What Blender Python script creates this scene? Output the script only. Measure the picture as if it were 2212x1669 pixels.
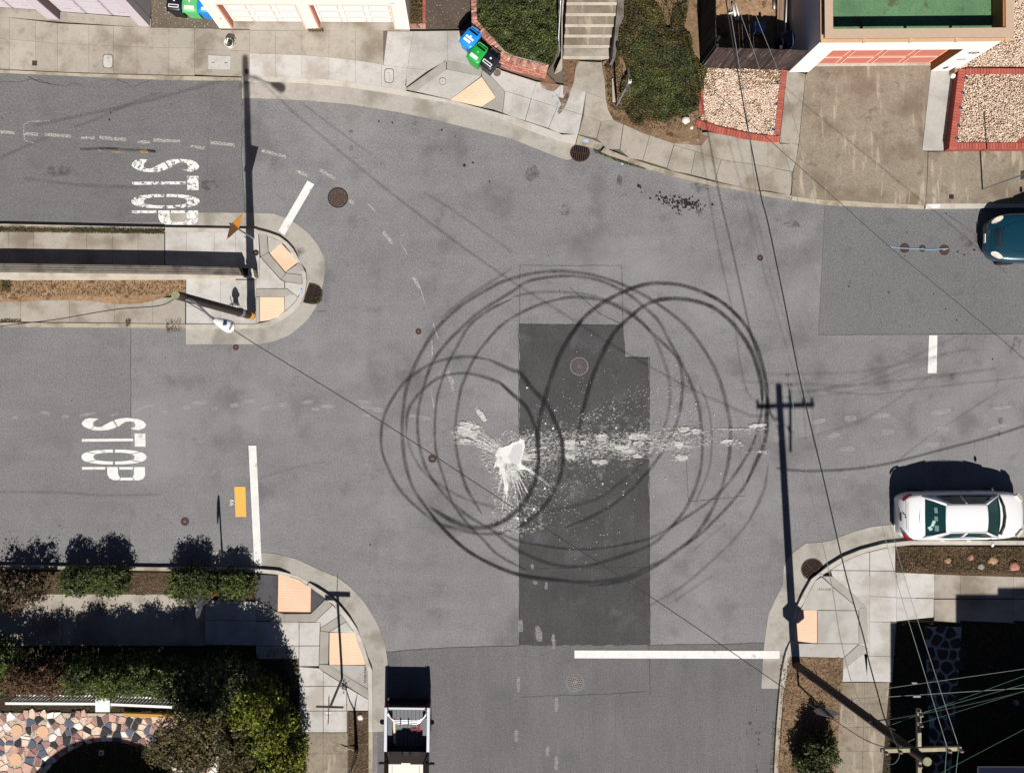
import bpy, bmesh, math, random
import numpy as np
from mathutils import Vector, Matrix
R=math.radians
random.seed(7); rng=np.random.default_rng(11)
for o in list(bpy.data.objects): bpy.data.objects.remove(o)
sc=bpy.context.scene; COL=sc.collection
# ------------------------------------------------------------------ camera, sky, sun, exposure
# plan units: 58.5 plan units = 1 m, the drone hangs 34 m above plan point (1014,812)
H=34.0; S=58.5; NX,NY=1014.0,812.0
cd=bpy.data.cameras.new('camera'); cam=bpy.data.objects.new('camera',cd); COL.objects.link(cam)
cam.location=(0,0,H); cam.rotation_euler=(0,0,0)
cd.sensor_width=36; cd.sensor_fit='HORIZONTAL'; cd.lens=36*H*S/2212
cd.shift_x=92/2212; cd.shift_y=-22.5/2212; cd.clip_start=.5; cd.clip_end=3000
sc.camera=cam
SUN_EL=45.5; SDX=0.058       # sun stands low in the plan (towards -y), a touch to +x
sdir=Vector((SDX,-1,0)).normalized()*math.cos(R(SUN_EL))+Vector((0,0,math.sin(R(SUN_EL))))
w=bpy.data.worlds.new('World'); sc.world=w; w.use_nodes=True
nt=w.node_tree; bg=nt.nodes['Background']; sky=nt.nodes.new('ShaderNodeTexSky'); sky.sky_type='NISHITA'
sky.sun_disc=False; sky.air_density=.32; sky.dust_density=.2; sky.ozone_density=1.5; sky.sun_elevation=R(SUN_EL); sky.sun_rotation=math.atan2(sdir.x,sdir.y)
nt.links.new(sky.outputs[0],bg.inputs[0]); bg.inputs[1].default_value=0.05
sd=bpy.data.lights.new('sun','SUN'); so=bpy.data.objects.new('sun',sd); COL.objects.link(so)
sd.energy=5.0; sd.angle=R(.53); sd.color=(1,.95,.88); so.rotation_euler=sdir.to_track_quat('Z','Y').to_euler(); so.location=(0,-30,40)
sc.view_settings.view_transform='Standard'; sc.view_settings.look='None'; sc.view_settings.exposure=0.72
sc.view_settings.gamma=1; sc.view_settings.use_curve_mapping=False
sc.render.engine='CYCLES'; sc.cycles.transparent_max_bounces=40; sc.cycles.max_bounces=5
sc.cycles.diffuse_bounces=2
KEXP=1.62                    # sunlit brightness of a surface of albedo 1 under this light
# ------------------------------------------------------------------ helpers
def M(x,y,z=0.0):
    k=(H-z)/H/S
    return Vector(((x-NX)*k,(NY-y)*k,z))
def T(k,j,x,y):
    return (553*k+x/4,414.75*j+y/4) if j<3 else (553*k+x/3.926,1244.2+y/3.926)
def TP(k,j,*a): return [T(k,j,a[i],a[i+1]) for i in range(0,len(a),2)]
def PP(*a): return [(a[i],a[i+1]) for i in range(0,len(a),2)]
def wm(o): return (wm(o.parent) if o.parent else Matrix.Identity(4))@o.matrix_basis
def empty(name,loc,rz=0,parent=None):
    o=bpy.data.objects.new(name,None); o.empty_display_size=.3; COL.objects.link(o); o.location=loc; o.rotation_euler=(0,0,rz)
    if parent: o.parent=parent
    return o
def tag(o,label=None,cat=None,group=None,kind=None):
    if label: o['label']=label
    if cat: o['category']=cat
    if group: o['group']=group
    if kind: o['kind']=kind
    return o
def obj(name,vf,mat,parent=None,local=False,smooth=False):
    v,f=vf[0],vf[1]
    me=bpy.data.meshes.new(name)
    if parent is not None and not local:
        inv=wm(parent).inverted(); v=[inv@Vector(p) for p in v]
    me.from_pydata([tuple(p) for p in v],[],f); 
    if len(vf)>2:
        uv=me.uv_layers.new(name='UVMap'); 
        flat=[c for face in f for i in face for c in vf[2][i]]
        uv.data.foreach_set('uv',flat)
    if mat: me.materials.append(mat)
    if smooth: me.polygons.foreach_set('use_smooth',[True]*len(f))
    me.update(); o=bpy.data.objects.new(name,me); COL.objects.link(o)
    if parent is not None: o.parent=parent
    return o
def struct(o): o['kind']='structure'; return o
def copy_tree(o,parent=None):
    c=o.copy(); COL.objects.link(c)
    if parent is not None: c.parent=parent
    for ch in list(o.children): copy_tree(ch,c)
    return c
def area(p): return sum(p[i][0]*p[(i+1)%len(p)][1]-p[(i+1)%len(p)][0]*p[i][1] for i in range(len(p)))/2
def shrink(px,d):
    n=len(px); s=1 if area(px)>0 else -1; out=[]
    for i in range(n):
        a=Vector(px[i-1]); b=Vector(px[i]); c=Vector(px[(i+1)%n])
        e1=(b-a); e2=(c-b)
        if e1.length<1e-6 or e2.length<1e-6: out.append((b.x,b.y)); continue
        e1.normalize(); e2.normalize()
        n1=Vector((-e1.y,e1.x))*s; n2=Vector((-e2.y,e2.x))*s; m=n1+n2
        if m.length<.2: out.append((b.x,b.y)); continue
        m=m/max(.35,(1+n1.dot(n2))); q=b+m*d; out.append((q.x,q.y))
    return out
def prism(px,z1,z0=None,zs=None):
    """plan polygon -> solid; top at z1 (or per-corner heights zs), sides down to z0"""
    px=list(px)
    if zs: zs=list(zs)
    if area([(x,-y) for x,y in px])<0:
        px=px[::-1]; zs=zs[::-1] if zs else None
    n=len(px); top=[M(x,y,(zs[i] if zs else z1)) for i,(x,y) in enumerate(px)]
    if z0 is None: return top,[list(range(n))]
    bot=[Vector((p.x,p.y,z0)) for p in top]
    f=[list(range(n))]+[[i,i+n,(i+1)%n+n,(i+1)%n] for i in range(n)]
    return top+bot,f
class MB:
    def __init__(s): s.v=[]; s.f=[]
    def add(s,v,f): b=len(s.v); s.v+=[Vector(p) for p in v]; s.f+=[[i+b for i in q] for q in f]; return s
    def box(s,c,d,rot=None):
        hx,hy,hz=d[0]/2,d[1]/2,d[2]/2; c=Vector(c)
        v=[Vector((x,y,z)) for x in(-hx,hx) for y in(-hy,hy) for z in(-hz,hz)]
        if rot is not None: v=[rot@p for p in v]
        return s.add([p+c for p in v],[[0,1,3,2],[4,6,7,5],[0,4,5,1],[2,3,7,6],[0,2,6,4],[1,5,7,3]])
    def b2(s,x0,x1,y0,y1,z0,z1): return s.box(((x0+x1)/2,(y0+y1)/2,(z0+z1)/2),(abs(x1-x0),abs(y1-y0),abs(z1-z0)))
    def tube(s,path,r,n=8,cap=True):
        path=[Vector(p) for p in path]; m=len(path); rr=r if isinstance(r,(list,tuple)) else [r]*m
        rings=[]; up=None
        for i,p in enumerate(path):
            d=(path[min(i+1,m-1)]-path[max(i-1,0)]).normalized()
            if up is None: up=Vector((0,0,1)) if abs(d.z)<.9 else Vector((0,1,0))
            a=d.cross(up).normalized(); b=a.cross(d).normalized(); up=b
            rings.append([p+(a*math.cos(2*math.pi*k/n)+b*math.sin(2*math.pi*k/n))*rr[i] for k in range(n)])
        v=[q for ring in rings for q in ring]; f=[]
        for i in range(m-1):
            for k in range(n): f.append([i*n+k,i*n+(k+1)%n,(i+1)*n+(k+1)%n,(i+1)*n+k])
        if cap: f+= [list(range(n))[::-1],[ (m-1)*n+k for k in range(n)]]
        return s.add(v,f)
    def lathe(s,c,prof,n=20,axis='Z'):
        c=Vector(c); v=[]; f=[]
        for r,z in prof:
            for k in range(n):
                a=2*math.pi*k/n
                p=(r*math.cos(a),r*math.sin(a),z)
                if axis=='X': p=(z,r*math.cos(a),r*math.sin(a))
                if axis=='Y': p=(r*math.sin(a),z,r*math.cos(a))
                v.append(c+Vector(p))
        m=len(prof)
        for i in range(m-1):
            for k in range(n): f.append([i*n+k,i*n+(k+1)%n,(i+1)*n+(k+1)%n,(i+1)*n+k])
        f+=[list(range(n))[::-1],[(m-1)*n+k for k in range(n)]]
        return s.add(v,f)
    def build(s,name,mat,parent=None,local=False,smooth=False): return obj(name,(s.v,s.f),mat,parent,local,smooth)
def spline(pts,per=6,closed=False):
    pts=[Vector((p[0],p[1],p[2] if len(p)>2 else 0)) for p in pts]; n=len(pts); out=[]
    g=lambda i: pts[i%n] if closed else pts[max(0,min(n-1,i))]
    for i in range(n if closed else n-1):
        p0,p1,p2,p3=g(i-1),g(i),g(i+1),g(i+2)
        for k in range(per):
            t=k/per
            out.append(.5*((2*p1)+(p2-p0)*t+(2*p0-5*p1+4*p2-p3)*t*t+(3*p1-p0-3*p2+p3)*t**3))
    out.append(pts[0].copy() if closed else pts[-1].copy())
    return [tuple(p) for p in out]
def resample(poly,n):
    P=[Vector((p[0],p[1])) for p in poly]; L=[0]
    for i in range(1,len(P)): L.append(L[-1]+(P[i]-P[i-1]).length)
    out=[]
    for k in range(n):
        d=L[-1]*k/(n-1); i=1
        while i<len(P)-1 and L[i]<d: i+=1
        t=(d-L[i-1])/max(1e-9,L[i]-L[i-1]); q=P[i-1].lerp(P[i],t); out.append((q.x,q.y))
    return out
def yat(line,x):
    for (a,b),(c,d) in zip(line,line[1:]):
        if (a<=x<=c) or (c<=x<=a): return b+(d-b)*(x-a)/(c-a) if c!=a else b
    return line[0][1] if abs(x-line[0][0])<abs(x-line[-1][0]) else line[-1][1]
def ribbon(px,wd,z,uvw=True):
    """flat strip along a plan path, width in plan units (number or list)"""
    P=[Vector((p[0],p[1])) for p in px]; n=len(P); v=[];uv=[];f=[]; L=0
    for i,p in enumerate(P):
        d=(P[min(i+1,n-1)]-P[max(i-1,0)]).normalized(); q=Vector((-d.y,d.x)); ww=wd[i] if isinstance(wd,list) else wd
        if i: L+=(P[i]-P[i-1]).length/S
        a=p+q*ww/2; b=p-q*ww/2; v+=[M(a.x,a.y,z),M(b.x,b.y,z)]; uv+=[(L,0),(L,1)]
        if i: f.append([2*i-2,2*i,2*i+1,2*i-1])
    return v,f,uv
def strip(outer,inner,ztop,z0,n=40,nosides=False):
    a=resample(outer,n); b=resample(inner,n); zt=(lambda t:ztop) if not callable(ztop) else ztop
    v=[];f=[]
    for i in range(n):
        z=zt(i/(n-1)); A=M(*a[i],z); B=M(*b[i],z); v+=[A,B,Vector((A.x,A.y,z0)),Vector((B.x,B.y,z0))]
    for i in range(n-1):
        o=4*i; f+=[[o,o+4,o+5,o+1],[o,o+2,o+6,o+4],[o+1,o+5,o+7,o+3]]
    f+=[[0,1,3,2],[4*n-4,4*n-2,4*n-1,4*n-3]]
    return v,f
def inpoly(px,x,y):
    c=False; n=len(px)
    for i in range(n):
        x1,y1=px[i]; x2,y2=px[(i+1)%n]
        if (y1>y)!=(y2>y) and x<(x2-x1)*(y-y1)/(y2-y1)+x1: c=not c
    return c
def sample(px,n):
    a=np.array(px); lo=a.min(0); hi=a.max(0); out=np.zeros((0,2))
    while len(out)<n:
        q=lo+rng.random((2*n,2))*(hi-lo); c=np.zeros(len(q),bool); m=len(px)
        for i in range(m):
            x1,y1=px[i]; x2,y2=px[(i+1)%m]
            if y1==y2: continue
            c^=((y1>q[:,1])!=(y2>q[:,1]))&(q[:,0]<(x2-x1)*(q[:,1]-y1)/(y2-y1)+x1)
        out=np.vstack([out,q[c]])
        if not len(out): break
    return out[:n]
def Mn(p,z):
    k=(H-z)/H/S
    return np.stack([(p[:,0]-NX)*k,(NY-p[:,1])*k,z],1)
def vnoise(x,y,s,seed=0):
    """cheap smooth noise for numpy"""
    r=np.random.default_rng(seed); g=r.random((64,64)); u=x*s; v=y*s
    i=np.floor(u).astype(int); j=np.floor(v).astype(int); fu=u-i; fv=v-j; fu=fu*fu*(3-2*fu); fv=fv*fv*(3-2*fv)
    a=g[i%64,j%64]; b=g[(i+1)%64,j%64]; c=g[i%64,(j+1)%64]; d=g[(i+1)%64,(j+1)%64]
    return (a*(1-fu)+b*fu)*(1-fv)+(c*(1-fu)+d*fu)*fv
def bulk(name,verts,nper,faces_t,mat,parent=None,rnd=None):
    """numpy mesh: N elements of nper verts each, faces template"""
    N=len(verts)//nper; ft=np.array(faces_t); fl=ft.shape[1]
    idx=(ft[None,:,:]+(np.arange(N)*nper)[:,None,None]).reshape(-1)
    if parent is not None:
        inv=np.array(wm(parent).inverted()); verts=verts@inv[:3,:3].T+inv[:3,3]
    me=bpy.data.meshes.new(name); me.vertices.add(len(verts)); me.vertices.foreach_set('co',verts.astype(np.float32).ravel())
    nf=N*len(ft); me.loops.add(len(idx)); me.loops.foreach_set('vertex_index',idx.astype(np.int32))
    me.polygons.add(nf); me.polygons.foreach_set('loop_start',(np.arange(nf)*fl).astype(np.int32)); me.polygons.foreach_set('loop_total',np.full(nf,fl,np.int32))
    me.update(calc_edges=True)
    at=me.attributes.new('rnd','FLOAT','FACE'); r=rng.random(N) if rnd is None else rnd
    at.data.foreach_set('value',np.repeat(r,len(ft)).astype(np.float32))
    if mat: me.materials.append(mat)
    o=bpy.data.objects.new(name,me); COL.objects.link(o)
    if parent is not None: o.parent=parent
    return o
def leaves(name,P,size,mat,parent=None,flat=.6,aspect=.55):
    """P: Nx3 leaf centres"""
    N=len(P); nrm=rng.normal(size=(N,3)); nrm/=np.linalg.norm(nrm,axis=1)[:,None]; nrm[:,2]=np.abs(nrm[:,2])+flat; nrm/=np.linalg.norm(nrm,axis=1)[:,None]
    t=rng.normal(size=(N,3)); a=np.cross(nrm,t); a/=np.linalg.norm(a,axis=1)[:,None]; b=np.cross(nrm,a)
    s=(size*(.6+.8*rng.random(N)))[:,None]
    v=np.stack([P-a*s*.5,P+b*s*.5*aspect,P+a*s*.5,P-b*s*.5*aspect],1).reshape(-1,3)
    return bulk(name,v,4,[[0,1,2,3]],mat,parent)
def stones(name,P,size,mat,parent=None,flat=.6):
    ph=(1+5**.5)/2; V=np.array([(-1,ph,0),(1,ph,0),(-1,-ph,0),(1,-ph,0),(0,-1,ph),(0,1,ph),(0,-1,-ph),(0,1,-ph),(ph,0,-1),(ph,0,1),(-ph,0,-1),(-ph,0,1)])/1.9
    F=[(0,11,5),(0,5,1),(0,1,7),(0,7,10),(0,10,11),(1,5,9),(5,11,4),(11,10,2),(10,7,6),(7,1,8),(3,9,4),(3,4,2),(3,2,6),(3,6,8),(3,8,9),(4,9,5),(2,4,11),(6,2,10),(8,6,7),(9,8,1)]
    N=len(P); s=size*(.55+.9*rng.random(N)); sx=s*(.7+.7*rng.random(N)); sy=s*(.6+.5*rng.random(N)); sz=s*flat
    a=rng.random(N)*6.28; ca,sa=np.cos(a),np.sin(a)
    x=V[None,:,0]*sx[:,None]/2; y=V[None,:,1]*sy[:,None]/2; z=V[None,:,2]*sz[:,None]/2
    v=np.stack([x*ca[:,None]-y*sa[:,None],x*sa[:,None]+y*ca[:,None],z],2)+P[:,None,:]
    return bulk(name,v.reshape(-1,3),12,F,mat,parent)
# ------------------------------------------------------------------ materials
def lin(c): c/=255; return c/12.92 if c<=.04045 else ((c+.055)/1.055)**2.4
def A(r,g,b,m=1.0):  # albedo that shows as this colour in full sun
    return tuple(min(.85,lin(v)/KEXP*m) for v in (r,g,b))
MATS={}
class NM:
    def __init__(s,name,col,rough=.9,spec=.3,metal=0.0,coat=0.0):
        s.m=bpy.data.materials.new(name); s.m.use_nodes=True; s.nt=s.m.node_tree; s.b=s.nt.nodes['Principled BSDF']
        s.b.inputs['Roughness'].default_value=rough; s.b.inputs['Specular IOR Level'].default_value=spec; s.b.inputs['Metallic'].default_value=metal
        s.b.inputs['Coat Weight'].default_value=coat; s.b.inputs['Coat Roughness'].default_value=.04
        g=s.nt.nodes.new('ShaderNodeNewGeometry'); s.pos=g.outputs['Position']
        c=s.nt.nodes.new('ShaderNodeRGB'); c.outputs[0].default_value=(*col,1); s.c=c.outputs[0]; s.bump=None
    def n(s,t,**k):
        x=s.nt.nodes.new(t)
        for a,b in k.items(): setattr(x,a,b)
        return x
    def noise(s,scale,detail=3,stretch=None,rough=.55,off=0):
        t=s.n('ShaderNodeTexNoise'); t.inputs['Scale'].default_value=scale; t.inputs['Detail'].default_value=detail; t.inputs['Roughness'].default_value=rough
        mp=s.n('ShaderNodeMapping'); mp.inputs['Scale'].default_value=stretch or (1,1,1); mp.inputs['Location'].default_value=(off,off*.7,off*.3)
        s.nt.links.new(s.pos,mp.inputs[0]); s.nt.links.new(mp.outputs[0],t.inputs[0]); return t.outputs[0]
    def rng(s,v,a,b,lo,hi,smooth=False):
        r=s.n('ShaderNodeMapRange'); r.interpolation_type='SMOOTHSTEP' if smooth else 'LINEAR'
        s.nt.links.new(v,r.inputs[0]); 
        for i,x in zip((1,2,3,4),(a,b,lo,hi)): r.inputs[i].default_value=x
        return r.outputs[0]
    def mul(s,v):
        m=s.n('ShaderNodeVectorMath',operation='SCALE'); s.nt.links.new(s.c,m.inputs[0]); s.nt.links.new(v,m.inputs['Scale']); s.c=m.outputs[0]; return s
    def layer(s,scale,lo,hi,detail=3,a=.3,b=.7,stretch=None,off=0): return s.mul(s.rng(s.noise(scale,detail,stretch,off=off),a,b,lo,hi))
    def tint(s,col,fac):
        m=s.n('ShaderNodeMix',data_type='RGBA'); s.nt.links.new(fac,m.inputs[0]); s.nt.links.new(s.c,m.inputs[6]); m.inputs[7].default_value=(*col,1); s.c=m.outputs[2]; return s
    def stain(s,scale,col,amt,a=.5,b=.65,detail=4,stretch=None,off=3.3): return s.tint(col,s.rng(s.noise(scale,detail,stretch,off=off),a,b,0,amt,True))
    def rand(s,amt,lo=None):
        o=s.n('ShaderNodeObjectInfo'); return s.mul(s.rng(o.outputs['Random'],0,1,1-amt,1+amt))
    def bmp(s,scale,strength=.3,dist=.01,detail=4,stretch=None):
        bn=s.n('ShaderNodeBump'); bn.inputs['Strength'].default_value=strength; bn.inputs['Distance'].default_value=dist
        s.nt.links.new(s.noise(scale,detail,stretch),bn.inputs['Height']); s.nt.links.new(bn.outputs[0],s.b.inputs['Normal']); return s
    def done(s):
        s.nt.links.new(s.c,s.b.inputs['Base Color']); MATS[s.m.name]=s.m; return s.m
def plain(name,col,rough=.6,spec=.4,metal=0,coat=0,var=.06):
    return NM(name,col,rough,spec,metal,coat).layer(9,1-var,1+var).rand(var*.5).done()
def ramp_attr(nm,cols):
    at=nm.n('ShaderNodeAttribute'); at.attribute_name='rnd'; r=nm.n('ShaderNodeValToRGB'); nm.nt.links.new(at.outputs['Fac'],r.inputs[0])
    e=r.color_ramp.elements; r.color_ramp.interpolation='LINEAR'
    for i,c in enumerate(cols):
        x=e[i] if i<2 else e.new(1.0)
        x.position=i/(len(cols)-1); x.color=(*c,1)
    nm.c=r.outputs[0]; return nm
asphalt=NM('asphalt',A(131,130,132),.92,.25).layer(.35,.92,1.08,3).layer(1.2,.95,1.05,4,stretch=(.16,1.5,1)).layer(2.2,.94,1.06,4).layer(13,.86,1.14,2).layer(30,.62,1.38,3,.3,.7).layer(85,.75,1.25,2).stain(.6,A(92,91,94),.5,.52,.72,off=9).stain(.28,A(160,158,158),.35,.5,.7,5,off=41).stain(1.7,A(100,97,98),.35,.58,.72,5,off=55).stain(7,A(60,58,60),.4,.74,.78,2,off=21).bmp(60,.45,.012).done()
asphalt2=NM('asphalt_dark',A(111,110,112),.92,.25).layer(.4,.92,1.08,3).layer(1.4,.93,1.07,4,stretch=(1.6,.25,1)).layer(13,.86,1.14,2).layer(30,.62,1.38,3).layer(85,.75,1.25,2).stain(.8,A(90,89,92),.3,.56,.72,off=5).bmp(60,.45,.012).done()
asphalt3=NM('asphalt_patch',A(75,75,76),.92,.25).layer(.6,.84,1.16,4).stain(1.4,A(100,99,102),.5,.52,.72,5,off=6).layer(2.2,.93,1.07,4,stretch=(1.5,.3,1)).layer(13,.86,1.14,2).layer(30,.62,1.38,3).layer(90,.75,1.25,2).bmp(60,.45,.012).done()
asphaltW=NM('asphalt_west',A(114,114,115),.92,.25).layer(.4,.92,1.08,3).layer(3,.95,1.05,4,stretch=(.3,1.6,1)).layer(13,.86,1.14,2).layer(30,.62,1.38,3).layer(85,.75,1.25,2).stain(.9,A(98,98,102),.4,.54,.72,off=17).bmp(60,.45,.012).done()
asphaltM=NM('asphalt_west_lower',A(127,126,128),.92,.25).layer(.4,.92,1.08,3).layer(1.5,.95,1.05,4,stretch=(.2,1.6,1)).layer(13,.86,1.14,2).layer(30,.62,1.38,3).layer(85,.75,1.25,2).stain(.8,A(106,106,110),.4,.54,.72,off=27).bmp(60,.45,.012).done()
asphaltL=NM('asphalt_right',A(116,116,118),.92,.25).layer(.4,.93,1.07,3).layer(13,.86,1.14,2).layer(30,.62,1.38,3).layer(85,.75,1.25,2).stain(1.2,A(92,91,95),.35,.58,.7,off=14).bmp(60,.45,.012).done()
def concrete(name,c,c2,amt=.5,rnd=.06,sc2=1.1,off=3.3,fine=.1):
    return NM(name,A(*c),.9,.25).layer(.5,.94,1.06).layer(5,.95,1.05,4).layer(30,1-fine,1+fine,3).stain(sc2,A(*c2),amt,.45,.68,5,off=off).stain(sc2*3.1,A(*c2),amt*.5,.55,.72,4,off=off+7).rand(rnd).bmp(40,.2,.006).done()
con_new=concrete('concrete_new',(200,198,195),(166,158,147),.7,.05)
con_gray=concrete('concrete_ramp',(188,186,181),(160,154,146),.6,.03)
con_rib=concrete('concrete_ribbed',(170,166,159),(146,140,132),.5,.03)
con_old=concrete('concrete_old',(174,167,156),(132,120,106),.85,.06,.8,fine=.15)
con_drive=NM('concrete_driveway',A(148,137,122),.9,.25).layer(.5,.92,1.08).layer(5,.93,1.07,4).layer(26,.74,1.26,3).stain(.8,A(124,110,94),.9,.45,.66,5,off=1.7).stain(2.2,A(196,184,164),.6,.56,.7,4,stretch=(1.6,.28,1),off=12).stain(3,A(112,100,88),.6,.58,.7,4,off=9).rand(.03).bmp(40,.2,.006).done()
con_gut=concrete('concrete_gutter',(176,171,163),(138,132,123),.8,.02,.9)
con_kerb=concrete('concrete_kerb',(198,193,184),(160,150,136),.5,.04,2.0)
con_kerbo=concrete('concrete_kerb_old',(182,172,155),(128,116,98),.7,.08,2.0)
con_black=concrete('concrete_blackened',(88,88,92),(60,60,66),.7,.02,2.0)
con_wall=concrete('concrete_wall',(128,120,112),(84,78,74),.9,.03,1.6)
con_ledge=concrete('concrete_ledge',(206,198,184),(150,138,122),.5,.03,1.2)
joint=plain('joint_dirt',A(108,100,90),.95,.1)
aggr=NM('exposed_aggregate',A(112,101,88),.9,.25).layer(1.2,.85,1.15).layer(20,.75,1.25).stain(17,A(215,200,180),.9,.63,.68,2,off=4).stain(28,A(190,180,165),.7,.66,.7,2,off=8).bmp(20,.6,.012).done()
dirt=NM('dirt',A(136,112,88),.97,.1).layer(.7,.8,1.2,4).layer(6,.8,1.2,5).layer(30,.8,1.2,3).stain(3,A(80,62,46),.8,.55,.7,5).bmp(9,.8,.05).done()
dirt_tan=NM('dirt_tan',A(164,134,106),.97,.1).layer(.9,.85,1.12,4).layer(7,.82,1.18,5).layer(30,.85,1.15,3).stain(3,A(96,72,50),.8,.56,.68,5).bmp(9,.8,.05).done()
dirt_dark=NM('dirt_dark',A(92,76,60),.97,.1).layer(1,.75,1.25,4).layer(7,.7,1.3,5).layer(30,.7,1.3,3).bmp(12,.9,.05).done()
soilm=NM('soil',A(66,56,44),.97,.1).layer(7,.7,1.3,5).bmp(12,.9,.05).done()
tact=NM('tactile_yellow',A(250,208,178),.8,.3).layer(.8,.93,1.05).layer(20,.93,1.07).rand(.02)
wv=tact.n('ShaderNodeTexWave'); wv.inputs['Scale'].default_value=5.2; wv.inputs['Distortion'].default_value=0; wv.bands_direction='Y'; tact.nt.links.new(tact.pos,wv.inputs[0])
bn=tact.n('ShaderNodeBump'); bn.inputs['Strength'].default_value=.35; bn.inputs['Distance'].default_value=.008; tact.nt.links.new(wv.outputs[1],bn.inputs['Height']); tact.nt.links.new(bn.outputs[0],tact.b.inputs['Normal']); tact.mul(tact.rng(wv.outputs[1],0,1,.94,1.03)); tact=tact.done()
def worn(name,col,wear_scale,a,b,stretch=None,rough=.8,fine=True):
    """paint that has worn through to the asphalt: transparency by noise"""
    q=NM(name,col,rough,.3).layer(8,.93,1.04).layer(30,.92,1.05)
    f=q.rng(q.noise(wear_scale,6,stretch,.75),a,b,0,1)
    if fine:
        f2=q.rng(q.noise(wear_scale*5,3,stretch,.7),.3,.6,.55,1); mm=q.n('ShaderNodeMath',operation='MULTIPLY'); q.nt.links.new(f,mm.inputs[0]); q.nt.links.new(f2,mm.inputs[1]); f=mm.outputs[0]
    q.nt.links.new(f,q.b.inputs['Alpha']); return q.done()
WHITE=A(236,236,234)
paint=NM('road_paint_white',WHITE,.7,.35).layer(1.5,.93,1.05).layer(14,.93,1.04).stain(5,A(205,203,200),.6,.55,.75,off=2).stain(3,A(150,148,146),.55,.6,.72,5,off=8).done()
paint_worn=worn('road_paint_worn',WHITE,6,.43,.475,(1,1,1),.8,False)
paint_faint=worn('road_paint_faint',A(206,203,196),9,.40,.58,(1,3,1))
paint_smear=worn('road_paint_smeared',A(232,232,228),6,.40,.54,(.6,5,1))
paint_ghost=worn('road_paint_ghost',A(192,191,189),5,.34,.72,(.5,4,1))
paint_mist=worn('road_paint_mist',A(214,214,210),11,.5,.66)
paint_veil=worn('road_paint_veil',A(176,176,174),4,.5,.85)
paint_or=NM('road_paint_orange',A(250,184,88),.75,.3).layer(2,.96,1.03).layer(20,.96,1.03).done()
splash=NM('spilled_paint_white',A(232,233,230),.45,.4).layer(1.2,.95,1.03).layer(9,.96,1.03).done()
def skid(name,amt,col=(30,30,34)):
    q=NM(name,A(*col),.85,.3)
    tc=q.n('ShaderNodeUVMap'); sp=q.n('ShaderNodeSeparateXYZ'); q.nt.links.new(tc.outputs[0],sp.inputs[0])
    a=q.n('ShaderNodeMath',operation='SUBTRACT'); a.inputs[1].default_value=.5; q.nt.links.new(sp.outputs[1],a.inputs[0])
    b=q.n('ShaderNodeMath',operation='ABSOLUTE'); q.nt.links.new(a.outputs[0],b.inputs[0])
    e=q.rng(b.outputs[0],.06,.5,1,0,True)
    n1=q.rng(q.noise(1.6,3),.3,.7,.5,1.1); n2=q.rng(q.noise(30,3),.3,.7,.35,1.35)
    m1=q.n('ShaderNodeMath',operation='MULTIPLY'); m2=q.n('ShaderNodeMath',operation='MULTIPLY'); m3=q.n('ShaderNodeMath',operation='MULTIPLY'); m3.use_clamp=True
    q.nt.links.new(e,m1.inputs[0]); q.nt.links.new(n1,m1.inputs[1]); q.nt.links.new(m1.outputs[0],m2.inputs[0]); q.nt.links.new(n2,m2.inputs[1]); q.nt.links.new(m2.outputs[0],m3.inputs[0]); m3.inputs[1].default_value=amt
    q.nt.links.new(m3.outputs[0],q.b.inputs['Alpha']); return q.done()
sk1=skid('tyre_rubber_strong',.84); sk2=skid('tyre_rubber',.52); sk3=skid('tyre_rubber_faint',.30); sk4=skid('wire_shadow_faint',.17); crackm=skid('crack',.75,(42,40,40)); crackf=skid('crack_faint',.4,(50,48,48))
smear=skid('paint_smear',.55,(214,214,212)); smear2=skid('paint_smear_faint',.3,(205,205,203))
iron=NM('cast_iron_rusty',A(72,52,47),.75,.4,.2).layer(14,.7,1.3).stain(9,A(110,78,60),.7,.5,.7).done()
ironD=NM('cast_iron_dark',A(52,40,38),.8,.3,.2).layer(14,.7,1.3).done()
ironG=NM('cast_iron_grey',A(98,94,95),.7,.4,.2).layer(14,.75,1.25).stain(9,A(96,76,66),.7,.5,.7).done()
black=plain('black_void',(.004,.004,.004),.95,.05)
brickA=NM('brick_red',A(184,100,86),.9,.2).layer(20,.85,1.15).rand(.16).done()
brickB=NM('brick_mottled',A(196,140,122),.9,.2).layer(9,.7,1.25).stain(6,A(120,84,76),.7,.5,.6).stain(7,A(235,215,200),.7,.58,.68,off=11).rand(.38).done()
mortar=plain('mortar',A(196,178,164),.95,.1)
mortarR=plain('mortar_red',A(150,84,72),.95,.1)
wood=NM('wood_dark',A(62,50,50),.85,.25).layer(3,.5,1.6,4,stretch=(6,6,.4)).layer(20,.85,1.15,stretch=(3,3,.3)).stain(4,A(170,150,140),.8,.62,.7,3,stretch=(8,8,.25)).rand(.6).done()
woodM=NM('wood_mossy',A(52,52,40),.85,.25).layer(3,.5,1.6,4,stretch=(6,6,.4)).stain(3,A(110,122,84),.8,.6,.7,3,stretch=(8,8,.25)).rand(.6).done()
woodL=NM('wood_weathered',A(148,124,106),.85,.25).layer(4,.75,1.25,4,stretch=(8,.3,1)).rand(.2).done()
polew=NM('pole_wood',A(66,54,46),.85,.25).layer(4,.75,1.3,4,stretch=(8,8,.5)).layer(30,.85,1.15).done()
polet=NM('pole_end_grain',A(150,150,120),.9,.2).layer(12,.75,1.2).done()
woodX=NM('crossarm_wood',A(176,168,140),.85,.25).layer(6,.75,1.2).done()
wh_wall=plain('stucco_white',A(250,243,238),.9,.2,var=.02)
pe_wall=NM('stucco_peach',A(252,236,226),.9,.2).layer(.8,.98,1.02).layer(40,.96,1.03).done()
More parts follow.
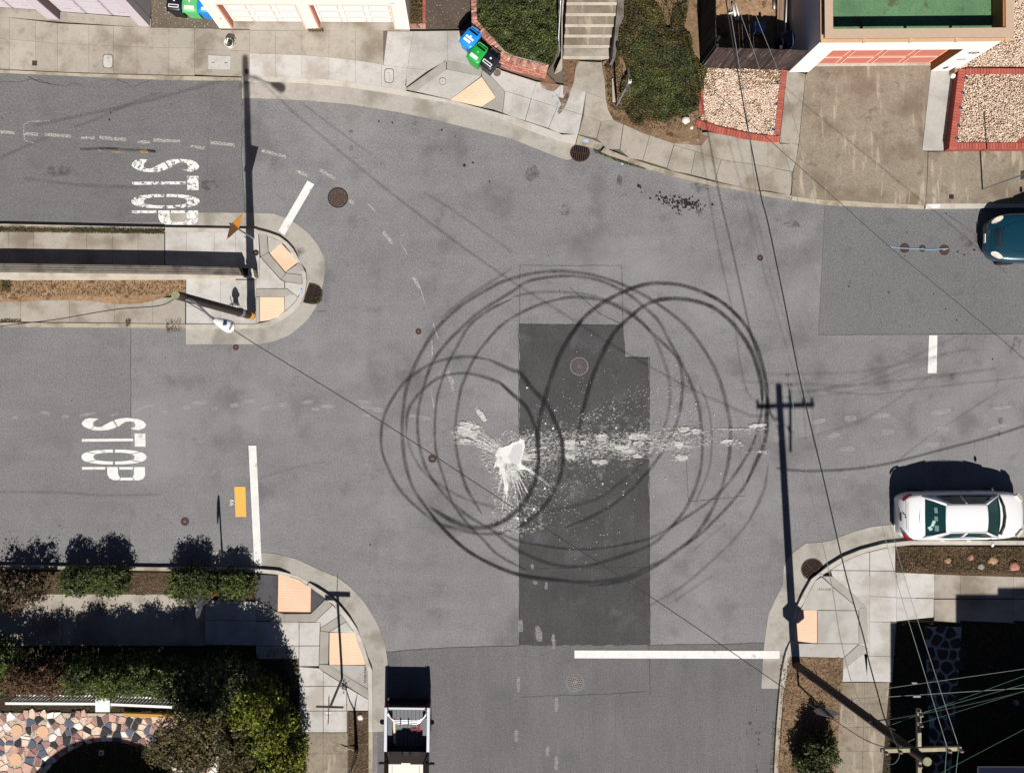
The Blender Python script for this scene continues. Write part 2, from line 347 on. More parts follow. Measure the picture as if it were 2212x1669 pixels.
la_wall=NM('stucco_lavender',A(206,195,200),.9,.2).layer(.8,.97,1.03).layer(40,.95,1.04).done()
la_door=plain('door_lavender',A(178,166,175),.6,.4,var=.02); la_pan=plain('door_panel_pale',A(208,200,208),.6,.4,var=.02)
la_dark=plain('door_recess_brown',A(128,104,108),.7,.3)
pe_pink=plain('door_trim_pink',A(240,196,182),.7,.3,var=.02); pe_white=plain('door_white',A(252,246,240),.6,.4,var=.01); pe_br=plain('jamb_salmon',A(222,150,124),.7,.3,var=.04)
rd_door=plain('door_red',A(204,122,108),.6,.4,var=.04); rd_trim=plain('door_trim_cream',A(250,206,178),.6,.4,var=.02)
tan=plain('parapet_tan',A(200,174,152),.8,.3,var=.04); tan2=plain('parapet_edge',A(212,174,138),.8,.3,var=.05)
deckg=NM('deck_green',A(98,136,98),.9,.2).layer(1.1,.8,1.15,4).layer(20,.85,1.15).stain(1.3,A(92,90,66),.8,.58,.66,5,off=31).stain(9,A(40,52,40),.8,.68,.72,3).done()
glassd=NM('window_glass',(.02,.025,.03),.05,.6).done()
glassw=NM('window_glass_amber',A(214,138,66),.3,.5).done()
brownin=plain('brown_reveal',A(176,124,72),.8,.3)
metal=NM('galvanised_steel',A(176,180,184),.4,.5,.6).layer(9,.9,1.1).done()
signback=NM('sign_back_aluminium',A(168,166,170),.5,.5,.5).layer(9,.93,1.07).done()
signred=plain('sign_red',A(190,40,36),.5,.4); signor=plain('sign_orange',A(250,160,40),.55,.4,var=.03); signw=plain('sign_white',A(240,240,240),.5,.4,var=.02)
darkmet=plain('dark_metal',A(44,40,42),.6,.4); wirek=plain('wire_black',(.012,.012,.012),.6,.3); wireg=plain('wire_grey',A(140,148,144),.5,.4,.2)
wgreen=plain('wire_green',A(70,112,98),.5,.4)
whitep=plain('white_plastic',A(245,245,245),.4,.45,var=.02)
def foliage(name,*cols):
    q=NM(name,(.1,.1,.1),.62,.35); ramp_attr(q,[A(*c,.72) for c in cols]); q.layer(1.6,.45,1.5,4); q.layer(6,.75,1.25,2)
    q.b.inputs['Subsurface Weight'].default_value=0; return q.done()
ivy=foliage('ivy_leaves',(44,58,22),(66,82,32),(92,104,46),(112,104,58))
cover=foliage('groundcover_leaves',(62,60,26),(82,84,36),(98,94,44),(120,90,48),(70,76,30))
hedge=foliage('hedge_leaves',(44,60,18),(76,94,28),(118,132,46),(54,70,24))
hedgeY=foliage('cypress_leaves',(70,86,18),(122,134,24),(160,162,40),(84,100,22))
hedgeB=foliage('brown_leaves',(90,62,36),(120,84,50),(74,56,34))
shrubg=foliage('shrub_leaves',(44,60,18),(70,86,26),(104,116,40))
shrubr=foliage('reddish_leaves',(88,62,46),(112,80,58),(86,84,44),(70,50,38))
dryg=foliage('dry_weeds',(120,98,62),(150,120,76),(90,82,44),(80,92,40))
litter=foliage('leaf_litter',(96,70,48),(140,108,78),(74,54,38),(180,152,120))
weed=foliage('weeds_green',(70,90,34),(100,120,44),(84,80,44))
def ston(name,*cols):
    q=NM(name,(.1,.1,.1),.8,.3); ramp_attr(q,[A(*c) for c in cols]); q.layer(20,.88,1.1); return q.done()
pebm=ston('pebbles',(248,226,206),(222,192,166),(255,244,230),(232,200,176),(180,140,112),(250,232,212))
gravd=ston('grit',(190,170,150),(120,100,84),(220,205,185))
# ------------------------------------------------------------------ ground and roads
ground=struct(obj('ground',([(-1500,-1500,-.05),(1500,-1500,-.05),(1500,1500,-.05),(-1500,1500,-.05)],[[0,1,2,3]]),dirt_dark))
def rect(x0,y0,x1,y1): return [(x0,y0),(x1,y0),(x1,y1),(x0,y1)]
v1,f1=prism(rect(-3500,140,5500,1300),0); v2,f2=prism(rect(775,1300,1720,5500),0)
road=MB().add(v1,f1).add(v2,f2).build('road',asphalt); struct(road)
Z1=.004
def flat(name,px,z,mat,parent=None): return obj(name,prism(px,z),mat,parent)
flat('asphalt_patch',PP(-3000,150,523,150,523,213,521,330,530,440,535,480,-3000,480),Z1*.75,asphaltW,road)
flat('asphalt_patch',PP(-3000,700,283,700,282,800,283,900,281,1100,284,1240,-3000,1240),Z1*.7,asphaltM,road)
patchR=flat('asphalt_patch',PP(1782,440, 3000,440, 3000,722, 1768,723),Z1,asphaltL,road)
south=flat('asphalt_patch',PP(829,1409, 900,1402,1000,1397,1122,1394, 1403,1394, 1480,1391,1560,1391,1660,1387, 1690,1500,1690,5400, 815,5400, 815,1500),Z1,asphalt2,road)
def ragged(p,amp,seed):
    r=random.Random(seed); q=[]
    for (a,b),(c,d) in zip(p,p[1:]+p[:1]):
        n=max(1,int(math.hypot(c-a,d-b)/9))
        q+=[(a+(c-a)*i/n+r.uniform(-amp,amp),b+(d-b)*i/n+r.uniform(-amp,amp)) for i in range(n)]
    return q
dark=flat('asphalt_patch',ragged(PP(1122,700, 1180,701,1260,701,1346,702, 1347,735,1350,771, 1401,772, 1402,900,1401,1050,1403,1200,1403,1393, 1122,1393,1122,1200,1121,1000,1123,850),1.0,4),Z1*1.5,asphalt3,road)
def wob(pts,per=8,amp=1.0,seed=1):
    r=random.Random(seed); q=[]
    for (a,b),(c,d) in zip(pts,pts[1:]):
        n=max(2,int(math.hypot(c-a,d-b)/per))
        for i in range(n): q.append((a+(c-a)*i/n+r.uniform(-amp,amp),b+(d-b)*i/n+r.uniform(-amp,amp)))
    q.append(pts[-1]); return q
def crack(pts,w=2.2,mat=None,seed=1,amp=.8,z=.009):
    return obj('pavement_crack',ribbon(wob(pts,8,amp,seed),w,z),mat or crackm,road)
for i,(pts,w,m) in enumerate([
 (PP(1122,701,1123,573,1250,574,1343,573),1.8,crackm),(PP(1343,573,1346,701),2,crackm),(PP(1122,700,1346,702),2.4,crackm),
 (PP(1346,700,1350,772,1403,772),2.6,crackm),(PP(1403,772,1402,1000,1404,1393),3.2,crackm),(PP(1121,701,1121,1000,1122,1394),3,crackm),
 (PP(1123,1228,1260,1226,1400,1225),1.6,crackm),(PP(829,1409,900,1402,1000,1397,1122,1394),2.2,crackm),(PP(1403,1393,1480,1391,1560,1391,1660,1387),1.8,crackm),
 (PP(1488,1082,1485,1050,1483,1000,1478,962),1.8,crackm),(PP(1488,1083,1545,1078,1610,1071),1.8,crackm),(PP(1610,1071,1602,1010,1598,947,1560,949,1480,962),1.4,crackf),
 (PP(1768,723,1900,723,2050,721,2212,721),2,crackm),(PP(1782,445,1776,560,1768,723),1.4,crackf),
 (PP(283,712,282,800,283,900),2,crackm),(PP(283,900,281,960),1.6,crackf),(PP(462,178,450,300,445,420),1.4,crackf),(PP(523,213,522,330,530,470),1.6,crackm),
 (PP(0,588-412,40,178,60,172,85,172,105,180,140,186,160,180,180,186),1.8,crackm),(PP(250,172,275,180,285,190,300,183,330,172),1.4,crackm),(PP(60,165,80,175,110,183),3,crackm),
 (PP(1123,1505,1200,1502,1300,1499,1397,1493),1.8,crackm),(PP(1402,1393,1404,1500),1.8,crackm),(PP(1330,1500,1330,1669),1.2,crackf),(PP(214,172,215,230),1.2,crackf),
 (PP(2105,609,2104,660,2095,669),1.3,crackf),(PP(1877,629,1876,650,1883,668),1.3,crackf),(PP(683,672,705,672),1.5,crackm),(PP(1232,622,1260,645,1300,680,1345,701),2.4,crackm)]):
    crack(pts,w,m,seed=i)
# ------------------------------------------------------------------ north side: kerb, gutter, walks
KZ=.13
north=struct(obj('sidewalk',prism(PP(-900,150, 0,154,130,160,300,168,417,171,522,172, 653,176,753,186,853,200,928,212,1028,232,1106,262,1156,282,1206,299,1243,307, 1301,310,1356,333,1394,352,1448,366,1520,384,1600,402,1659,413,1709,421,1784,432,1891,438,1996,443,2212,441,3200,441, 3200,-900,-900,-900),.018,-.04),joint))
def slab(px,mat,parent,z=.13,d=.22,z0=.0,name='paving_slab'):
    return obj(name,prism(shrink(px,d),z,z0),mat,parent)
def slabs(xs,top,bot,mat,parent,rows=(0,1),z=.13,d=.22,slant=0):
    for a,b in zip(xs,xs[1:]):
        for r0,r1 in zip(rows,rows[1:]):
            g=lambda x,r: (x+slant*(yat(top,x)*(1-r)+yat(bot,x)*r-yat(top,x)),yat(top,x)*(1-r)+yat(bot,x)*r)
            mid=[x for x in sorted({p[0] for p in list(top)+list(bot)}) if a<x<b]
            U=[a]+mid+[b]
            slab([g(x,r0) for x in U]+[g(x,r1) for x in reversed(U)],mat,parent,z,d)
walkT=PP(-300,14,0,36,130,51,326,60,500,63,885,66,1100,66)
kerbW=PP(-300,140,0,149,130,155,250,159,420,163,522,167)
slabs([-300,-150,-60,20,77,124,192,245,296,365,420],walkT,kerbW,con_old,north,(0,.42,1))
slab([(-300,-8),(326,41),(326,61),(-300,14)],con_old,north); slab([(477,44),(885,46),(885,67),(477,65)],con_old,north)
slabs([420,539],walkT,[(x,y-2) for x,y in kerbW],con_old,north,(0,.46,1))
obj('kerb',strip(PP(-300,142,0,151,130,157,250,161,420,165,522,168),PP(-300,147,0,156,130,161,250,167,300,169,417,172,522,173),.125,-.03),con_kerbo,north)
inn=PP(539,115.5,553,115.5,648,119,713,124,768,130,822,139,828,141,880,147.5,923,152,966,136)
ktop=PP(523,165,553,165,653,167,753,176,853,192,928,207,978,217,1028,231,1106,252,1156,269,1206,287,1248,291)
kface=PP(523,175,553,175,653,177.5,753,187,853,202,928,214,978,224,1028,234,1106,265,1156,285,1206,302,1243,310)
gout=PP(523,213,553,212.5,665,217,760,226,853,241,928,256,1015,277.5,1106,300,1181,330,1223,346,1236,343)
slabs([539,595.5,652,710.5,768,824,878],inn,ktop,con_new,north)
slabs([539,595.5,652,710.5,768,828],PP(539,66,828,66),inn,con_old,north)
slab(PP(837,68,893,68,880,147.5,828,141),con_new,north)
slab(PP(893,68,966,67,966,131,923,152,880,147.5),con_gray,north)
slab(PP(966,67,1022,66,1060,120,1080,140,1040,146,966,131),con_gray,north)
slab(PP(878,147.5,923,152,876,188,876,193),con_new,north)
# ramp with its ribbed borders
slab(TP(1,0,1640,520,1645,600,1380,790,1290,770),con_rib,north); slab(TP(1,0,1650,525,1960,582,1945,655,1650,600),con_rib,north)
slab(TP(1,0,1958,582,2150,790,2130,972,2060,945,2070,845,1950,655),con_rib,north)
obj('paving_slab',prism(TP(1,0,1645,602,1945,657,1680,860,1380,792),0,.0,zs=[.12,.12,.03,.06]),con_gray,north)
tp=obj('tactile_panel',prism(TP(1,0,1950,665,2070,845,1945,927,1680,862),0,.0,zs=[.125,.10,.035,.035]),tact,north)
obj('paving_slab',prism(TP(1,0,2070,848,2060,943,1950,928),0,.0,zs=[.12,.10,.04]),con_rib,north)
zr=lambda t: .13-.10*max(0,1-abs(t-.62)/.10) if .52<t<.72 else .13
obj('kerb',strip(kface,ktop,zr,-.03,70),con_kerb,north)
obj('gutter_pan',strip(gout,[(x,y+.3) for x,y in kface],.012,-.03,60),con_gut,north)
# newer slabs to the right of the ramp
R0=lambda *a: TP(2,0,*a)
slab([T(1,0,1962,582),T(1,0,2090,600),T(2,0,0,640),T(2,0,213,708),T(2,0,165,855),T(2,0,0,805),T(1,0,2150,788)],con_new,north)
slab(R0(213,708,425,735,390,925,165,855),con_new,north); slab(R0(425,735,520,755,640,795,605,990,390,925),con_new,north)
slab([T(1,0,2152,790),T(2,0,0,807),T(2,0,165,857),T(2,0,113,1042),T(2,0,0,1008),T(1,0,2132,972)],con_new,north)
slab(R0(167,857,390,927,315,1107,115,1042),con_new,north); slab(R0(392,927,605,992,572,1163,430,1165,317,1108),con_new,north)
# old curved walk east of it
obotE=TP(2,0,572,1165,700,1205,780,1240,820,1290,1020,1370,1380,1480,1700,1555,2080,1640)+TP(3,1,0,-10,200,30)
otopE=TP(2,0,640,797,815,1010,930,1060,1130,1150,1400,1240,1600,1265,1800,1180,2000,1215,2212,1240)+TP(3,0,100,1250,262,1250,240,1400,215,1500)
slab(R0(640,797,520,757,560,530,775,540,800,700,812,860),con_old,north)
slab(R0(640,797,812,860,830,950,880,1040,770,1050,620,1000),con_old,north); slab(R0(620,1000,770,1050,730,1195,575,1163),con_old,north)
slab(R0(772,1050,880,1040,960,1075,930,1290,820,1288,780,1240,735,1198),con_old,north)
slab(R0(965,1075,1130,1150,1190,1170,1130,1385,1020,1368,935,1295),con_old,north)
slab(R0(1192,1170,1400,1240,1340,1450,1132,1387),con_old,north); slab(R0(1402,1255,1585,1310,1545,1505,1380,1475,1342,1452),con_old,north)
slab(R0(1587,1310,1805,1380,1755,1560,1547,1507),con_old,north); slab([*R0(1807,1382,2212,1440),T(3,0,60,1455),T(3,0,205,1485),T(3,1,200,0),T(3,1,190,28),T(3,1,0,-12),*R0(2080,1640,1757,1562)],con_old,north)
slab(R0(1402,1240,1600,1150,1700,1140,2000,1200,2212,1230,2212,1438,1807,1380,1587,1308,1402,1253),con_old,north)
slab(TP(3,0,0,1225,100,1232,262,1250,240,1400,212,1482,60,1453,0,1440),con_old,north)
# driveway of the white house and side strips
drv=slab(TP(3,0,400,560,1405,550,1408,625,1330,1300,1382,1312,1370,1659)+TP(3,1,1360,130,1350,112,930,95,700,75,500,72,320,50,200,30,205,0)+TP(3,0,218,1500,267,1246,325,650),con_drive,north,d=.3)
slab(TP(3,0,165,610,325,640,265,1245,100,1245),con_old,north); slab(TP(3,0,1410,600,1660,600,1620,640,1525,1290,1525,1302,1332,1300),con_gray,north)
slab([T(3,0,1385,1312),(2300,734-412),(2300,440),T(3,1,1362,102),T(3,0,1372,1659)],con_drive,north); slab(PP(2302,322,2600,322,2600,440,2302,440),con_drive,north)
obj('kerb',strip(TP(2,0,555,1242,650,1262,750,1290),TP(2,0,572,1167,700,1208,780,1240),.14,-.03,10),con_kerbo,north)
ke_o=TP(2,0,770,1310,850,1345,970,1385,1150,1448,1380,1511,1700,1590,2080,1658)+TP(3,1,0,33,200,64)
ke_i=TP(2,0,800,1275,880,1312,1000,1358,1190,1422,1400,1484,1700,1560,2080,1640)+TP(3,1,0,0,205,30)
obj('kerb',strip(ke_o,ke_i,.125,-.03,40),con_kerbo,north)
dk_o=TP(3,1,205,66,350,88,500,110,700,120,930,130,1150,138,1350,143); dk_i=TP(3,1,205,34,320,53,500,74,700,77,930,97,1150,105,1350,114)
obj('kerb',strip(dk_o,dk_i,lambda t:.07 if .1<t<.92 else .11,-.03,30),con_kerbo,north)
obj('kerb',strip(PP(1999.5,450.5,2100,449.5,2212,448.5,2600,447),PP(1999.5,440.5,2100,439.5,2212,439,2600,438),.125,-.03,10),con_kerb,north)
kp=obj('kerb_paint',prism(PP(2001,440.5,2031.5,440.5,2030.5,449.6,2000,449.8),.129),paint,north)
for pz in (PP(-300,30,326,62,326,-10,885,-10,885,66,966,67,966,128,876,146,874,188,753,176,653,167,523,165,0,152,-300,142),[*R0(213,708,640,797,900,1040,1130,1150,1600,1240,2212,1235)]+TP(3,0,262,1250,205,1640)+TP(3,1,190,25)+R0(2080,1638,1380,1480,1000,1355,780,1245,572,1164,315,1105,115,1040)):
    obj('joint_bed',prism(shrink(pz,1.2),.118,0),joint,north)
# ------------------------------------------------------------------ traffic island
isl_out=PP(355,458.5,553,460)+TP(1,1,150,185,300,240,450,350,530,450,590,560,600,650,580,800,520,990,440,1110,300,1230,150,1290,0,1315)+PP(402,743.5)
isl_face=TP(0,1,1420,305,2212,318)+TP(1,1,0,323,100,348,200,383,270,435,320,490,380,598,430,700,437,780,420,880,380,975,310,1045,200,1120,130,1150,0,1175)+TP(0,1,2000,1178,1605,1180)
isl_in=TP(0,1,1420,345,2212,352)+TP(1,1,0,358,90,378,185,412,245,455,290,510,350,615,395,705,402,780,385,870,345,945,280,1010,180,1080,110,1115,0,1140)+TP(0,1,2000,1143,1605,1143)
island=struct(obj('traffic_island',prism([(-900,484),(355,490)]+isl_face[2:-1]+[(402,707),(-900,695)],.018,-.04),joint))
obj('gutter_pan',strip(isl_out,isl_face,.012,-.03,90),con_gut,island)
zi=lambda t: .13-.11*max(0,1-abs(t-.475)/.035) - .11*max(0,1-abs(t-.70)/.06) 
obj('kerb',strip(isl_face,isl_in,zi,-.03,160),con_kerb,island)
# rectangular toe of the lower pan
obj('gutter_pan',prism(PP(402,711,450,711,450,743.6,402,743.6),.0125,-.03),con_gut,island)
ut=PP(355,502,553,503.5); ub=PP(355,585,553,585)
wall_n=PP(-900,575,0,571,500,578,553,580); 
slabs([357,403,463,509,553],PP(355,501,553,502.5),PP(355,577,553,580),con_new,island)
slab([T(0,1,2212,355)]+TP(1,1,20,360,30,560,30,735)+[(553,598)],con_new,island)
slab([(553,598)]+TP(1,1,30,735)+TP(1,1,0,760)+[(509,605),(509,601)],con_new,island)
slab(TP(1,1,25,362,95,380,105,520,40,560),con_rib,island)
obj('paving_slab',prism(shrink(TP(1,1,100,382,185,414,228,440,118,528,105,515),.4),0,.0,zs=[.13,.13,.10,.11,.13]),con_gray,island)
slab(TP(1,1,42,562,105,522,255,700,215,755),con_rib,island); slab(TP(1,1,25,570,40,565,212,758,245,775,245,832,0,832,0,740,25,740),con_new,island)
obj('tactile_panel',prism(TP(1,1,215,440,365,602,255,690,118,528),0,.0,zs=[.10,.035,.10,.125]),tact,island)
obj('paving_slab',prism(shrink(TP(1,1,257,692,372,610,398,715,262,700),.4),0,.0,zs=[.125,.06,.13,.13]),con_gray,island)
slab(TP(1,1,258,702,396,718,398,795,250,772,216,756),con_rib,island)
slab(TP(1,1,250,775,400,797,384,868,360,905,272,835,250,832),con_new,island)
slab(TP(1,1,0,835,268,836,330,885,245,905,0,905),con_rib,island)
obj('paving_slab',prism(shrink(TP(1,1,248,908,272,838,362,908,342,945,280,1008,246,1035),.4),0,.0,zs=[.11,.13,.13,.13,.09,.05]),con_gray,island)
obj('tactile_panel',prism(TP(1,1,33,907,243,907,245,1040,182,1078,110,1110,36,1128),0,.0,zs=[.125,.125,.05,.035,.035,.05]),tact,island)
obj('paving_slab',prism(shrink(TP(1,1,0,908,30,908,33,1128,0,1136),.4),0,.0,zs=[.13,.12,.06,.13]),con_gray,island)
lw=[(401,600),(553,603)]; lb=[(401,700),(553,700)]
slabs([402,476,553],PP(401,600,553,603),PP(401,699,500,699.5,553,699),con_new,island,(0,.62,1))
slabs([-300,-200,-100,18,73,187,243,298,355],PP(-300,495,0,497,355,504),PP(-300,570,0,572,355,577),con_old,island)
slabs([-300,-150,-40,45,150,247,330,400],PP(-300,645,0,647,250,650,400,640),PP(-300,690,0,694,140,696,400,699),con_old,island)
obj('kerb',strip(PP(-300,480,0,483.5,355,491),PP(-300,487,0,491,355,498),.14,-.03,20),con_kerbo,island)
obj('kerb',strip(PP(-300,703,0,705,140,706.5,401,708),PP(-300,694,0,696.5,140,697.5,401,700),.13,-.03,20),con_kerbo,island)
obj('planting_strip',prism(PP(-900,600,401,600,401,628,380,633,330,650,300,656,250,657,200,650,100,648,60,652,0,652,-900,650),.14,-.03),dirt_tan,island)['kind']='structure'
obj('joint_bed',prism(PP(356,499,552,502,552,580,356,577),.118,0),joint,island); obj('joint_bed',prism(PP(402,600,552,604,552,698,402,698),.118,0),joint,island)
# ------------------------------------------------------------------ south-west corner
sw_out=PP(455,1191,553,1192)+TP(1,2,180,1465,350,1510,500,1580,640,1642)+TP(1,3,680,0,800,90,920,220,1030,400,1090,560,1115,720,1112,1000,1085,1315)
sw_face=PP(455,1226,553,1228,600,1232,645,1244)+TP(1,3,460,60,600,150,720,260,800,360,860,450,920,600,955,720,985,800,988,1000,990,1320)
sw_in=PP(455,1234,553,1236,598,1240,640,1251)+TP(1,3,430,75,570,172,690,285,770,385,825,465,880,610,920,730,948,805,952,1000,955,1320)
corner=struct(obj('sidewalk',prism([(-900,1222),(455,1226)]+sw_face[1:]+[(805,2300),(640,2300),(640,1990),(-900,1990)],.018,-.04),joint))
obj('gutter_pan',strip(sw_out,sw_face,.012,-.03,90),con_gut,corner)
zs_=lambda t: .13-.11*(1 if .29<t<.37 else max(0,1-abs(t-.33)/.075) if abs(t-.33)<.075 else 0)-.11*max(0,1-abs(t-.66)/.10)
obj('kerb',strip(sw_face,sw_in,zs_,-.03,160),con_kerb,corner)
obj('kerb',strip(PP(-300,1216,0,1221,455,1226),PP(-300,1223,0,1228,455,1234),.13,-.03,12),con_kerbo,corner)
obj('kerb',strip(TP(1,3,990,1322)+[(805,1990)],TP(1,3,955,1322)+[(796,1990)],.13,-.03,8),con_kerbo,corner)
Q=lambda *a: TP(1,3,*a)
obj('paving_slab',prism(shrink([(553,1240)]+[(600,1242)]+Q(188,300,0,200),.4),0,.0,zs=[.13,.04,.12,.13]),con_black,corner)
obj('tactile_panel',prism([(601.5,1239),(644,1251)]+Q(430,78,465,92,462,303,185,300),0,.0,zs=[.035,.035,.035,.04,.125,.125]),tact,corner)
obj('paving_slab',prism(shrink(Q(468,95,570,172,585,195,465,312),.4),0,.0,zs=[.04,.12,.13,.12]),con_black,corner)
slab(Q(0,205,185,305,235,320,245,383,0,375),con_rib,corner)
slab(Q(237,320,465,318,588,198,655,235,495,388,245,384),con_rib,corner)
slab(Q(498,388,657,238,690,285,720,325,548,435,545,392),con_new,corner)
slab(Q(722,327,765,382,620,470,548,462,548,437),con_rib,corner)
obj('paving_slab',prism(shrink(Q(622,472,765,385,825,465,838,478),.4),0,.0,zs=[.13,.13,.10,.06]),con_gray,corner)
obj('tactile_panel',prism(Q(625,478,838,478,880,608,920,730,930,752,622,748),0,.0,zs=[.125,.062,.05,.038,.035,.125]),tact,corner)
slab(Q(545,464,618,474,612,742,535,742),con_rib,corner)
obj('paving_slab',prism(shrink(Q(612,750,932,755,948,805,950,955),.4),0,.0,zs=[.13,.06,.12,.13]),con_gray,corner)
slab(Q(535,745,608,748,950,958,952,1042,535,782),con_rib,corner)
for a in [(0,385,363,388,365,588,0,588),(367,390,543,392,537,586,367,588),(367,592,537,590,532,760,367,762),(367,767,532,780,570,808,568,928,367,932),
          (572,810,762,930,570,928),(367,937,568,932,568,1138,367,1140),(572,932,766,934,768,1138,572,1138),(772,940,952,1045,952,1138,772,1138),
          (367,1143,568,1142,568,1322,367,1322),(572,1142,770,1142,770,1322,572,1322)]:
    slab(Q(*a),con_new,corner)
slab(Q(0,592,363,592,363,700,0,700),con_new,corner)
slab(TP(0,3,1740,200,2171,215,2171,375,1740,370),con_new,corner); slab(TP(0,3,1740,374,2171,379,2171,585,1740,580),con_new,corner)
for x0,x1 in ((-300,-200),(-200,-80),(-80,40),(40,135),(135,250),(250,340),(340,443)): slab([(x0,1283),(x1,1283),(x1,1394),(x0,1394)],con_old,corner)
for y0,y1 in ((1582,1627),(1627,1700),(1700,1800),(1800,1990)):
    slab([(661,y0),(698,y0),(698,y1),(661,y1)],con_drive,corner); slab([(698,y0),(751,y0),(751,y1),(698,y1)],con_drive,corner)
obj('planting_strip',prism(PP(753,1536,796,1536,796,1990,753,1990),.11,-.03),dirt_dark,corner)['kind']='structure'
obj('planting_strip',prism(PP(-900,1231,455,1236,553,1238,553,1296,443,1284,-900,1283),.12,-.03),dirt_dark,corner)['kind']='structure'
obj('garden_soil',prism(PP(-900,1395,443,1395,443,1391,600,1391,661,1580,661,1990,-900,1990),.12,-.03),soilm,corner)['kind']='structure'
obj('joint_bed',prism(PP(444,1297,644,1343,648,1440,690,1450,752,1485,752,1580,662,1580,640,1400,444,1393),.118,0),joint,corner)
# ------------------------------------------------------------------ south-east corner
se_out=[(3000,1128)]+TP(3,2,1110,1210,900,1230,720,1280,520,1360,320,1375,200,1470,140,1540,133,1640)+TP(3,3,125,70,60,200,0,330)+TP(2,3,2160,440,2140,560,2125,750,2115,950)
se_face=[(3000,1168)]+TP(3,2,1230,1352,1000,1377,800,1430,650,1490,520,1570,420,1650)+TP(3,3,370,22,300,145,230,290,200,400,187,560,155,640,120,800,100,952)
se_in=[(3000,1177)]+TP(3,2,1240,1388,1010,1412,815,1462,670,1522,545,1600,450,1659)+TP(3,3,400,35,335,160,268,300,236,410,222,560,195,660,165,800,140,952)
se=struct(obj('sidewalk',prism(se_face+[(1673,1669),(1665,2300),(3000,2300)],.018,-.04),joint))
obj('gutter_pan',strip(se_out,se_face,.012,-.03,90),con_gut,se)
zq=lambda t: .13-.11*(1 if .895<t<.93 else max(0,1-abs(t-.912)/.045)) if abs(t-.912)<.045 else .13
obj('kerb',strip(se_face,se_in,zq,-.03,300),con_kerb,se)
obj('kerb',strip(TP(3,3,100,954,70,1300,50,1669)+[(1660,2200)],TP(3,3,135,954,105,1300,85,1669)+[(1669,2200)],.13,-.03,10),con_kerbo,se)
W=lambda *a: TP(3,3,*a); V=lambda *a: TP(3,2,*a)
slab(W(455,0,545,0,740,165,720,245,550,85,400,40)[:0]+V(880,1450,1100,1395,1100,1612,880,1610),con_new,se)
slab(V(545,1605,670,1525,815,1465,876,1452,876,1608),con_new,se)
slab(V(1104,1625,1440,1640,1435,1659)+W(1410,0,1410,185,1092,178,1092,0),con_new,se)
slab(V(545,1610,876,1612)+W(860,0,860,160,740,158,600,20,545,0),con_new,se)
slab(V(880,1614,1100,1616)+W(1088,0,1088,176,864,165),con_new,se)
slab(W(1092,182,1408,190,1404,345,1090,380),con_new,se)
slab(W(864,170,1088,180,1086,384,862,380),con_new,se)
slab(W(862,385,1080,390,1070,676,862,672),con_new,se); slab(W(858,677,1068,680,1055,898,845,892,815,660,858,640),con_new,se)
slab(W(640,786,810,655,842,660,842,892,630,894),con_new,se)
slab(W(462,0,540,0,730,160,838,260,760,262,548,85),con_rib,se)
slab(W(455,5,545,87,758,265,770,290,275,284,335,165,400,40),con_gray,se)
obj('tactile_panel',prism(W(270,287,416,287,416,565,222,565,235,410),0,.0,zs=[.04,.125,.125,.04,.035]),tact,se)
slab(W(420,290,768,293,770,570,420,568),con_gray,se); slab(W(772,268,836,264,840,300,850,570,772,572),con_rib,se)
slab(W(192,680,222,570,768,573,638,692),con_gray,se); slab(W(645,690,772,578,850,612,640,778),con_rib,se)
obj('planting_strip',prism(W(192,683,638,695,628,894,600,1669)+[(1706,2300),(1670,2300)]+W(88,1669,140,950),.12,-.03),dirt,se)['kind']='structure'
for (a,b) in ((900,1080),(1080,1280),(1280,1480),(1480,1669),(1669,1900)):
    f=lambda y:(628-(y-900)*.07, 822-(y-900)*.03, 1030-(y-900)*.08)
    la,ma,ra=f(a); lb_,mb,rb=f(b)
    slab(W(la,a,ma,a,mb,b,lb_,b),con_drive,se); slab(W(ma,a,ra,a,rb,b,mb,b),con_drive,se)
obj('planting_strip',prism(PP(1935,1180,3000,1180,3000,1246,2100,1246,1936,1236),.12,-.03),dirt_dark,se)['kind']='structure'
for x0,x1 in ((2018,2075),(2075,2190),(2190,2300),(2300,2420)): slab([(x0,1240+(x0-2018)*.03),(x1,1240+(x1-2018)*.03),(x1,1292),(x0,1292)],con_old,se)
for x0,x1 in ((2018,2075),(2075,2190),(2190,2300),(2300,2420)): slab([(x0,1294),(x1,1294),(x1,1345),(x0,1340)],con_old,se)
obj('garden_soil',prism(PP(1930,1340,3000,1340,3000,2300,1900,2300,1890,1669,1905,1470),.10,-.03),soilm,se)['kind']='structure'

obj('joint_bed',prism([*V(545,1606,670,1530,880,1455,1100,1400,1100,1622,1435,1640),*W(1408,340,1090,380,1054,895,845,895,860,165,740,158)],.118,0),joint,se)

obj('joint_bed',prism(W(545,5,1080,5,1404,345,1090,380,1054,893,632,892,640,695,770,575,775,300),.1195,0),con_gray,se)
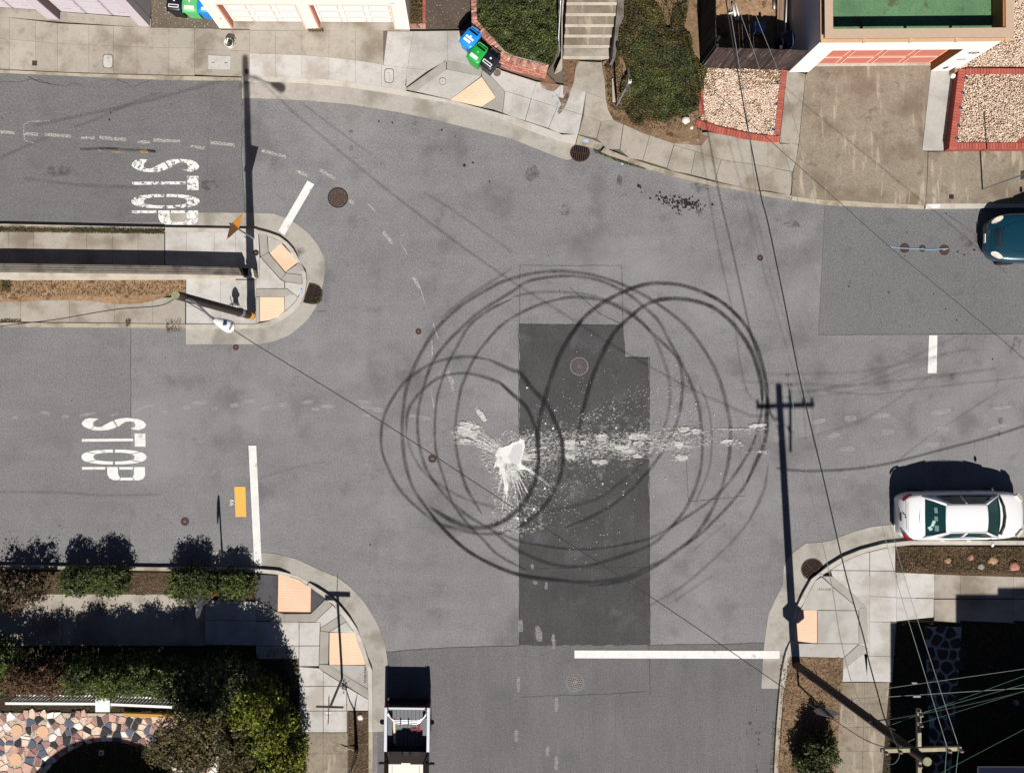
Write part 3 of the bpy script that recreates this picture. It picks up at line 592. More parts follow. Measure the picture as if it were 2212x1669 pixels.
# ------------------------------------------------------------------ road markings
PZ=.013
def marking(name,label,polys,mat,z=PZ,part='letter_stroke'):
    c=M(sum(p[0] for p in polys[0])/len(polys[0]),sum(p[1] for p in polys[0])/len(polys[0]),0)
    if len(polys)==1: return tag(obj(name,prism(polys[0],z),mat),label,'road marking')
    e=tag(empty(name,c),label,'road marking')
    for p in polys: obj(part,prism(p,z),mat,e)
    return e
Sx,Sy=985,0
def ringpart(a0,a1,cx=985,cy=628,ro=(281,65),ri=(178,38)):
    n=9; o=[];i_=[]
    for k in range(n+1):
        a=a0+(a1-a0)*k/n
        o.append((cx+ro[0]*math.copysign(abs(math.cos(a))**.85,math.cos(a)),cy+ro[1]*math.copysign(abs(math.sin(a))**.8,math.sin(a))))
        i_.append((cx+ri[0]*math.copysign(abs(math.cos(a))**.8,math.cos(a)),cy+ri[1]*math.copysign(abs(math.sin(a))**.8,math.sin(a))))
    return o+i_[::-1]
pi=math.pi
STOP=[[(705,345),(712,325),(735,302),(775,292),(815,294),(855,298),(830,310),(812,325),(805,345),(808,360),(785,390),(755,380),(725,365)],
 [(790,395),(812,362),(840,370),(872,368),(925,340),(975,315),(1010,368),(975,384),(930,396),(860,400)],
 [(985,312),(1010,302),(1050,294),(1100,290),(1165,296),(1155,325),(1120,320),(1085,325),(1050,345),(1020,368)],
 [(1170,297),(1205,302),(1240,320),(1265,350),(1250,375),(1225,388),(1195,397),(1160,392),(1125,380),(1150,376),(1166,365),(1170,350),(1157,325)],
 [(708,472),(1150,468),(1152,492),(708,497)],[(1163,424),(1256,424),(1258,540),(1165,538)],
 ringpart(pi-.62,pi+.62),ringpart(pi+.70,1.5*pi-.02),ringpart(1.5*pi+.02,2*pi-.70),ringpart(-.62,.62),ringpart(.70,.5*pi-.02),ringpart(.5*pi+.02,pi-.70),
 [(708,714),(912,714),(910,737),(708,737)],[(925,714),(1018,714),(1020,770),(1027,790),(1040,805),(1028,828),(980,828),(945,810),(928,780)],
 [(1030,714),(1148,714),(1148,737),(1030,737)],[(1158,714),(1252,714),(1254,780),(1247,803),(1230,820),(1200,830),(1165,830),(1145,803),(1156,785),(1158,765)],
 [(1047,805),(1143,805),(1155,830),(1033,830)]]
marking('stop_lettering','crisp white STOP lettering on the lower road left of its long white line',[[T(0,2,x,y) for x,y in p] for p in STOP],paint)
def up(x,y):
    X=284+(x-705)*(147/560); 
    segs=[(290,343),(400,372),(424,380),(540,411),(563,419),(692,450),(712,454),(832,486)]
    for (a,b),(c,d) in zip(segs,segs[1:]):
        if y<=c: return X,b+(d-b)*(y-a)/(c-a)
    return X,486
marking('stop_lettering','chipped and patchy white STOP lettering on the upper road beside the island',[[up(x,y) for x,y in p] for p in STOP],paint_worn,z=.018)
marking('stop_line','long white stop line reaching from the lane to the corner kerb',[PP(536.7,962,553.5,962,565.5,1222,549.5,1222)],paint,z=.017)
marking('stop_line','short slanted white stop line touching the rounded island tip',[TP(1,0,445,1560,503,1592)+TP(1,1,245,375,193,335)],paint,z=.017)
marking('stop_line','short upright white stop line right of the lone pole shadow',[PP(2007,724,2025,724,2023.5,806,2004,806)],paint)
marking('stop_line','long horizontal white stop line across the mouth of the bottom road',[PP(1241,1404,1684,1405,1684,1422,1241,1421)],paint,z=.017)
marking('bus_stop_box','solid orange painted box beside the small number 66',[TP(0,2,2025,885,2120,885,2128,1145,2035,1145)],paint_or)
marking('worn_bus_box','scraps of orange paint on black tar above the STOP lettering',[TP(0,0,845,1290,880,1300,870,1312,850,1312),TP(0,0,960,1305,1075,1312,1075,1322,975,1322),TP(0,0,1175,1298,1280,1303,1280,1325,1230,1322)],worn('worn_orange',A(214,170,90),6,.4,.6),part='paint_scrap')
obj('tar_mark',ribbon(TP(0,0,690,1290,900,1282,1345,1308),9,.011),sk2,road); obj('tar_mark',ribbon(TP(0,0,920,1280,1020,1285),5,.012),sk1,road); obj('tar_mark',ribbon(TP(0,0,1270,1300,1345,1310),9,.0115),sk1,road)
def text_mesh(name,s,size,mat,mtx,parent=None,label=None,ext=.0015):
    cu=bpy.data.curves.new('t','FONT'); cu.body=s; cu.size=size; cu.extrude=ext; cu.align_x='CENTER'; cu.align_y='CENTER'
    t=bpy.data.objects.new('t',cu); COL.objects.link(t); dg=bpy.context.evaluated_depsgraph_get()
    me=bpy.data.meshes.new_from_object(t.evaluated_get(dg)); bpy.data.objects.remove(t); me.transform(mtx)
    if parent is not None: me.transform(wm(parent).inverted())
    me.materials.append(mat); me.name=name; o=bpy.data.objects.new(name,me); COL.objects.link(o)
    if parent is not None: o.parent=parent
    return o
def TM(x,y,z,rz=0): return Matrix.Translation(M(x,y,z))@Matrix.Rotation(rz,4,'Z')
tag(text_mesh('painted_number','66',.24,paint,TM(501,1085,.014,-pi/2)),'small white painted 66 on the asphalt beside the orange box','road marking')
stamp=plain('stamped_letters',A(96,90,82),.95,.1)
text_mesh('stamped_text','PACHECO',.125,stamp,TM(788.5,1458,.135,-pi/2),corner); text_mesh('stamped_text','15TH AVE',.115,stamp,TM(1780,1273,.135,0),se)
# dashes of old lane paint
dash=[TP(0,0,0,1140,125,1148),TP(0,0,210,1155,330,1162),TP(0,0,385,1162,615,1178),TP(0,0,700,1190,820,1192),TP(0,0,860,1190,1090,1205),TP(0,0,1190,1225,1295,1228),TP(0,0,1325,1210,1555,1220),TP(0,0,1650,1265,1770,1280),TP(0,0,1820,1230,2030,1255),
 TP(1,0,50,1300,260,1355),TP(1,0,345,1475,455,1520),TP(1,0,550,1465,685,1545),TP(1,1,805,70,850,105),TP(1,1,1095,340,1178,440),TP(1,1,1360,730,1415,835)]
for k,d in enumerate(dash):
    w=7 if k not in (3,7) else 6
    obj('lane_dash',ribbon(wob(d,10,.3,k),w,.010),paint_faint,road)
for p,w in ((TP(1,1,1245,430,1305,535),1.8),(TP(1,1,1425,840,1457,965),2.5),(TP(1,1,1520,1270,1523,1410),2.6),(TP(1,2,1510,40,1538,200),2.4),(TP(0,0,205,1150,205,1080,245,1050,430,1045),1.6),(TP(0,0,205,1155,215,1215,290,1235),2.5),(TP(1,1,1650,1545,1700,1655),9),(TP(1,2,1690,0,1702,50),5),(TP(1,2,1900,200,1990,320),8),(TP(1,1,1530,1130,1545,1180,1575,1270),3),(TP(1,1,960,95,1035,170),3)):
    obj('paint_streak',ribbon(p,w,.0105),paint_faint,road)
for p,w in ((TP(0,0,0,1365,200,1275,430,1180),12),(TP(0,0,640,1100,900,1000,1180,870,1400,800),10),(TP(1,0,380,880,700,1120,1000,1340),9),(TP(1,1,1450,0,1750,190,2212,520),11),(TP(1,2,0,825,300,730,600,670),6),(TP(0,2,0,930,500,935,900,960,1400,950),9),(TP(2,2,1550,1450,1850,1200),8),(TP(2,3,1380,210,1600,60,1700,0),10),
          (TP(3,2,500,60,900,90,1300,40,2212,-60),8),(TP(3,1,1555,200,1700,300,1820,390),7),(TP(3,2,1100,680,1400,450,2000,60),7),(TP(0,1,200,-120,700,-60,1200,-40),12)):
    obj('faint_wire_shadow',ribbon(spline(p,5),w,.0085),sk4,road)  # shadows of overhead wires, painted on the road as faint dark ribbons
# ------------------------------------------------------------------ tyre marks of the drifting car
K1,K2=1,2
rings=[
 ('sk2',7.5,1,[(1106,602),(1156,590),(1206,586),(1256,590),(1306,601),(1356,620),(1406,647),(1456,682),(1493,717),(1531,772),(1556,825),(1573,892),(1578,930),(1576,980),(1566,1030),(1548,1080),(1521,1130),(1493,1165),(1443,1204.5),(1406,1222),(1350,1246),(1290,1256),(1230,1256),(1157,1248),(1106,1237),(1053,1214.5),(1003,1184.5),(953,1137),(915.5,1089.5),(890.5,1049.5),(875.5,1000),(869,942),(870.5,892),(880.5,829.5),(908,765),(943,710),(990.5,665),(1028,640),(1078,612)]),
 ('sk2',7,1,[(1106,630),(1143.5,607),(1206,597),(1256,598.5),(1306,610),(1356,635),(1393.5,665),(1423.5,695),(1443.5,732),(1468.5,777),(1491,825),(1508.5,874.5),(1516,930),(1517,980),(1511,1024.5),(1493.5,1074.5),(1468.5,1117),(1438.5,1149.5),(1403,1178),(1331,1204.5),(1268.5,1222),(1206,1221),(1156,1206),(1106,1180),(1065.5,1147),(1015.5,1117),(978,1087),(940.5,1044.5),(915.5,999.5),(903,942),(903,892),(913,844.5),(933,785),(965.5,740),(990.5,715),(1028,680),(1065.5,655)]),
 ('sk3',7,0,[(1106,642),(1156,632),(1206,631),(1268.5,636),(1318.5,652),(1356,670),(1393.5,702),(1418.5,740),(1433.5,777),(1446,825),(1446,880),(1431,934.5),(1418.5,967),(1398.5,992),(1356,1029.5),(1293.5,1074.5),(1231,1094.5),(1171,1107)]),
 ('sk2',6,0,[(1106,646),(1060,668),(1015.5,702),(985.5,752),(965.5,790),(953,827),(943,867),(939,930),(943,980),(958,1030),(978,1087),(1010.5,1132),(1040.5,1162),(1078,1199.5),(1140,1232)]),
 ('sk2',7,0,[(1040.5,1109.5),(1010.5,1059.5),(995.5,1017),(985.5,967),(984,917),(993,854.5),(1000.5,827),(1023,777),(1053,735),(1090.5,697),(1143.5,667),(1193.5,650),(1243.5,642),(1306,651),(1366,682),(1406,717),(1443.5,752),(1468.5,785),(1474,840),(1466,900),(1440,960),(1406,1010),(1350,1070),(1290,1110),(1220,1140)]),
 ('sk1',9,0,[(1261,687),(1231,730),(1206,775),(1188.5,824.5),(1176,867),(1166,904.5),(1161,954.5),(1162,1004.5),(1153.5,1047),(1131,1089.5),(1106,1112),(1090.5,1124.5),(1053,1139.5),(1015.5,1140.5),(978,1127),(928,1097)]),
 ('sk1',8,0,[(1231,730),(1261,687),(1306,652),(1356,627),(1393.5,615),(1431,612),(1481,618.5),(1531,637),(1568.5,660),(1606,697),(1631,740),(1646,785),(1657,840),(1657,890),(1653.5,949.5),(1636,992),(1613.5,1042)]),
 ('sk2',6.5,0,[(1636,992),(1613.5,1042),(1581,1084.5),(1543.5,1124.5),(1506,1159.5),(1456,1192),(1406,1229.5),(1340,1256),(1270,1266)]),
 ('sk1',8.5,0,[(1251,970),(1251,942),(1253.5,912),(1266,862),(1281,812),(1301,765),(1326,720),(1356,690),(1393.5,660),(1431,647),(1481,647),(1531,660),(1568.5,685),(1601,722),(1626,765),(1643.5,825),(1647,867)]),
 ('sk2',6,0,[(1643.5,825),(1647,867),(1641,912),(1626,960),(1601,1005),(1568.5,1049.5),(1531,1084.5),(1456,1134.5),(1406,1162),(1356,1174.5),(1293.5,1184.5),(1231,1186),(1168.5,1178),(1123,1169.5),(1078,1152)]),
 ('sk1',8,0,[(1053,777),(1106,801),(1123.5,807),(1151,842),(1181,874.5),(1201,917),(1213.5,954.5),(1216,1004.5),(1203.5,1049.5),(1176,1094.5),(1143.5,1124.5),(1115,1142)]),
 ('sk2',6.5,0,[(1115,1142),(1078,1152),(1028,1152),(978,1140),(940.5,1127),(890.5,1087),(858,1049.5),(835.5,1004.5),(824,967),(825.5,917),(840.5,874.5),(870.5,829.5),(900,805),(928,788),(965.5,776),(1015.5,771),(1053,777)]),
 ('sk2',6.5,0,[(878,942),(880.5,892),(898,859.5),(928,830),(953,815),(990.5,807),(1028,810),(1078,827),(1106,852)]),
 ('sk1',7.5,0,[(1078,827),(1106,852),(1136,879.5),(1153.5,917),(1161,942),(1166,1000)]),
 ('sk3',6.5,0,[(878,942),(890.5,980),(915.5,1019.5),(953,1049.5),(1003,1077),(1053,1092),(1090.5,1102),(1160,1104)]),
 ('sk3',7,0,[(1106,560+20),(1060,610),(1000,650),(950,690)]),
 ('sk1',7,0,[(915,1089),(953,1137),(1003,1184.5),(1053,1214.5),(1106,1237),(1157,1248),(1230,1254)]),
 ('sk3',6,0,[(1646,1080),(1600,1150),(1540,1210),(1470,1270),(1400,1310)]),('sk3',6,0,[(1660,1000),(1650,1060),(1620,1120)]),
 ('sk3',5,0,[(1500,1090),(1530,1020),(1538,950),(1530,880),(1510,830)]),
]
SKM={'sk1':sk1,'sk2':sk2,'sk3':sk3}
for i,(m,wd,cl,pts) in enumerate(rings):
    P=spline(pts,6,bool(cl)); n=len(P)
    ww=[wd*1.75*(.82+.3*float(vnoise(np.array([k*.15]),np.array([i*3.1]),1,5)[0]))*(1 if cl else min(1,.25+min(k,n-1-k)/6)) for k in range(n)]
    obj('skid_mark',ribbon(P,ww,(.056+.0005*i) if i in (5,10,13) else .014+.0011*i),SKM[m],road)
# ------------------------------------------------------------------ burst of white paint
def slivers(name,items,mat,z,label=None,parent=None):
    """items: (x,y,angle,length,width) in plan units -> thin pointed flakes"""
    A_=np.array(items); c,s=np.cos(A_[:,2]),np.sin(A_[:,2]); L=A_[:,3]/2; Wd=A_[:,4]/2
    T_=[(-1,0),(-.55,.8),(.5,1),(1,.15),(1,-.15),(.45,-.9),(-.6,-.7)]
    v=np.stack([np.stack([A_[:,0]+a*L*c-b*Wd*s, A_[:,1]+a*L*s+b*Wd*c],1) for a,b in T_],1).reshape(-1,2)
    return bulk(name,Mn(v,np.full(len(v),z)),7,[[6,5,4,3,2,1,0]],mat,parent)
spill=tag(empty('paint_spill',M(1106,982,0)),'burst of spilled white paint with radiating splashes and smears on the dark patch','paint spill')
body=[(350,560),(395,495),(470,490),(520,470),(600,425),(680,400),(730,355),(765,385),(800,380),(790,430),(800,480),(790,540),(775,600),(745,660),(735,720),(760,780),(830,830),(900,850),(880,880),(800,850),(720,860),(640,840),(590,810),(540,760),(560,900),(500,780),(470,800),(510,1000),(540,1140),(520,1200),(500,1250),(470,1150),(460,1020),(430,900),(400,960),(395,830),(350,790),(300,840),(320,740),(360,680),(330,620),(350,590)]
def Zt(x,y): return ((1780+x/4.2538)*.57604,(1560+y/4.2538)*.57604)
core=[]
rr=random.Random(3)
for (a,b),(c,d) in zip(body,body[1:]+body[:1]):
    n=max(1,int(math.hypot(c-a,d-b)/14))
    for i in range(n):
        t=i/n; core.append(Zt(a+(c-a)*t+rr.uniform(-7,7),b+(d-b)*t+rr.uniform(-7,7)))
obj('paint_pool',prism(core,.046),splash,spill)
gl=plain('wet_paint_grey',A(206,207,208),.3,.5); obj('paint_skin',prism([Zt(x,y) for x,y in [(520,640),(560,620),(600,520),(620,470),(730,440),(760,470),(755,600),(715,700),(700,770),(640,770),(570,720)]],.05),gl,spill)
it=[]; cx,cy=1098,978
def ray(n,a0,a1,r0,r1,l0,l1,w0,w1,pw=1.6):
    for _ in range(n):
        a=R(rr.uniform(a0,a1)); d=r0+(r1-r0)*rr.random()**pw; x=cx+math.cos(a)*d; y=cy+math.sin(a)*d
        it.append((x,y,a+rr.uniform(-.08,.08),rr.uniform(l0,l1),rr.uniform(w0,w1)))
ray(220,55,112,24,62,5,16,.25,.7); ray(150,80,98,50,165,3,12,.25,.8,1.5); ray(260,190,222,25,120,3,16,.25,.8,1.3); ray(280,-60,70,28,75,1.2,4,.3,.9); ray(110,0,360,20,44,2,8,.25,.6,1)
ray(620,-45,60,35,190,.7,2,.3,.8,1.2); ray(620,-28,-2,60,420,.9,5,.3,.8,1.2); ray(160,90,230,20,60,3,10,.3,.9); ray(200,0,60,60,300,1,5,.25,.7); ray(120,40,75,30,150,3,14,.2,.5)
ray(170,-60,60,100,330,.9,2.2,.7,1.6)
for p,r in ((T(2,2,880,210),3.2),(T(2,2,890,298),2.2),(T(2,2,900,378),4.5),(T(2,2,185,437),4.5),(T(2,2,130,30),4),(T(2,2,370,225),3),(T(2,2,285,900),4.5),(T(2,2,320,905),2.2),(T(2,2,785,860),3.5),(T(2,2,990,855),2.5),(T(2,2,960,955),2.5),(T(2,2,1750,267),2.2),(T(2,2,1590,170),3),(T(2,2,1540,235),2),(T(2,2,1805,772),2.5),(T(2,2,1330,820),2),(T(2,2,1410,275),2.2),(T(2,2,240,187),1.8),(T(2,2,653,290),2.4),(T(2,2,45,1155),8),(T(2,2,120,1180),7),(T(2,2,190,1080),6),(T(2,2,355,380),5),(T(2,2,290,340),4)):
    it.append((p[0],p[1],rr.uniform(0,3),r*1.2,r*.8))
for (x0,y0,x1,y1,n) in [(430,480,640,640,260),(640,470,1170,600,420),(700,660,830,700,70),(1010,430,1170,480,120),(760,420,830,520,60),(1190,490,1560,560,170),(1340,410,1640,440,90),(1400,610,1520,660,60),(1440,370,1530,400,40),(1560,390,1640,430,40),(1790,480,2030,540,70),(1820,380,2212,400,70),(900,590,1140,640,60),(2080,570,2212,600,30)]:
    for _ in range(n):
        x,y=T(2,2,rr.gauss((x0+x1)/2,(x1-x0)/3.6),rr.gauss((y0+y1)/2,(y1-y0)/3.4)); it.append((x,y,rr.gauss(-.05,.06),rr.uniform(1.5,9),rr.uniform(.3,.95)))
for (x,y,rx_,ry_,m_) in ((1100,985,60,52,paint_mist),(1150,978,60,46,paint_mist),(1215,965,95,34,paint_mist),(1330,962,110,30,paint_mist),(1085,1055,22,62,paint_mist),(1012,934,38,22,paint_mist),(1300,950,190,60,paint_veil),(1120,1120,60,40,paint_mist),(1450,948,100,26,paint_mist),(1600,944,90,22,paint_veil),(1200,1010,120,70,paint_veil)):
    obj('paint_haze',prism([(x+rx_*math.cos(2*pi*k/40)*rr.uniform(.8,1.12),y+ry_*math.sin(2*pi*k/40)*rr.uniform(.8,1.12)) for k in range(40)],.0405+.0006*rr.random()),m_,spill)
for k in range(26):
    a=R(rr.choice([rr.uniform(60,110),rr.uniform(78,98),rr.uniform(30,75),rr.uniform(195,218),rr.uniform(-15,10)])); r0=rr.uniform(18,34); r1=r0+rr.uniform(25,95); n=14
    pts=[(1098+math.cos(a)*(r0+(r1-r0)*i/(n-1))+rr.uniform(-.5,.5),986+math.sin(a)*(r0+(r1-r0)*i/(n-1))+rr.uniform(-.5,.5)) for i in range(n)]
    obj('paint_streak',ribbon(pts,[rr.uniform(2.5,6.5)*(1-i/n)**.8+.5 for i in range(n)],.0425+.0001*k),paint_smear,spill)
slivers('paint_splashes',it,splash,.047,parent=spill)['kind']='stuff'
ribs=[(TP(2,2,455,510,545,505),12),(TP(2,2,455,548,545,545),9),(TP(2,2,460,625,545,630),10),(TP(2,2,1010,458,1165,445),11),(TP(2,2,890,548,1010,552),10),(TP(2,2,945,580,1060,580),8),(TP(2,2,690,672,825,668),8),(TP(2,2,725,465,815,460),13),(TP(2,2,1050,515,1140,512),8),(TP(2,2,590,505,640,500),9),
 (TP(2,2,1410,528,1480,522),10),(TP(2,2,1440,395,1530,385),8),(TP(2,2,1560,410,1625,405),10),(TP(2,2,1800,500,1910,488),6),(TP(2,2,2050,365,2200,350),7),(TP(2,2,1410,640,1520,632),8),(TP(2,2,1050,622,1125,622),7),
 (TP(1,2,1740,385,1910,440),15),(TP(1,2,1760,340,1930,370),10),(TP(1,2,1760,480,1840,490),6),(TP(1,2,1910,220,1985,315),9),
 (TP(3,2,370,330,500,310),6),(TP(3,2,520,450,620,435),7),(TP(3,2,45,470,150,455),9),(TP(3,2,980,410,1090,405),8),(TP(3,2,890,280,1050,265),8),(TP(3,2,1400,250,1580,225),8),(TP(3,2,1460,390,1560,380),8),(TP(3,2,620,560,750,555),8),(TP(3,2,40,340,110,330),5),(TP(3,2,1360,525,1480,515),8),(TP(3,2,1950,205,2100,195),6),(TP(3,2,1900,390,2060,350),6),(TP(3,2,660,300,760,285),8),
 (TP(1,2,860,150,1000,150),7),(TP(1,2,880,190,1000,195),6),(TP(1,2,1000,215,1100,220),6),(TP(1,2,390,160,500,150),6),(TP(1,2,480,215,550,215),5),(TP(1,2,570,190,680,185),6),(TP(1,2,40,205,110,195),5),(TP(1,2,200,175,270,175),8),(TP(1,2,1330,270,1510,300),7),(TP(1,2,920,262,985,265),5),
 (TP(0,2,1170,235,1250,190,1330,180),5),(TP(0,2,1400,240,1450,235),5),(TP(0,2,1580,200,1645,195),7),(TP(0,2,1660,165,1790,150),7),(TP(0,2,1830,212,1885,205),5),(TP(0,2,1990,185,2060,175),7),(TP(0,2,2110,150,2212,140),7),(TP(0,2,960,265,1020,255),4),(TP(0,2,350,240,430,260),5),(TP(0,2,535,280,590,275),4),(TP(0,2,690,270,830,240),5),(TP(0,2,110,285,160,285),4),
 (TP(2,3,70,370,75,470),7),(TP(2,3,215,420,235,550),9),(TP(2,3,350,490,355,620),5),(TP(2,3,375,1020,375,1150),5),(TP(2,3,375,1520,375,1640),5),(TP(2,3,55,850,55,980),5),(TP(2,3,300,1440,300,1520),5),(TP(2,3,290,50,290,110),4),(TP(2,3,175,40,215,60),5),(TP(2,3,35,1300,35,1400),6),(TP(2,2,175,1550,180,1600),5)]
def tap(p,w,k):
    q=wob(p,4,.7,k); n=len(q); r=random.Random(k)
    return q,[w*(.35+.65*math.sin(pi*(i+.6)/(n+.2))**.6)*r.uniform(.7,1.15) for i in range(n)]
for k,(p,w_) in enumerate(ribs):
    strong=k<17 or 17<=k<21
    obj('paint_smudge',ribbon(*tap(p,w_*(1.25 if strong else 1.6),k),.044 if strong else .012),paint_smear if strong else paint_ghost,spill if strong else road)
# stains, oil, specks
def blob(x,y,r,seed,sx=1.0):
    q=random.Random(seed); n=11
    return [(x+math.cos(2*pi*i/n)*r*sx*q.uniform(.6,1.25),y+math.sin(2*pi*i/n)*r*q.uniform(.6,1.25)) for i in range(n)]
oilm=NM('oil_black',A(24,22,24),.6,.4).done()
oil=MB(); rs=random.Random(5)
def addb(x,y,r,sx=1): oil.add(*prism(blob(x,y,r,rs.random(),sx),.0115+rs.random()*.0005))
for x,y,r in [(1480,20,0)]: pass
for x,y,r,m in [(1500,75,22,1),(1520,100,20,1),(1590,95,14,1),(1545,105,16,1),(1435,85,14,1),(1405,40,13,1),(1430,125,15,1),(1500,130,12,1),(1440,160,10,1),(1375,15,0,1),(1390,70,7,1),(1665,120,6,1),(1530,155,7,1),(1300,45,8,1),(1330,40,8,1),(1465,200,5,1),(1345,90,6,1),(1360,100,6,1),(1580,115,9,1),(1470,90,9,1),(1120,5,7,1),(1150,0,5,1),(1240,40,5,1),(315,552,6,1),(375,690,6,1),(700,1080,3,1),(410,850,6,1)]:
    if r: addb(*T(2,1,x,y),r/4)
for x,y,r in [(1095,1605,16),(1110,1620,10)]: addb(*T(2,0,x,y),r/4)
for x,y,r in [(1062,1050,9),(1180,1060,9),(1800,1430,14),(1875,1405,10),(1740,1395,4),(1605,1125,8),(1720,1180,6),(2020,1570,8),(1345,1380,4),(1550,1445,5),(1600,1295,6),(840,880,4)]: addb(*T(1,0,x,y),r/4)
for x,y,r in [(955,972,7),(945,1035,8),(1310,810,5),(1480,902,5),(1730,898,4),(245,1378,4),(1915,1055,4),(16,1018,5),(440,1440,4),(250,1568,4),(1020,1610,4),(1057,1610,4)]: addb(*T(0,0,x,y),r/4)
for x,y,r in [(1548,1380,11),(1592,1325,7),(515,1222,7),(530,1250,4),(510,1300,5),(775,1380,4),(850,1265,5),(1052,1098,4),(620,143,5),(1475,1198,4),(1360,1430-1440+0,0)]:
    if r: addb(*T(0,2,x,y),r/4)
for x,y,r in [(985,1388,8),(1118,1515,4),(445,970,3),(1870,1130,3)]: addb(*T(1,2,x,y),r/4)
for x,y,r in [(712,766,4),(707,787,5),(698,815,9),(555,740,4),(643,833,4),(1045,870,9),(993,915,5),(1350,1065,5),(1535,1012,6),(1632,1108,8),(1663,1075,4),(1222,1158,5),(1942,1443,8),(1212,1398,4),(1430,882,6),(1538,188,8),(1380,232,4),(1198,348,6),(1185,553,5),(1782,500,9),(1640,515,8),(1697,545,8)]: addb(*T(3,1,x,y),r/4)
for x,y,r in [(2020,1245,15),(2072,1330,9),(2100,1330,8),(2093,1385,9),(2092,1425,9),(2035,1295,6),(1935,1385,6),(1992,1330,6),(2073,1610,8),(2080,1650,12),(1980,1250,4),(1975,1015,5),(2075,1130,7),(1815,1035,4),(1935,1558,4),(600,700,0)]:
    if r: addb(*T(2,3,x,y),r/4)
for _ in range(150):
    q_=rs.gauss(0,1); addb(*T(2,1,1440+130*q_,90+22*q_+rs.gauss(0,34)),rs.uniform(.4,2.6))
for _ in range(200): addb(rs.uniform(0,2212),rs.uniform(180,1660),rs.uniform(.4,1.1)) if True else 0
tag(oil.build('oil_drips',oilm),kind='stuff')
stainm=worn('stain_brown',A(84,74,70),3,.42,.8,fine=True)
for x,y,r,sx in [T(2,0,1460-1290,1500)+(16,1),T(2,0,930,1560)+(14,.6),T(2,0,1620,1620)+(14,1.8),T(2,0,800,40)+(4,1),T(2,1,460,160)+(12,1.3),T(1,0,1380,1040)+(10,1),T(1,0,820,1150)+(6,1),T(1,0,820,1280)+(6,1),T(1,0,1095,1415)+(6,1.3),T(3,1,1730,455)+(9,1),T(3,1,1680,420)+(8,1),T(3,1,1810,410)+(9,1),T(3,1,2150,1300)+(14,.8),T(3,1,2110,1370)+(8,.8),T(3,1,1590,1590)+(9,.7),T(3,2,2010,320)+(9,1),T(3,2,1998,430)+(5,.5),T(3,1,210,280)+(10,2),T(3,1,75,240)+(5,1),T(2,1,1620,180)+(8,1.2),T(0,0,1800,1590)+(12,2),T(0,0,520,1480)+(14,3)]:
    obj('road_stain',prism(blob(x,y,r,x,sx),.0106),stainm,road)
mudm=worn('mud_film',A(150,112,84),3,.36,.62)
mudd=worn('mud_film_dark',A(120,84,58),4,.38,.6)
for i,p in enumerate([R0(435,515,590,520,545,600,540,700,500,800,470,860,440,820,445,700),R0(395,835,440,850,470,800,505,810,470,900,440,960,405,990,390,970,425,900),R0(230,695,300,640,380,720,420,740,360,795,270,770),R0(800,640,830,900,870,1010,1100,1130,1400,1240,1640,1260,1700,1180,1500,1120,1150,1080,950,1040,860,900)]):
    obj('mud_stain',prism(p,.137),mudm if i!=1 else mudd,north)
sprayb=plain('spray_blue',A(150,190,220),.8)
for a in (R0(345,820,365,830,350,850,340,845),R0(375,815,395,812,400,835,372,835),R0(455,860,470,870,465,880,450,875),R0(385,880,405,885,400,910,375,905)): obj('spray_mark',prism(a,.1385),worn('spray_blue_worn',A(150,190,220),8,.4,.6) if 'spray_blue_worn' not in MATS else MATS['spray_blue_worn'],north)
obj('gutter_stain',prism(TP(1,1,290,455,330,470,400,470,440,520,390,570,350,560,305,500),.0135),stainm,island)
# ------------------------------------------------------------------ buildings
def along(name,ax,ay,bx,by,z=.1):
    """frame at plan point a, local x towards plan point b, local y into the lot"""
    a=M(ax,ay,0); b=M(bx,by,0); d=b-a
    e=empty(name,(a.x,a.y,z),math.atan2(d.y,d.x)); return e,d.length
def B(name,mat,par,*boxes):
    m=MB()
    for b in boxes: m.b2(*b)
    return m.build(name,mat,par,local=True)
def garage(par,x0,x1,y,z0,z1,cols,rows,base,trim,pan,win=None,handles=False,depth=.03):
    d=B('garage_door',base,par,(x0,x1,y,y+.05,z0,z1))
    nr=rows+(1 if win else 0); rh=(z1-z0)/(nr+.0); cw=(x1-x0)/cols
    for r in range(nr):
        for c in range(cols):
            a=x0+c*cw; zb=z0+r*rh
            if win and r==nr-1:
                B('window',win,d,(a+.07,a+cw-.07,y-.006,y-.001,zb+.08,zb+rh-.07)); continue
            mx=.08 if not handles else .05; mz=.07 if not handles else .04
            p=B('panel',trim,d,(a+mx,a+cw-mx,y-.02,y-.001,zb+mz,zb+rh-mz))
            B('panel_field',pan,p,(a+mx+.045,a+cw-mx-.045,y-.028,y-.021,zb+mz+.045,zb+rh-mz-.045))
    return d
# white house, north-east
Hx0,Hx1=0,0
e,Lw=along('white_house',1701,158.5,2059,155.5); tag(e,'white stucco house with red garage door and green roof deck','house')
g0,g1=.74,5.24; WT=3.26
B('front_wall',wh_wall,e,(0,g0,0,.12,0,WT),(g1,Lw,0,.12,0,WT),(g0,g1,0,.12,2.28,WT))
B('reveal',brownin,e,(g1-.02,g1-.001,.0,.40,0,2.279))
B('side_wall',wh_wall,e,(0,.2,.121,9,0,WT)); B('side_wall',wh_wall,e,(Lw-.2,Lw,.121,9,0,WT))
B('inner_wall',brownin,e,(.21,g1+.0,.45,.50,0,2.5))
garage(e,g0-.1,g1-.021,.30,.03,2.30,4,3,rd_door,rd_trim,rd_door)
B('door_sill',con_ledge,e,(g0,g1-.03,.20,.29,.0,.06))
B('deck',deckg,e,(.2,Lw-.2,.125,9,2.86,2.93))
cz0,cz1=3.57,3.62
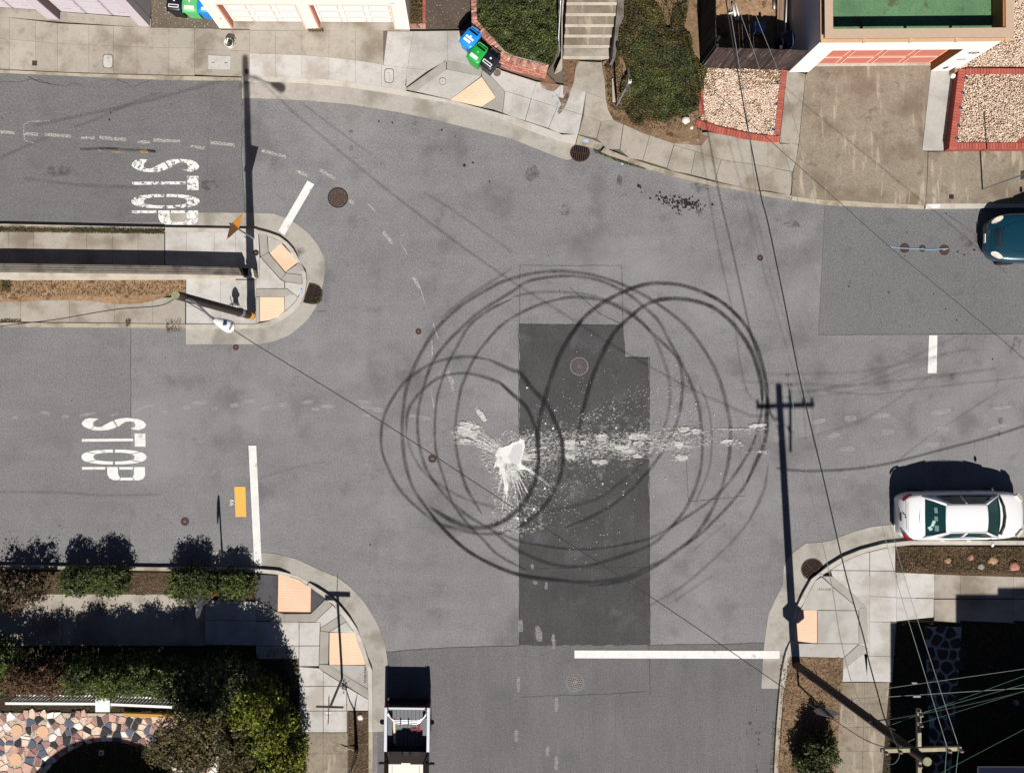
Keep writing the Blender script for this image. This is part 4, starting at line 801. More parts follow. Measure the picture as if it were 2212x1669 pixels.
B('parapet_cap',tan,e,(-.05,Lw+.05,-.07,.23,cz0,cz1)); B('parapet_cap',tan,e,(-.05,.22,.232,9,cz0,cz1)); B('parapet_cap',tan,e,(Lw-.22,Lw+.05,.232,9,cz0,cz1))
B('parapet_edge',tan2,e,(-.08,Lw+.08,-.10,-.001,3.27,3.35)); B('parapet_edge',tan2,e,(-.09,-.001,.0,9,3.27,3.35)); B('parapet_edge',tan2,e,(Lw+.001,Lw+.09,.0,9,3.27,3.35))
for i,fx in enumerate((.22,.47,.72,.99)): B('cap_bracket',tan2,e,(Lw*fx-.04,Lw*fx+.04,-.13,-.0,3.30,3.37))
for fx in (.01,.24,.48,.73,.99): B('parapet_post',wh_wall,e,(Lw*fx-.05,Lw*fx+.05,.02,.11,WT+.001,cz0-.002))
B('parapet_side',brownin,e,(Lw-.28,Lw-.22,.25,9,2.94,cz0-.002)); B('parapet_side',brownin,e,(.18,.22,.25,9,3.10,cz0-.002))
B('drip_edge',darkmet,e,(-.02,Lw+.02,-.03,-.001,WT-.08,WT))
pl=B('number_plaque',darkmet,e,(5.62,5.92,-.02,-.001,1.98,2.0),(5.60,5.63,-.02,-.001,1.88,1.99),(5.91,5.94,-.02,-.001,1.9,1.99))
def wall_text(s,size,x,z,par,mat,y=-.02): 
    return text_mesh('house_number',s,size,mat,wm(par)@Matrix.Translation((x,y,z))@Matrix.Rotation(R(90),4,'X'),par)
wall_text('1466',.13,5.77,1.88,e,darkmet); B('mail_slot',tan,e,(5.55,5.85,-.015,-.001,1.2,1.32))
# wall lamp globe
lb=tag(MB().lathe(M(2058,164,.9),[(.02,-.09),(.07,-.07),(.1,0),(.07,.07),(.02,.09)],14).build('wall_lamp',whitep,smooth=True),'white round globe lamp at the corner of the white house','lamp')
# peach house
e,Lp=along('peach_house',476,64,886,66.5); tag(e,'peach stucco house with two white and pink garage doors','house')
px=lambda x:(x-476)/S
d1a,d1b,d2a,d2b=px(505),px(661),px(692),px(853)
B('front_wall',pe_wall,e,(0,d1a,0,.25,0,6.5),(d1b,d2a,0,.25,0,6.5),(d2b,Lp,0,.25,0,6.5),(d1a,d1b,0,.25,2.2,6.5),(d2a,d2b,0,.25,2.2,6.5))
for a,b in ((d1a,d1b),(d2a,d2b)):
    B('jamb',pe_br,e,(a-.04,a-.001+.0,-.012,-.001,0,2.2)) ; B('jamb',pe_pink,e,(b+.001,b+.05,-.012,-.001,0,2.2)); B('jamb',pe_br,e,(a+.001,a+.02,.0,.24,0,2.2))
    B('lintel_trim',pe_pink,e,(a-.04,b+.05,-.014,-.001,2.2,2.24))
    garage(e,a+.02,b,.26,.0,2.2,3,3,pe_white,pe_pink,pe_white,glassw)
B('side_wall',pe_wall,e,(0,.2,.255,9,0,6.5)); B('side_wall',pe_wall,e,(Lp-.2,Lp,.255,9,0,6.5)); B('roof',tan,e,(-.2,Lp+.2,-.2,9.2,6.5,6.6))
B('number_plaque',signw,e,(Lp-.62,Lp-.33,-.02,-.001,2.35,2.5)); wall_text('1999',.09,Lp-.475,2.425,e,darkmet,-.024)
B('wall_vent',signback,e,(.28,.33,-.012,-.001,.9,1.0))
# lavender house
e,Ll=along('lavender_house',-420,6,326,60.5); tag(e,'lavender stucco house with pale panelled garage doors','house')
lx=lambda x:(x+420)/S*1.003
segs=[(lx(-420),lx(-120)),(lx(105),lx(131)),(lx(302),lx(326))]
B('front_wall',la_wall,e,*[(a,b,0,.3,0,6.3) for a,b in segs],(lx(-120),lx(105),0,.3,2.25,6.3),(lx(131),lx(302),0,.3,2.25,6.3))
for a,b in ((lx(-120),lx(105)),(lx(131),lx(302))):
    B('jamb',la_dark,e,(a+.001,a+.03,.02,.32,0,2.25))
    d=garage(e,a+.03,b,.33,.0,2.25,3,3,la_door,la_pan,la_pan,glassd,True)
    for fx in (.16,.83): B('handle',brickA,d,(a+(b-a)*fx-.13,a+(b-a)*fx+.13,.30,.312,.40,.43))
B('side_wall',la_wall,e,(Ll-.2,Ll,.305,9,0,6.3)); B('roof',tan,e,(-.2,Ll+.2,-.2,9.2,6.3,6.4))
# houses south of the frame that throw the long shade
e=empty('south_house',M(1950,1690,0)); tag(e,'lavender grey house whose roof shades the dark front yard','house')
def blk(x0,y0,x1,y1,z): 
    a=M(x0,y1,0);b=M(x1,y0,0); return ((a.x+b.x)/2-e.location.x,(a.y+b.y)/2-e.location.y,z/2),(b.x-a.x,b.y-a.y,z)
z6=6.1
for nm_,c in (('front_wall',(1943,1693,2085,2300,z6)),('wing_wall',(2087,1693,2176,2300,7.15)),('tower_wall',(2178,1693,2700,2300,7.4))):
    q=blk(*c); MB().box(*q).build(nm_,la_wall,e,local=True); q2=blk(c[0]-3,c[1]-3,c[2]-1,c[3],c[4]); MB().box((q2[0][0],q2[0][1],c[4]+.06),(q2[1][0],q2[1][1],.1)).build('roof',signback,e,local=True)
a=M(2105,1642,2.6); MB().b2(M(2030,1600,0).x,M(2400,1600,0).x,M(0,1690,0).y,M(0,1592,0).y,2.5,2.62).build('porch_roof',la_wall,e)
e=empty('round_bay_house',M(240,2010,0)); tag(e,'house with a round bay shading the flagstone patio','house')
MB().lathe(M(246,2018,0),[(3.0,0),(3.0,4.3),(3.15,4.35),(3.15,4.5),(2.6,4.62)],40).build('bay_wall',pe_wall,e,smooth=False)
x0,x1=M(-500,0).x,M(420,0).x; MB().b2(x0,x1,M(0,2600).y,M(0,2100).y,0,4.4).build('wall',pe_wall,e); MB().b2(x0-.2,x1+.2,M(0,2600).y,M(0,2090).y,4.401,4.55).build('roof',la_wall,e)
# ------------------------------------------------------------------ yard behind the wooden fence
yard=struct(obj('yard_soil',prism(PP(1514,-900,1700,-900,1700,148,1514,148),.11,.02),dirt_tan))
def fence(name,label,A_,Bp,n,mat,h=2.0):
    a=M(*A_,0); b=M(*Bp,0); d=(b-a); L=d.length; e=empty(name,(a.x,a.y,.1),math.atan2(d.y,d.x)); tag(e,label,'fence'); w=L/n; r=random.Random(n)
    for i in range(n):
        hh=h+r.uniform(-.03,.03); off=r.uniform(-.006,.006)
        m=MB(); m.box(((i+.5)*w,-.012+off,hh/2),(w-(.012 if r.random()<.1 else .002),.022,hh)); m.build('board',mat,e,local=True)
    for z in (.3,h-.3): MB().box((L/2,.035,z),(L,.05,.09)).build('rail',mat,e,local=True)
    for k in range(int(L/2.2)+1): MB().box((min(L-.05,.05+k*2.2),.09,h/2),(.09,.09,h)).build('post',mat,e,local=True)
    return e
fence('wooden_fence','dark weathered board fence above the pebble bed beside the white house',(1514,147),(1699,152),24,wood)
fence('wooden_fence','mossy dark board fence running between the groundcover bank and dirt yard',(1512,-260),(1512,145),50,woodM,2.15)
def P3(x,y,z): return M(x,y,z)
Y=lambda x,y:((2640+x/5.0273)*.57604,(y/5.0273)*.57604)
m=MB(); 
c=M(1640,55,.3)
tub=MB(); tub.add(*prism(PP(1626,47,1654,47,1654,69,1646,72,1630,67),.42,.11)); tag(tub.build('plastic_tub',plain('tub_blue',A(110,160,215),.4)),'pale blue plastic tub on dirt behind the wooden fence','tub')
for i,(pa,pb,r,lab) in enumerate([(Y(535,60),Y(610,390),.045,'thick white pipe lying on dirt yard left of the others'),(Y(455,262),Y(545,235),.035,'short white pipe stub at right angles to the long pipes'),(Y(1320,0),Y(1325,175),.05,'grey flat batten on dirt nearest the white bracket'),(Y(575,0),Y(665,330),.02,'thin grey pipe between two white pipes on dirt')]):
    tag(MB().tube([M(*pa,.17),M(*pb,.17)],r,8).build('pipe',whitep if i!=2 else metal,smooth=True),lab,'pipe')
m=MB(); 
for a,b in ((Y(1415,150),Y(1420,365)),(Y(1415,155),Y(1500,160)),(Y(1420,360),Y(1480,350))): m.tube([M(*a,.2),M(*b,.2)],.05,6)
tag(m.build('bracket',whitep),'white C shaped plastic bracket on the dirt yard','bracket')
for i in range(5):
    x=1680+i*4.2; tag(MB().add(*prism(PP(x,-200,x+3.6,-200,x+3.4-.8,96,x-.8,95),.3+.02*i,.12)).build('plank',woodL),['outermost brown plank in the row beside the white house','second brown plank in the row beside the white house','middle brown plank in the row beside the white house','fourth brown plank in the row beside the white house','brown plank nearest the white house wall'][i],'plank',group='planks stacked along the white house')
tag(MB().tube([M(1700,-20,.5),M(1697,60,.48),M(1692,92,.46)],.03,8).build('downpipe',whitep,smooth=True),'long white pipe lying on the brown planks','pipe')
tag(MB().lathe(M(1688,99,0),[(.28,.11),(.3,.4),(.3,.7),(.24,.8),(.1,.82)],18).build('barrel',plain('barrel_blue_grey',A(70,84,110),.5),smooth=True),'dark blue grey barrel in the fence shade','barrel')
tag(MB().tube([M(1690,84,.85),M(1692,90,.9),M(1690,100,.85),M(1687,110,.5)],.02,6).build('hose',whitep),'short white hose over the dark barrel','hose')
obj('yard_board',prism(PP(1521,8,1527,8,1526,55,1520,55),.16,.11),woodL,yard)
# ------------------------------------------------------------------ bricks
BRM={}
def brick_row(par,pts,depth,z,h,mat,w=.092,gap=.012,side=1):
    """bricks laid across a plan line (outer edge), depth metres inward (side), top at z"""
    for (a,b) in zip(pts,pts[1:]):
        A0=M(*a,z); B0=M(*b,z); d=B0-A0; L=d.length; n=max(1,round(L/(w+gap))); ww=L/n; u=d.normalized(); q=Vector((-u.y,u.x,0))*side
        ang=math.atan2(d.y,d.x)
        me=MB().box((0,0,0),(ww-gap,depth,h)); key=(round(ww,3),round(depth,3),round(h,3),mat.name)
        for i in range(n):
            if key not in BRM:
                o=me.build('brick',mat,None); BRM[key]=o.data
            else: o=bpy.data.objects.new('brick',BRM[key]); COL.objects.link(o)
            c=A0+u*ww*(i+.5)+q*depth/2; c.z=z-h/2+rs.uniform(-.002,.002)
            o.matrix_basis=wm(par).inverted()@(Matrix.Translation(c)@Matrix.Rotation(ang+rs.uniform(-.01,.01),4,'Z')); o.parent=par
# west pebble bed (flush edging)
e=tag(empty('brick_edging',M(1560,285,0)),'curved red brick edging round the left pebble bed','edging')
bl=R0(1580,1090,1780,1150,2000,1200,2212,1226)+TP(3,0,100,1230)
obj('mortar',strip(bl,R0(1602,1022,1790,1088,2020,1140,2212,1168)+TP(3,0,104,1174),.165,.1,20),mortarR,e)
brick_row(e,bl,.23,.185,.07,brickA)
obj('mortar',prism(TP(3,0,112,606,164,606,104,1166,62,1160),.165,.1),mortarR,e); brick_row(e,TP(3,0,104,1166,164,606),.215,.185,.07,brickA)
obj('mortar',prism(R0(1612,722,1658,690,1645,988,1618,988),.165,.1),mortarR,e); brick_row(e,R0(1616,990,1614,722),.17,.185,.07,brickA,side=-1)
bedW=R0(1692,590,2212,600)+TP(3,0,112,606,62,1165,0,1165)+R0(2212,1160,2020,1132,1790,1080,1620,1025,1650,985,1662,680)
struct(obj('bed_soil',prism(bedW,.12,.02),dirt_tan))
# east raised bed
e=tag(empty('raised_bed_wall',M(2060,300,0)),'raised red brick wall round the right pebble bed','wall')
zb=.55
edL=TP(3,0,1565,1285,1650,592); obj('mortar',prism(TP(3,0,1567,1284,1627,1226,1708,640,1708,592,1652,592),zb-.02,.05),mortarR,e); brick_row(e,edL,.26,zb,.07,brickA,side=-1)
obj('mortar',prism(TP(3,0,1567,1284,1627,1228,2140,1226,2212,1166)+PP(2500,300)+PP(2500,321),zb-.022,.05),mortarR,e)
brick_row(e,[T(3,0,1567,1285),T(3,0,2140,1285),(2500,321)],.215,zb,.07,brickA)
brick_row(e,TP(3,0,1712,640,2212,640)+[(2500,160)],.2,zb+.02,.07,brickA); obj('mortar',prism(TP(3,0,1712,585,2212,592)+PP(2500,148,2500,160)+TP(3,0,2212,638,1712,638),zb-.0,.05),mortarR,e)
# outer faces as courses
for z in (.49,.41,.33,.25,.17):
    brick_row(e,[(2057-.3,321) if 0 else T(3,0,1567,1285),(2300,734-413)],.05,z,.065,brickA,w=.19)
bedE=[T(3,0,1627,1226),T(3,0,1708,640),(2500,160),(2500,300),T(3,0,2212,1166),T(3,0,2140,1226)]
struct(obj('bed_soil',prism(bedE,zb-.06,.02),dirt_tan))
struct(obj('bed_soil',prism(PP(2062,158,2085,146,2600,146,2600,-400,2064,-400),zb-.06,.02),dirt_tan))
def spread(px,n,z,jit=.02,bare=None):
    p=sample(px,n)
    if bare is not None:
        k=vnoise(p[:,0],p[:,1],.05,bare)>.30; keep=(k|(rng.random(len(p))<.35))&~((p[:,1]<185-(1700-p[:,0])*.28)&(rng.random(len(p))<.8)); p=p[keep]
    return Mn(p,z+rng.random(len(p))*jit)
# thin cover top-left bare patches
tag(stones('pebbles',spread(bedW,11500,.135,.03,3),.048,pebm),kind='stuff')
tag(stones('pebbles',spread(bedE,14500,zb-.045,.03),.048,pebm),kind='stuff')
tag(stones('pebbles',spread(PP(2064,150,2090,143,2300,143,2300,-60,2064,-60),17000,zb-.045,.03),.05,pebm),kind='stuff')
for i,(x,y,z) in enumerate([T(3,0,85,722)+(.2,),T(3,0,75,902)+(.2,),T(3,0,52,1122)+(.2,),T(3,0,1718,678)+(.6,),T(3,0,1690,806)+(.6,),T(3,0,1670,938)+(.6,),T(3,0,1654,1092)+(.6,),T(3,0,1638,1202)+(.6,)]):
    c=M(x,y,z); o=empty('garden_light',(c.x,c.y,z-.06))
    tag(o,['top','middle','bottom'][i]+' of three small solar lights on left brick edging' if i<3 else ['first','second','third','fourth','lowest'][i-3]+' small solar light from the white house on the raised bed','garden light',group='small solar lights on the brick edges')
    MB().lathe((0,0,0),[(.025,-.05),(.03,.02),(.062,.03),(.062,.05),(.05,.055)],12).build('body',metal,o,local=True); MB().lathe((0,0,.056),[(.034,0),(.034,.012)],12).build('lens',plain('lens_navy',A(40,48,84),.2) if i==0 else MATS['lens_navy'],o,local=True)
# brick planter wall with soldier cap, left of the steps
e=tag(empty('planter_wall',M(1060,110,0)),'mottled brick planter wall holding the ivy beside the steps','wall')
zw=.95
capo=[(1025,-60),(1025,53),T(1,0,1975,300),T(1,0,2100,438),T(1,0,2212,530)][:0]
capo=[(1017.5,-90)]+TP(1,0,1858,0,1865,200,2060,430,2100,490,2212,545)+TP(2,0,0,545,300,618)
capi=[(1028,-90)]+TP(1,0,1925,0,1922,190,2150,445,2212,480)+TP(2,0,0,480,318,560)
obj('mortar',prism(capo+capi[::-1],zw-.03,.05),mortar,e)
brick_row(e,capo,.21,zw,.08,brickB,w=.105,gap=.02,side=1)
# outer face courses
base=[(Vector(M(*p,zw)).xy) for p in capo]
for k in range(10):
    z=zw-.10-k*.083
    off=[(NX+v.x*S,NY-v.y*S) for v in base]   # ground plan of the face line
    k2=(H)/(H-z); pts=[(NX+v.x*S*H/(H-z),NY-v.y*S*H/(H-z)) for v in base]
    pts=[(x-1.2*0,y) for x,y in pts]
    o=MB()
    brick_row(e,pts[1:],.06,z,.068,brickB if k%3 else brickA,w=.20,gap=.014,side=1)
struct(obj('planter_soil',prism(PP(1030,-300,1030,48)+TP(1,0,2150,445)+TP(2,0,0,480,318,560,380,470,400,0)+[(1206,-300)],.9,.1),soilm))
# planter right of the peach house
e=tag(empty('small_planter',M(900,30,0)),'narrow red brick planter with dry plants beside the peach house','planter')
obj('planter_soil',prism(TP(1,0,1330,-400,1440,-400,1440,200,1330,200),.16,.05),dirt_dark,e); obj('mortar',prism(TP(1,0,1332,205,1466,205,1466,240,1334,240),.17,.05),mortar,e)
brick_row(e,TP(1,0,1334,240,1466,240),.15,.2,.07,brickB,w=.2); brick_row(e,TP(1,0,1464,200,1464,-300),.1,.2,.07,brickA,w=.2)
obj('aggregate_paving',prism(TP(1,0,1470,-600,1850,-600,1850,130,1760,240,1468,245),.14,.05),NM('exposed_aggregate_dark',A(92,80,70),.9,.25).layer(1.2,.85,1.15).layer(20,.75,1.25).stain(18,A(190,172,150),.8,.64,.69,2,off=4).bmp(20,.6,.012).done(),north)['kind']='structure'
obj('aggregate_paving',prism(PP(327,-200,476,-200,476,59,327,59),.14,.05),aggr,north)['kind']='structure'
# ------------------------------------------------------------------ concrete steps
e=tag(empty('steps',M(1275,125,0)),'concrete steps with pale nosings climbing between two green banks','steps')
ys=[500,405,315,225,130,35,-60,-155,-250]
for i in range(8):
    z0_,z1_=.13+.15*i,.13+.15*(i+1); xl=lambda y:443+(500-y)*.065; xr=lambda y:868+(500-y)*.075
    ya,yb=ys[i],ys[i+1]+10
    o=obj('step',prism(TP(2,0,xl(ya),ya,xr(ya),ya,xr(yb),yb,xl(yb),yb),z1_,.05),con_drive if i else con_old,e)
    obj('nosing',prism(TP(2,0,xl(ya)-2,ya+6,xr(ya)+2,ya+6,xr(ya)+2,ya-14,xl(ya)-2,ya-14),z1_+.004,z1_-.05),con_ledge,o)
obj('cheek_wall',prism(TP(2,0,372,620,435,590,437,160,475,-300,440,-300,428,150,425,500),.35,.05),con_kerbo,e)
obj('cheek_wall',prism(TP(2,0,868,505,892,505,925,240,965,150,968,-300,915,-300,905,100,885,330),1.0,.05),con_wall,e)
hr=tag(empty('handrail',M(1207,108,.2)),'white metal handrail along the left side of the steps','handrail')
MB().tube([M(*T(2,0,412,440),.9),M(*T(2,0,402,330),1.15),M(*T(2,0,418,60),1.9),M(*T(2,0,430,-250),2.7)],.028,8).build('rail',metal,hr,smooth=True)
for x,y,z in ((412,440,.9),(405,250,1.35),(424,0,2.1)):
    p=M(*T(2,0,x,y),z); MB().tube([p,(p.x,p.y,.3)],.02,6).build('post',metal,hr)
struct(obj('bank_soil',prism(R0(935,-800,1628,-800,1630,560,1690,600,1640,1000,1600,1020,1585,1090,1640,1130,1660,1190,1420,1240,1130,1150,930,1060,880,1040,830,950,812,850,800,700,780,540,850,500,890,400,930,220),.15,.03),dirt))
obj('edging_board',prism(R0(865,680,872,680,895,880,868,880),.25,.1),con_ledge,e)
obj('bank_slab',prism(PP(1514,-900,1514,145,1525,146,1525,-900),.2,.1),woodM,yard)
# ------------------------------------------------------------------ island wall
e=tag(empty('retaining_wall',M(300,590,0)),'long low weathered concrete wall with pale ledge along the island','wall')
# plan traced at top height
zt=.78
obj('wall_body',prism([(-900,567)]+TP(0,1,0,617,1400,636,2060,652,2085,705,2080,717,1400,705,0,690)+[(-900,583)],zt,.05),con_wall,e)
for k,(a,b) in enumerate(((628,640),(648,660),(668,678))):
    obj('board_ridge',prism(TP(0,1,0,a,2060,a+30,2060,b+30,0,b),zt+.02,zt-.03),con_wall,e)
obj('ledge',prism([(-900,591)]+TP(0,1,0,694,1400,710,2080,722,2140,722,2140,735,1500,748,0,752)+[(-900,602)],.6,.05),con_ledge,e)
tag(obj('wall_post',prism(TP(0,1,2145,660,2182,662,2200,735,2142,730),.7,.05),con_ledge),'square concrete stub post closing the end of the island wall','post')
# ------------------------------------------------------------------ iron covers
def iron_cover(name,label,x,y,r,mat,ring,pattern='grid',z=.012,cat='cover'):
    c=M(x,y,0); e=tag(empty(name,(c.x,c.y,0)),label,cat); rm=r/S
    MB().lathe((0,0,0),[(rm,.0),(rm,z),(rm*.9,z),(rm*.9,.004)],36).build('ring',ring,e,local=True)
    MB().lathe((0,0,0),[(rm*.88,.0),(rm*.88,z-.002),(0.001,z-.002)],36).build('lid',mat,e,local=True)
    b=MB()
    if pattern=='grid':
        s=rm*.14
        for i in range(-6,7):
            for j in range(-6,7):
                if math.hypot(i,j)*s<rm*.8: b.box((i*s,j*s,z+.001),(s*.55,s*.55,.008))
    elif pattern=='radial':
        for rr_,n in ((.75,20),(.55,14),(.33,9)):
            for k in range(n):
                a=2*pi*k/n; b.box((rm*rr_*math.cos(a),rm*rr_*math.sin(a),z+.001),(rm*.12,rm*.09,.008),Matrix.Rotation(a,3,'Z'))
    elif pattern=='small':
        b.box((0,0,z+.001),(rm*.6,rm*.16,.008)); 
    if b.v: b_=b.build('tread',ironD if pattern=='grid' else (aw if pattern=='small' else ironD),e,local=True); b_['kind']='stuff'
    return e
aw=plain('worn_iron',A(170,150,140),.6)
plain('ring_pale',A(124,116,118),.6)
iron_cover('manhole_cover','dark cast iron manhole cover by the slanted stop line',730,427,22,NM('iron_tan',A(96,80,68),.7,.4).layer(12,.6,1.3).done(),ironD,'grid',cat='manhole cover')
iron_cover('manhole_cover','grey manhole cover set in the dark asphalt patch',1251,791,20,ironG,MATS['ring_pale'],'radial',cat='manhole cover')
iron_cover('manhole_cover','grey manhole cover below the bottom stop line',1242,1473,20,NM('iron_pale',A(124,118,118),.7,.4).layer(12,.7,1.3).done(),MATS['ring_pale'],'radial',cat='manhole cover')
for l,x,y,r in [('left rusty valve cover on the pale blue sprayed line',1954,536,10.5),('smallest rusty valve cover in the middle of the sprayed line',1992.5,536.5,7.5),('right rusty valve cover at the end of the sprayed line',2039.5,540,11.2),('small rusty valve cover between the overhead wires and kerb',1642,557,6.5),('jagged rusty valve cover below the big island tip',904,716,6.5),('ring shaped rusty valve cover inside the left tyre circles',934,990.5,9),('rusty valve cover right of the bottom left shrubs',399.5,1126,9),('small rusty valve cover just below the island gutter',509.5,750,6.5)]:
    iron_cover('valve_cover',l,x,y,r,iron,iron,'small')
iron_cover('valve_cover','small rusty round cover set in the island slabs',554.5,547,6.5,ironD,iron,'small',.14)
iron_cover('round_cover','pale round cover in the ramp left of the yellow panel',T(1,0,1613,713)[0],T(1,0,1613,713)[1],7.5,con_new,con_old,'small',.125)
iron_cover('round_cover','tan round cover beside the black bin by the brick wall',T(1,0,2083,640)[0],T(1,0,2083,640)[1],9,aggr,con_new,'none',.135)
for l,pts,mat in [('small square rusty plate on the far left walk',TP(0,0,277,525,320,525,320,568,277,568),iron),('small square rusty plate near the pole shadow by the kerb',TP(0,0,2115,597,2148,597,2148,637,2115,637),iron),('small square rusty plate on the walk above the teal car',TP(3,1,1565,22,1605,22,1605,60,1565,60),ironD)]:
    tag(obj('utility_plate',prism(pts,.137,.12),mat),l,'cover')
for l,c,w,h_ in [('white oval concrete meter lid on the old tan walk',T(0,0,932,530),80,112),('grey rounded meter lid among the new slabs',T(1,0,1150,655),74,112)]:
    pts=[]; 
    for k in range(16):
        a=2*pi*k/16; pts.append((c[0]+w/8*math.copysign(abs(math.cos(a))**.5,math.cos(a)),c[1]+h_/8*math.copysign(abs(math.sin(a))**.5,math.sin(a))))
    e=tag(empty('meter_lid',M(*c,.1)),l,'cover'); obj('rim',prism([(c[0]+(x-c[0])*1.14,c[1]+(y-c[1])*1.12) for x,y in pts],.137,.12),joint,e); obj('lid',prism(pts,.145,.12),con_new,e)
    for dx,dy in ((0,-6),(1,0),(2,8)): obj('pick_hole',prism(blob(c[0]+dx,c[1]+dy,1.6,dx),.147),con_rib,e)
e=tag(empty('utility_box_lid',M(473,135,.1)),'white rectangular utility box lid on the walk beside the pole shadow','cover')
obj('lid',prism(TP(0,0,1800,478,1992,486,1990,600,1800,597),.15,.12),con_new,e)
for a in ((1828,537,1855,543),(1940,540,1965,546)): obj('lift_slot',prism(TP(0,0,a[0],a[1],a[2],a[1],a[2],a[3],a[0],a[3]),.153),darkmet,e)
obj('sprayed_line',ribbon(TP(3,1,1055,470,1140,485,1300,492,1400,498,1560,490),1.6,.03),sprayb,road)
obj('sprayed_line',ribbon(TP(3,1,1055,462,1075,485),2,.03),sprayb,road)
def grate(label,outline,ang,cx,cy,w,h_,bars):
    c=M(cx,cy,0); e=tag(empty('storm_drain',(c.x,c.y,0)),label,'storm drain')
    obj('drain_frame',prism(outline,.018,.002),iron,e)
    obj('sump',prism([(cx+(x-cx)*.87,cy+(y-cy)*.87) for x,y in outline],.0195),black,e)
    sh=[(cx+(x-cx)*.93,cy+(y-cy)*.93) for x,y in outline]
    ca,sa=math.cos(ang),math.sin(ang)
    def bar(p,q,wd):
        n=14; seg=[]
        for k in range(n+1):
            t=k/n; x=p[0]+(q[0]-p[0])*t; y=p[1]+(q[1]-p[1])*t
            if inpoly(sh,x,y): seg.append((x,y))
        if len(seg)>1:
            v,f,_=ribbon([seg[0],seg[-1]],wd,.03); obj('grate_bar',(v,f),iron,e)
    for k in range(bars):
        u=(k+.5)/bars*2-1; px_=cx+ca*u*w; py_=cy+sa*u*w
        bar((px_-(-sa)*h_,py_-ca*h_),(px_+(-sa)*h_,py_+ca*h_),1.7)
    for u in (-.0,): bar((cx-ca*w-sa*h_*u,cy-sa*w+ca*h_*u),(cx+ca*w-sa*h_*u,cy+sa*w+ca*h_*u),2.4)
    return e
circ=lambda x,y,rx,ry,n=20: [(x+rx*math.cos(2*pi*k/n),y+ry*math.sin(2*pi*k/n)) for k in range(n)]
g1_=[(1232,322)]+[(x,y) for x,y in circ(1253,330,22,20) if y>326 or x>1262]
grate('round rusty storm drain grate under the upper kerb',circ(1253,330,22,20),.12,1253,330,22,22,10)
grate('rusty storm drain grate at the island tip with weeds',TP(1,1,460,782,510,790,550,810,575,850,575,900,555,945,520,968,480,970,405,955,420,900,440,840),pi/2+.28,T(1,1,490,878)[0],T(1,1,490,878)[1],24,22,11)
grate('round rusty storm drain grate at the bottom right kerb',circ(1755,1229,25,24),.75,1755,1229,25,26,11)
for p,par in ((R0(618,1200,663,1205,660,1235,615,1228),north),(TP(1,1,385,838,405,842,402,880,380,876),island),(V(455,1640,478,1648,470,1659,445,1652),se)): obj('drain_sticker',prism(p,.148),plain('sticker_blue',A(170,190,225),.5) if 'sticker_blue' not in MATS else MATS['sticker_blue'],par)
tag(obj('litter_scrap',prism(R0(940,1402,968,1400,970,1418,948,1425),.03,.012),plain('scrap_cyan',A(170,225,230),.6)),'crumpled pale blue scrap in the gutter weeds','litter')
# ------------------------------------------------------------------ wheelie bins
def bin_(name,label,lidpx_c,ang,col,sticker,wd=.56,dp=.66,h=1.0,zc=1.03):
    c=M(lidpx_c[0],lidpx_c[1],zc); e=tag(empty(name,(c.x,c.y,.14),ang),label,'wheelie bin',group='wheelie bins'); h=h-.14+.1
    m=MB(); pr=[(-.40,.0,.0),]
    # tapered body: bottom narrower
    b=[(-wd*.36,-dp*.34,.03),(wd*.36,-dp*.34,.03),(wd*.36,dp*.30,.03),(-wd*.36,dp*.30,.03),(-wd*.46,-dp*.47,h-.07),(wd*.46,-dp*.47,h-.07),(wd*.46,dp*.44,h-.07),(-wd*.46,dp*.44,h-.07)]
    m.add(b,[[3,2,1,0],[4,5,6,7],[0,1,5,4],[1,2,6,5],[2,3,7,6],[3,0,4,7]]); m.box((0,-dp*.1,h-.1),(wd*.97,dp*.84,.03)); m.build('body',col,e,local=True)
    # lid: domed, rounded corners
    n=24; V_=[];F_=[]
    for r,z in ((1.0,-.07),(1.03,-.03),(.98,.0),(.86,.03),(.55,.045),(.0,.05)):
        for k in range(n):
            a=2*pi*k/n; x=math.copysign(abs(math.cos(a))**.42,math.cos(a)); y=math.copysign(abs(math.sin(a))**.42,math.sin(a))
            V_.append((x*wd/2*r,y*dp/2*r,h+z))
    for i in range(5):
        for k in range(n): F_.append([i*n+k,i*n+(k+1)%n,(i+1)*n+(k+1)%n,(i+1)*n+k])
    lid=obj('lid',(V_,F_),col,e,local=True,smooth=True)
    MB().box((0,dp*.30,h+.052),(wd*.62,dp*.09,.02)).build('hinge_recess',black,lid,local=True)
    m=MB(); m.tube([(-wd*.34,dp*.42,h-.0),(-wd*.34,dp*.55,h-.0),(wd*.34,dp*.55,h-.0),(wd*.34,dp*.42,h-.0)],.022,6); m.build('handle',col,e,local=True,smooth=True)
    for s in (-1,1): MB().lathe((s*wd*.44,dp*.42,.1),[(.1,-.025),(.1,.025)],16,'X').build('wheel',darkmet,e,local=True)
    for (y0,y1,x0,x1,mat) in sticker: MB().b2(x0*wd,x1*wd,y0*dp,y1*dp,h+.045,h+.054).build('label_sticker',mat,lid,local=True)
    MB().lathe((0,dp*.04,h+.05),[(.04,0),(.04,.006)],12).build('emblem',signw if col.name!='bin_green' else MATS['bin_green_pale'],lid,local=True)
    return e
bb=NM('bin_blue',A(26,150,240),.4,.5).layer(5,.95,1.05).done(); bgn=NM('bin_green',A(30,172,70),.4,.5).layer(5,.95,1.05).done(); bk=NM('bin_black',A(22,24,40),.45,.5).layer(5,.9,1.1).done(); bgp=plain('bin_green_pale',A(120,210,140),.4); red=plain('sticker_red',A(220,90,100),.5)
bl2=NM('bin_green_faded',A(104,200,124),.5,.4).layer(5,.95,1.05).done()
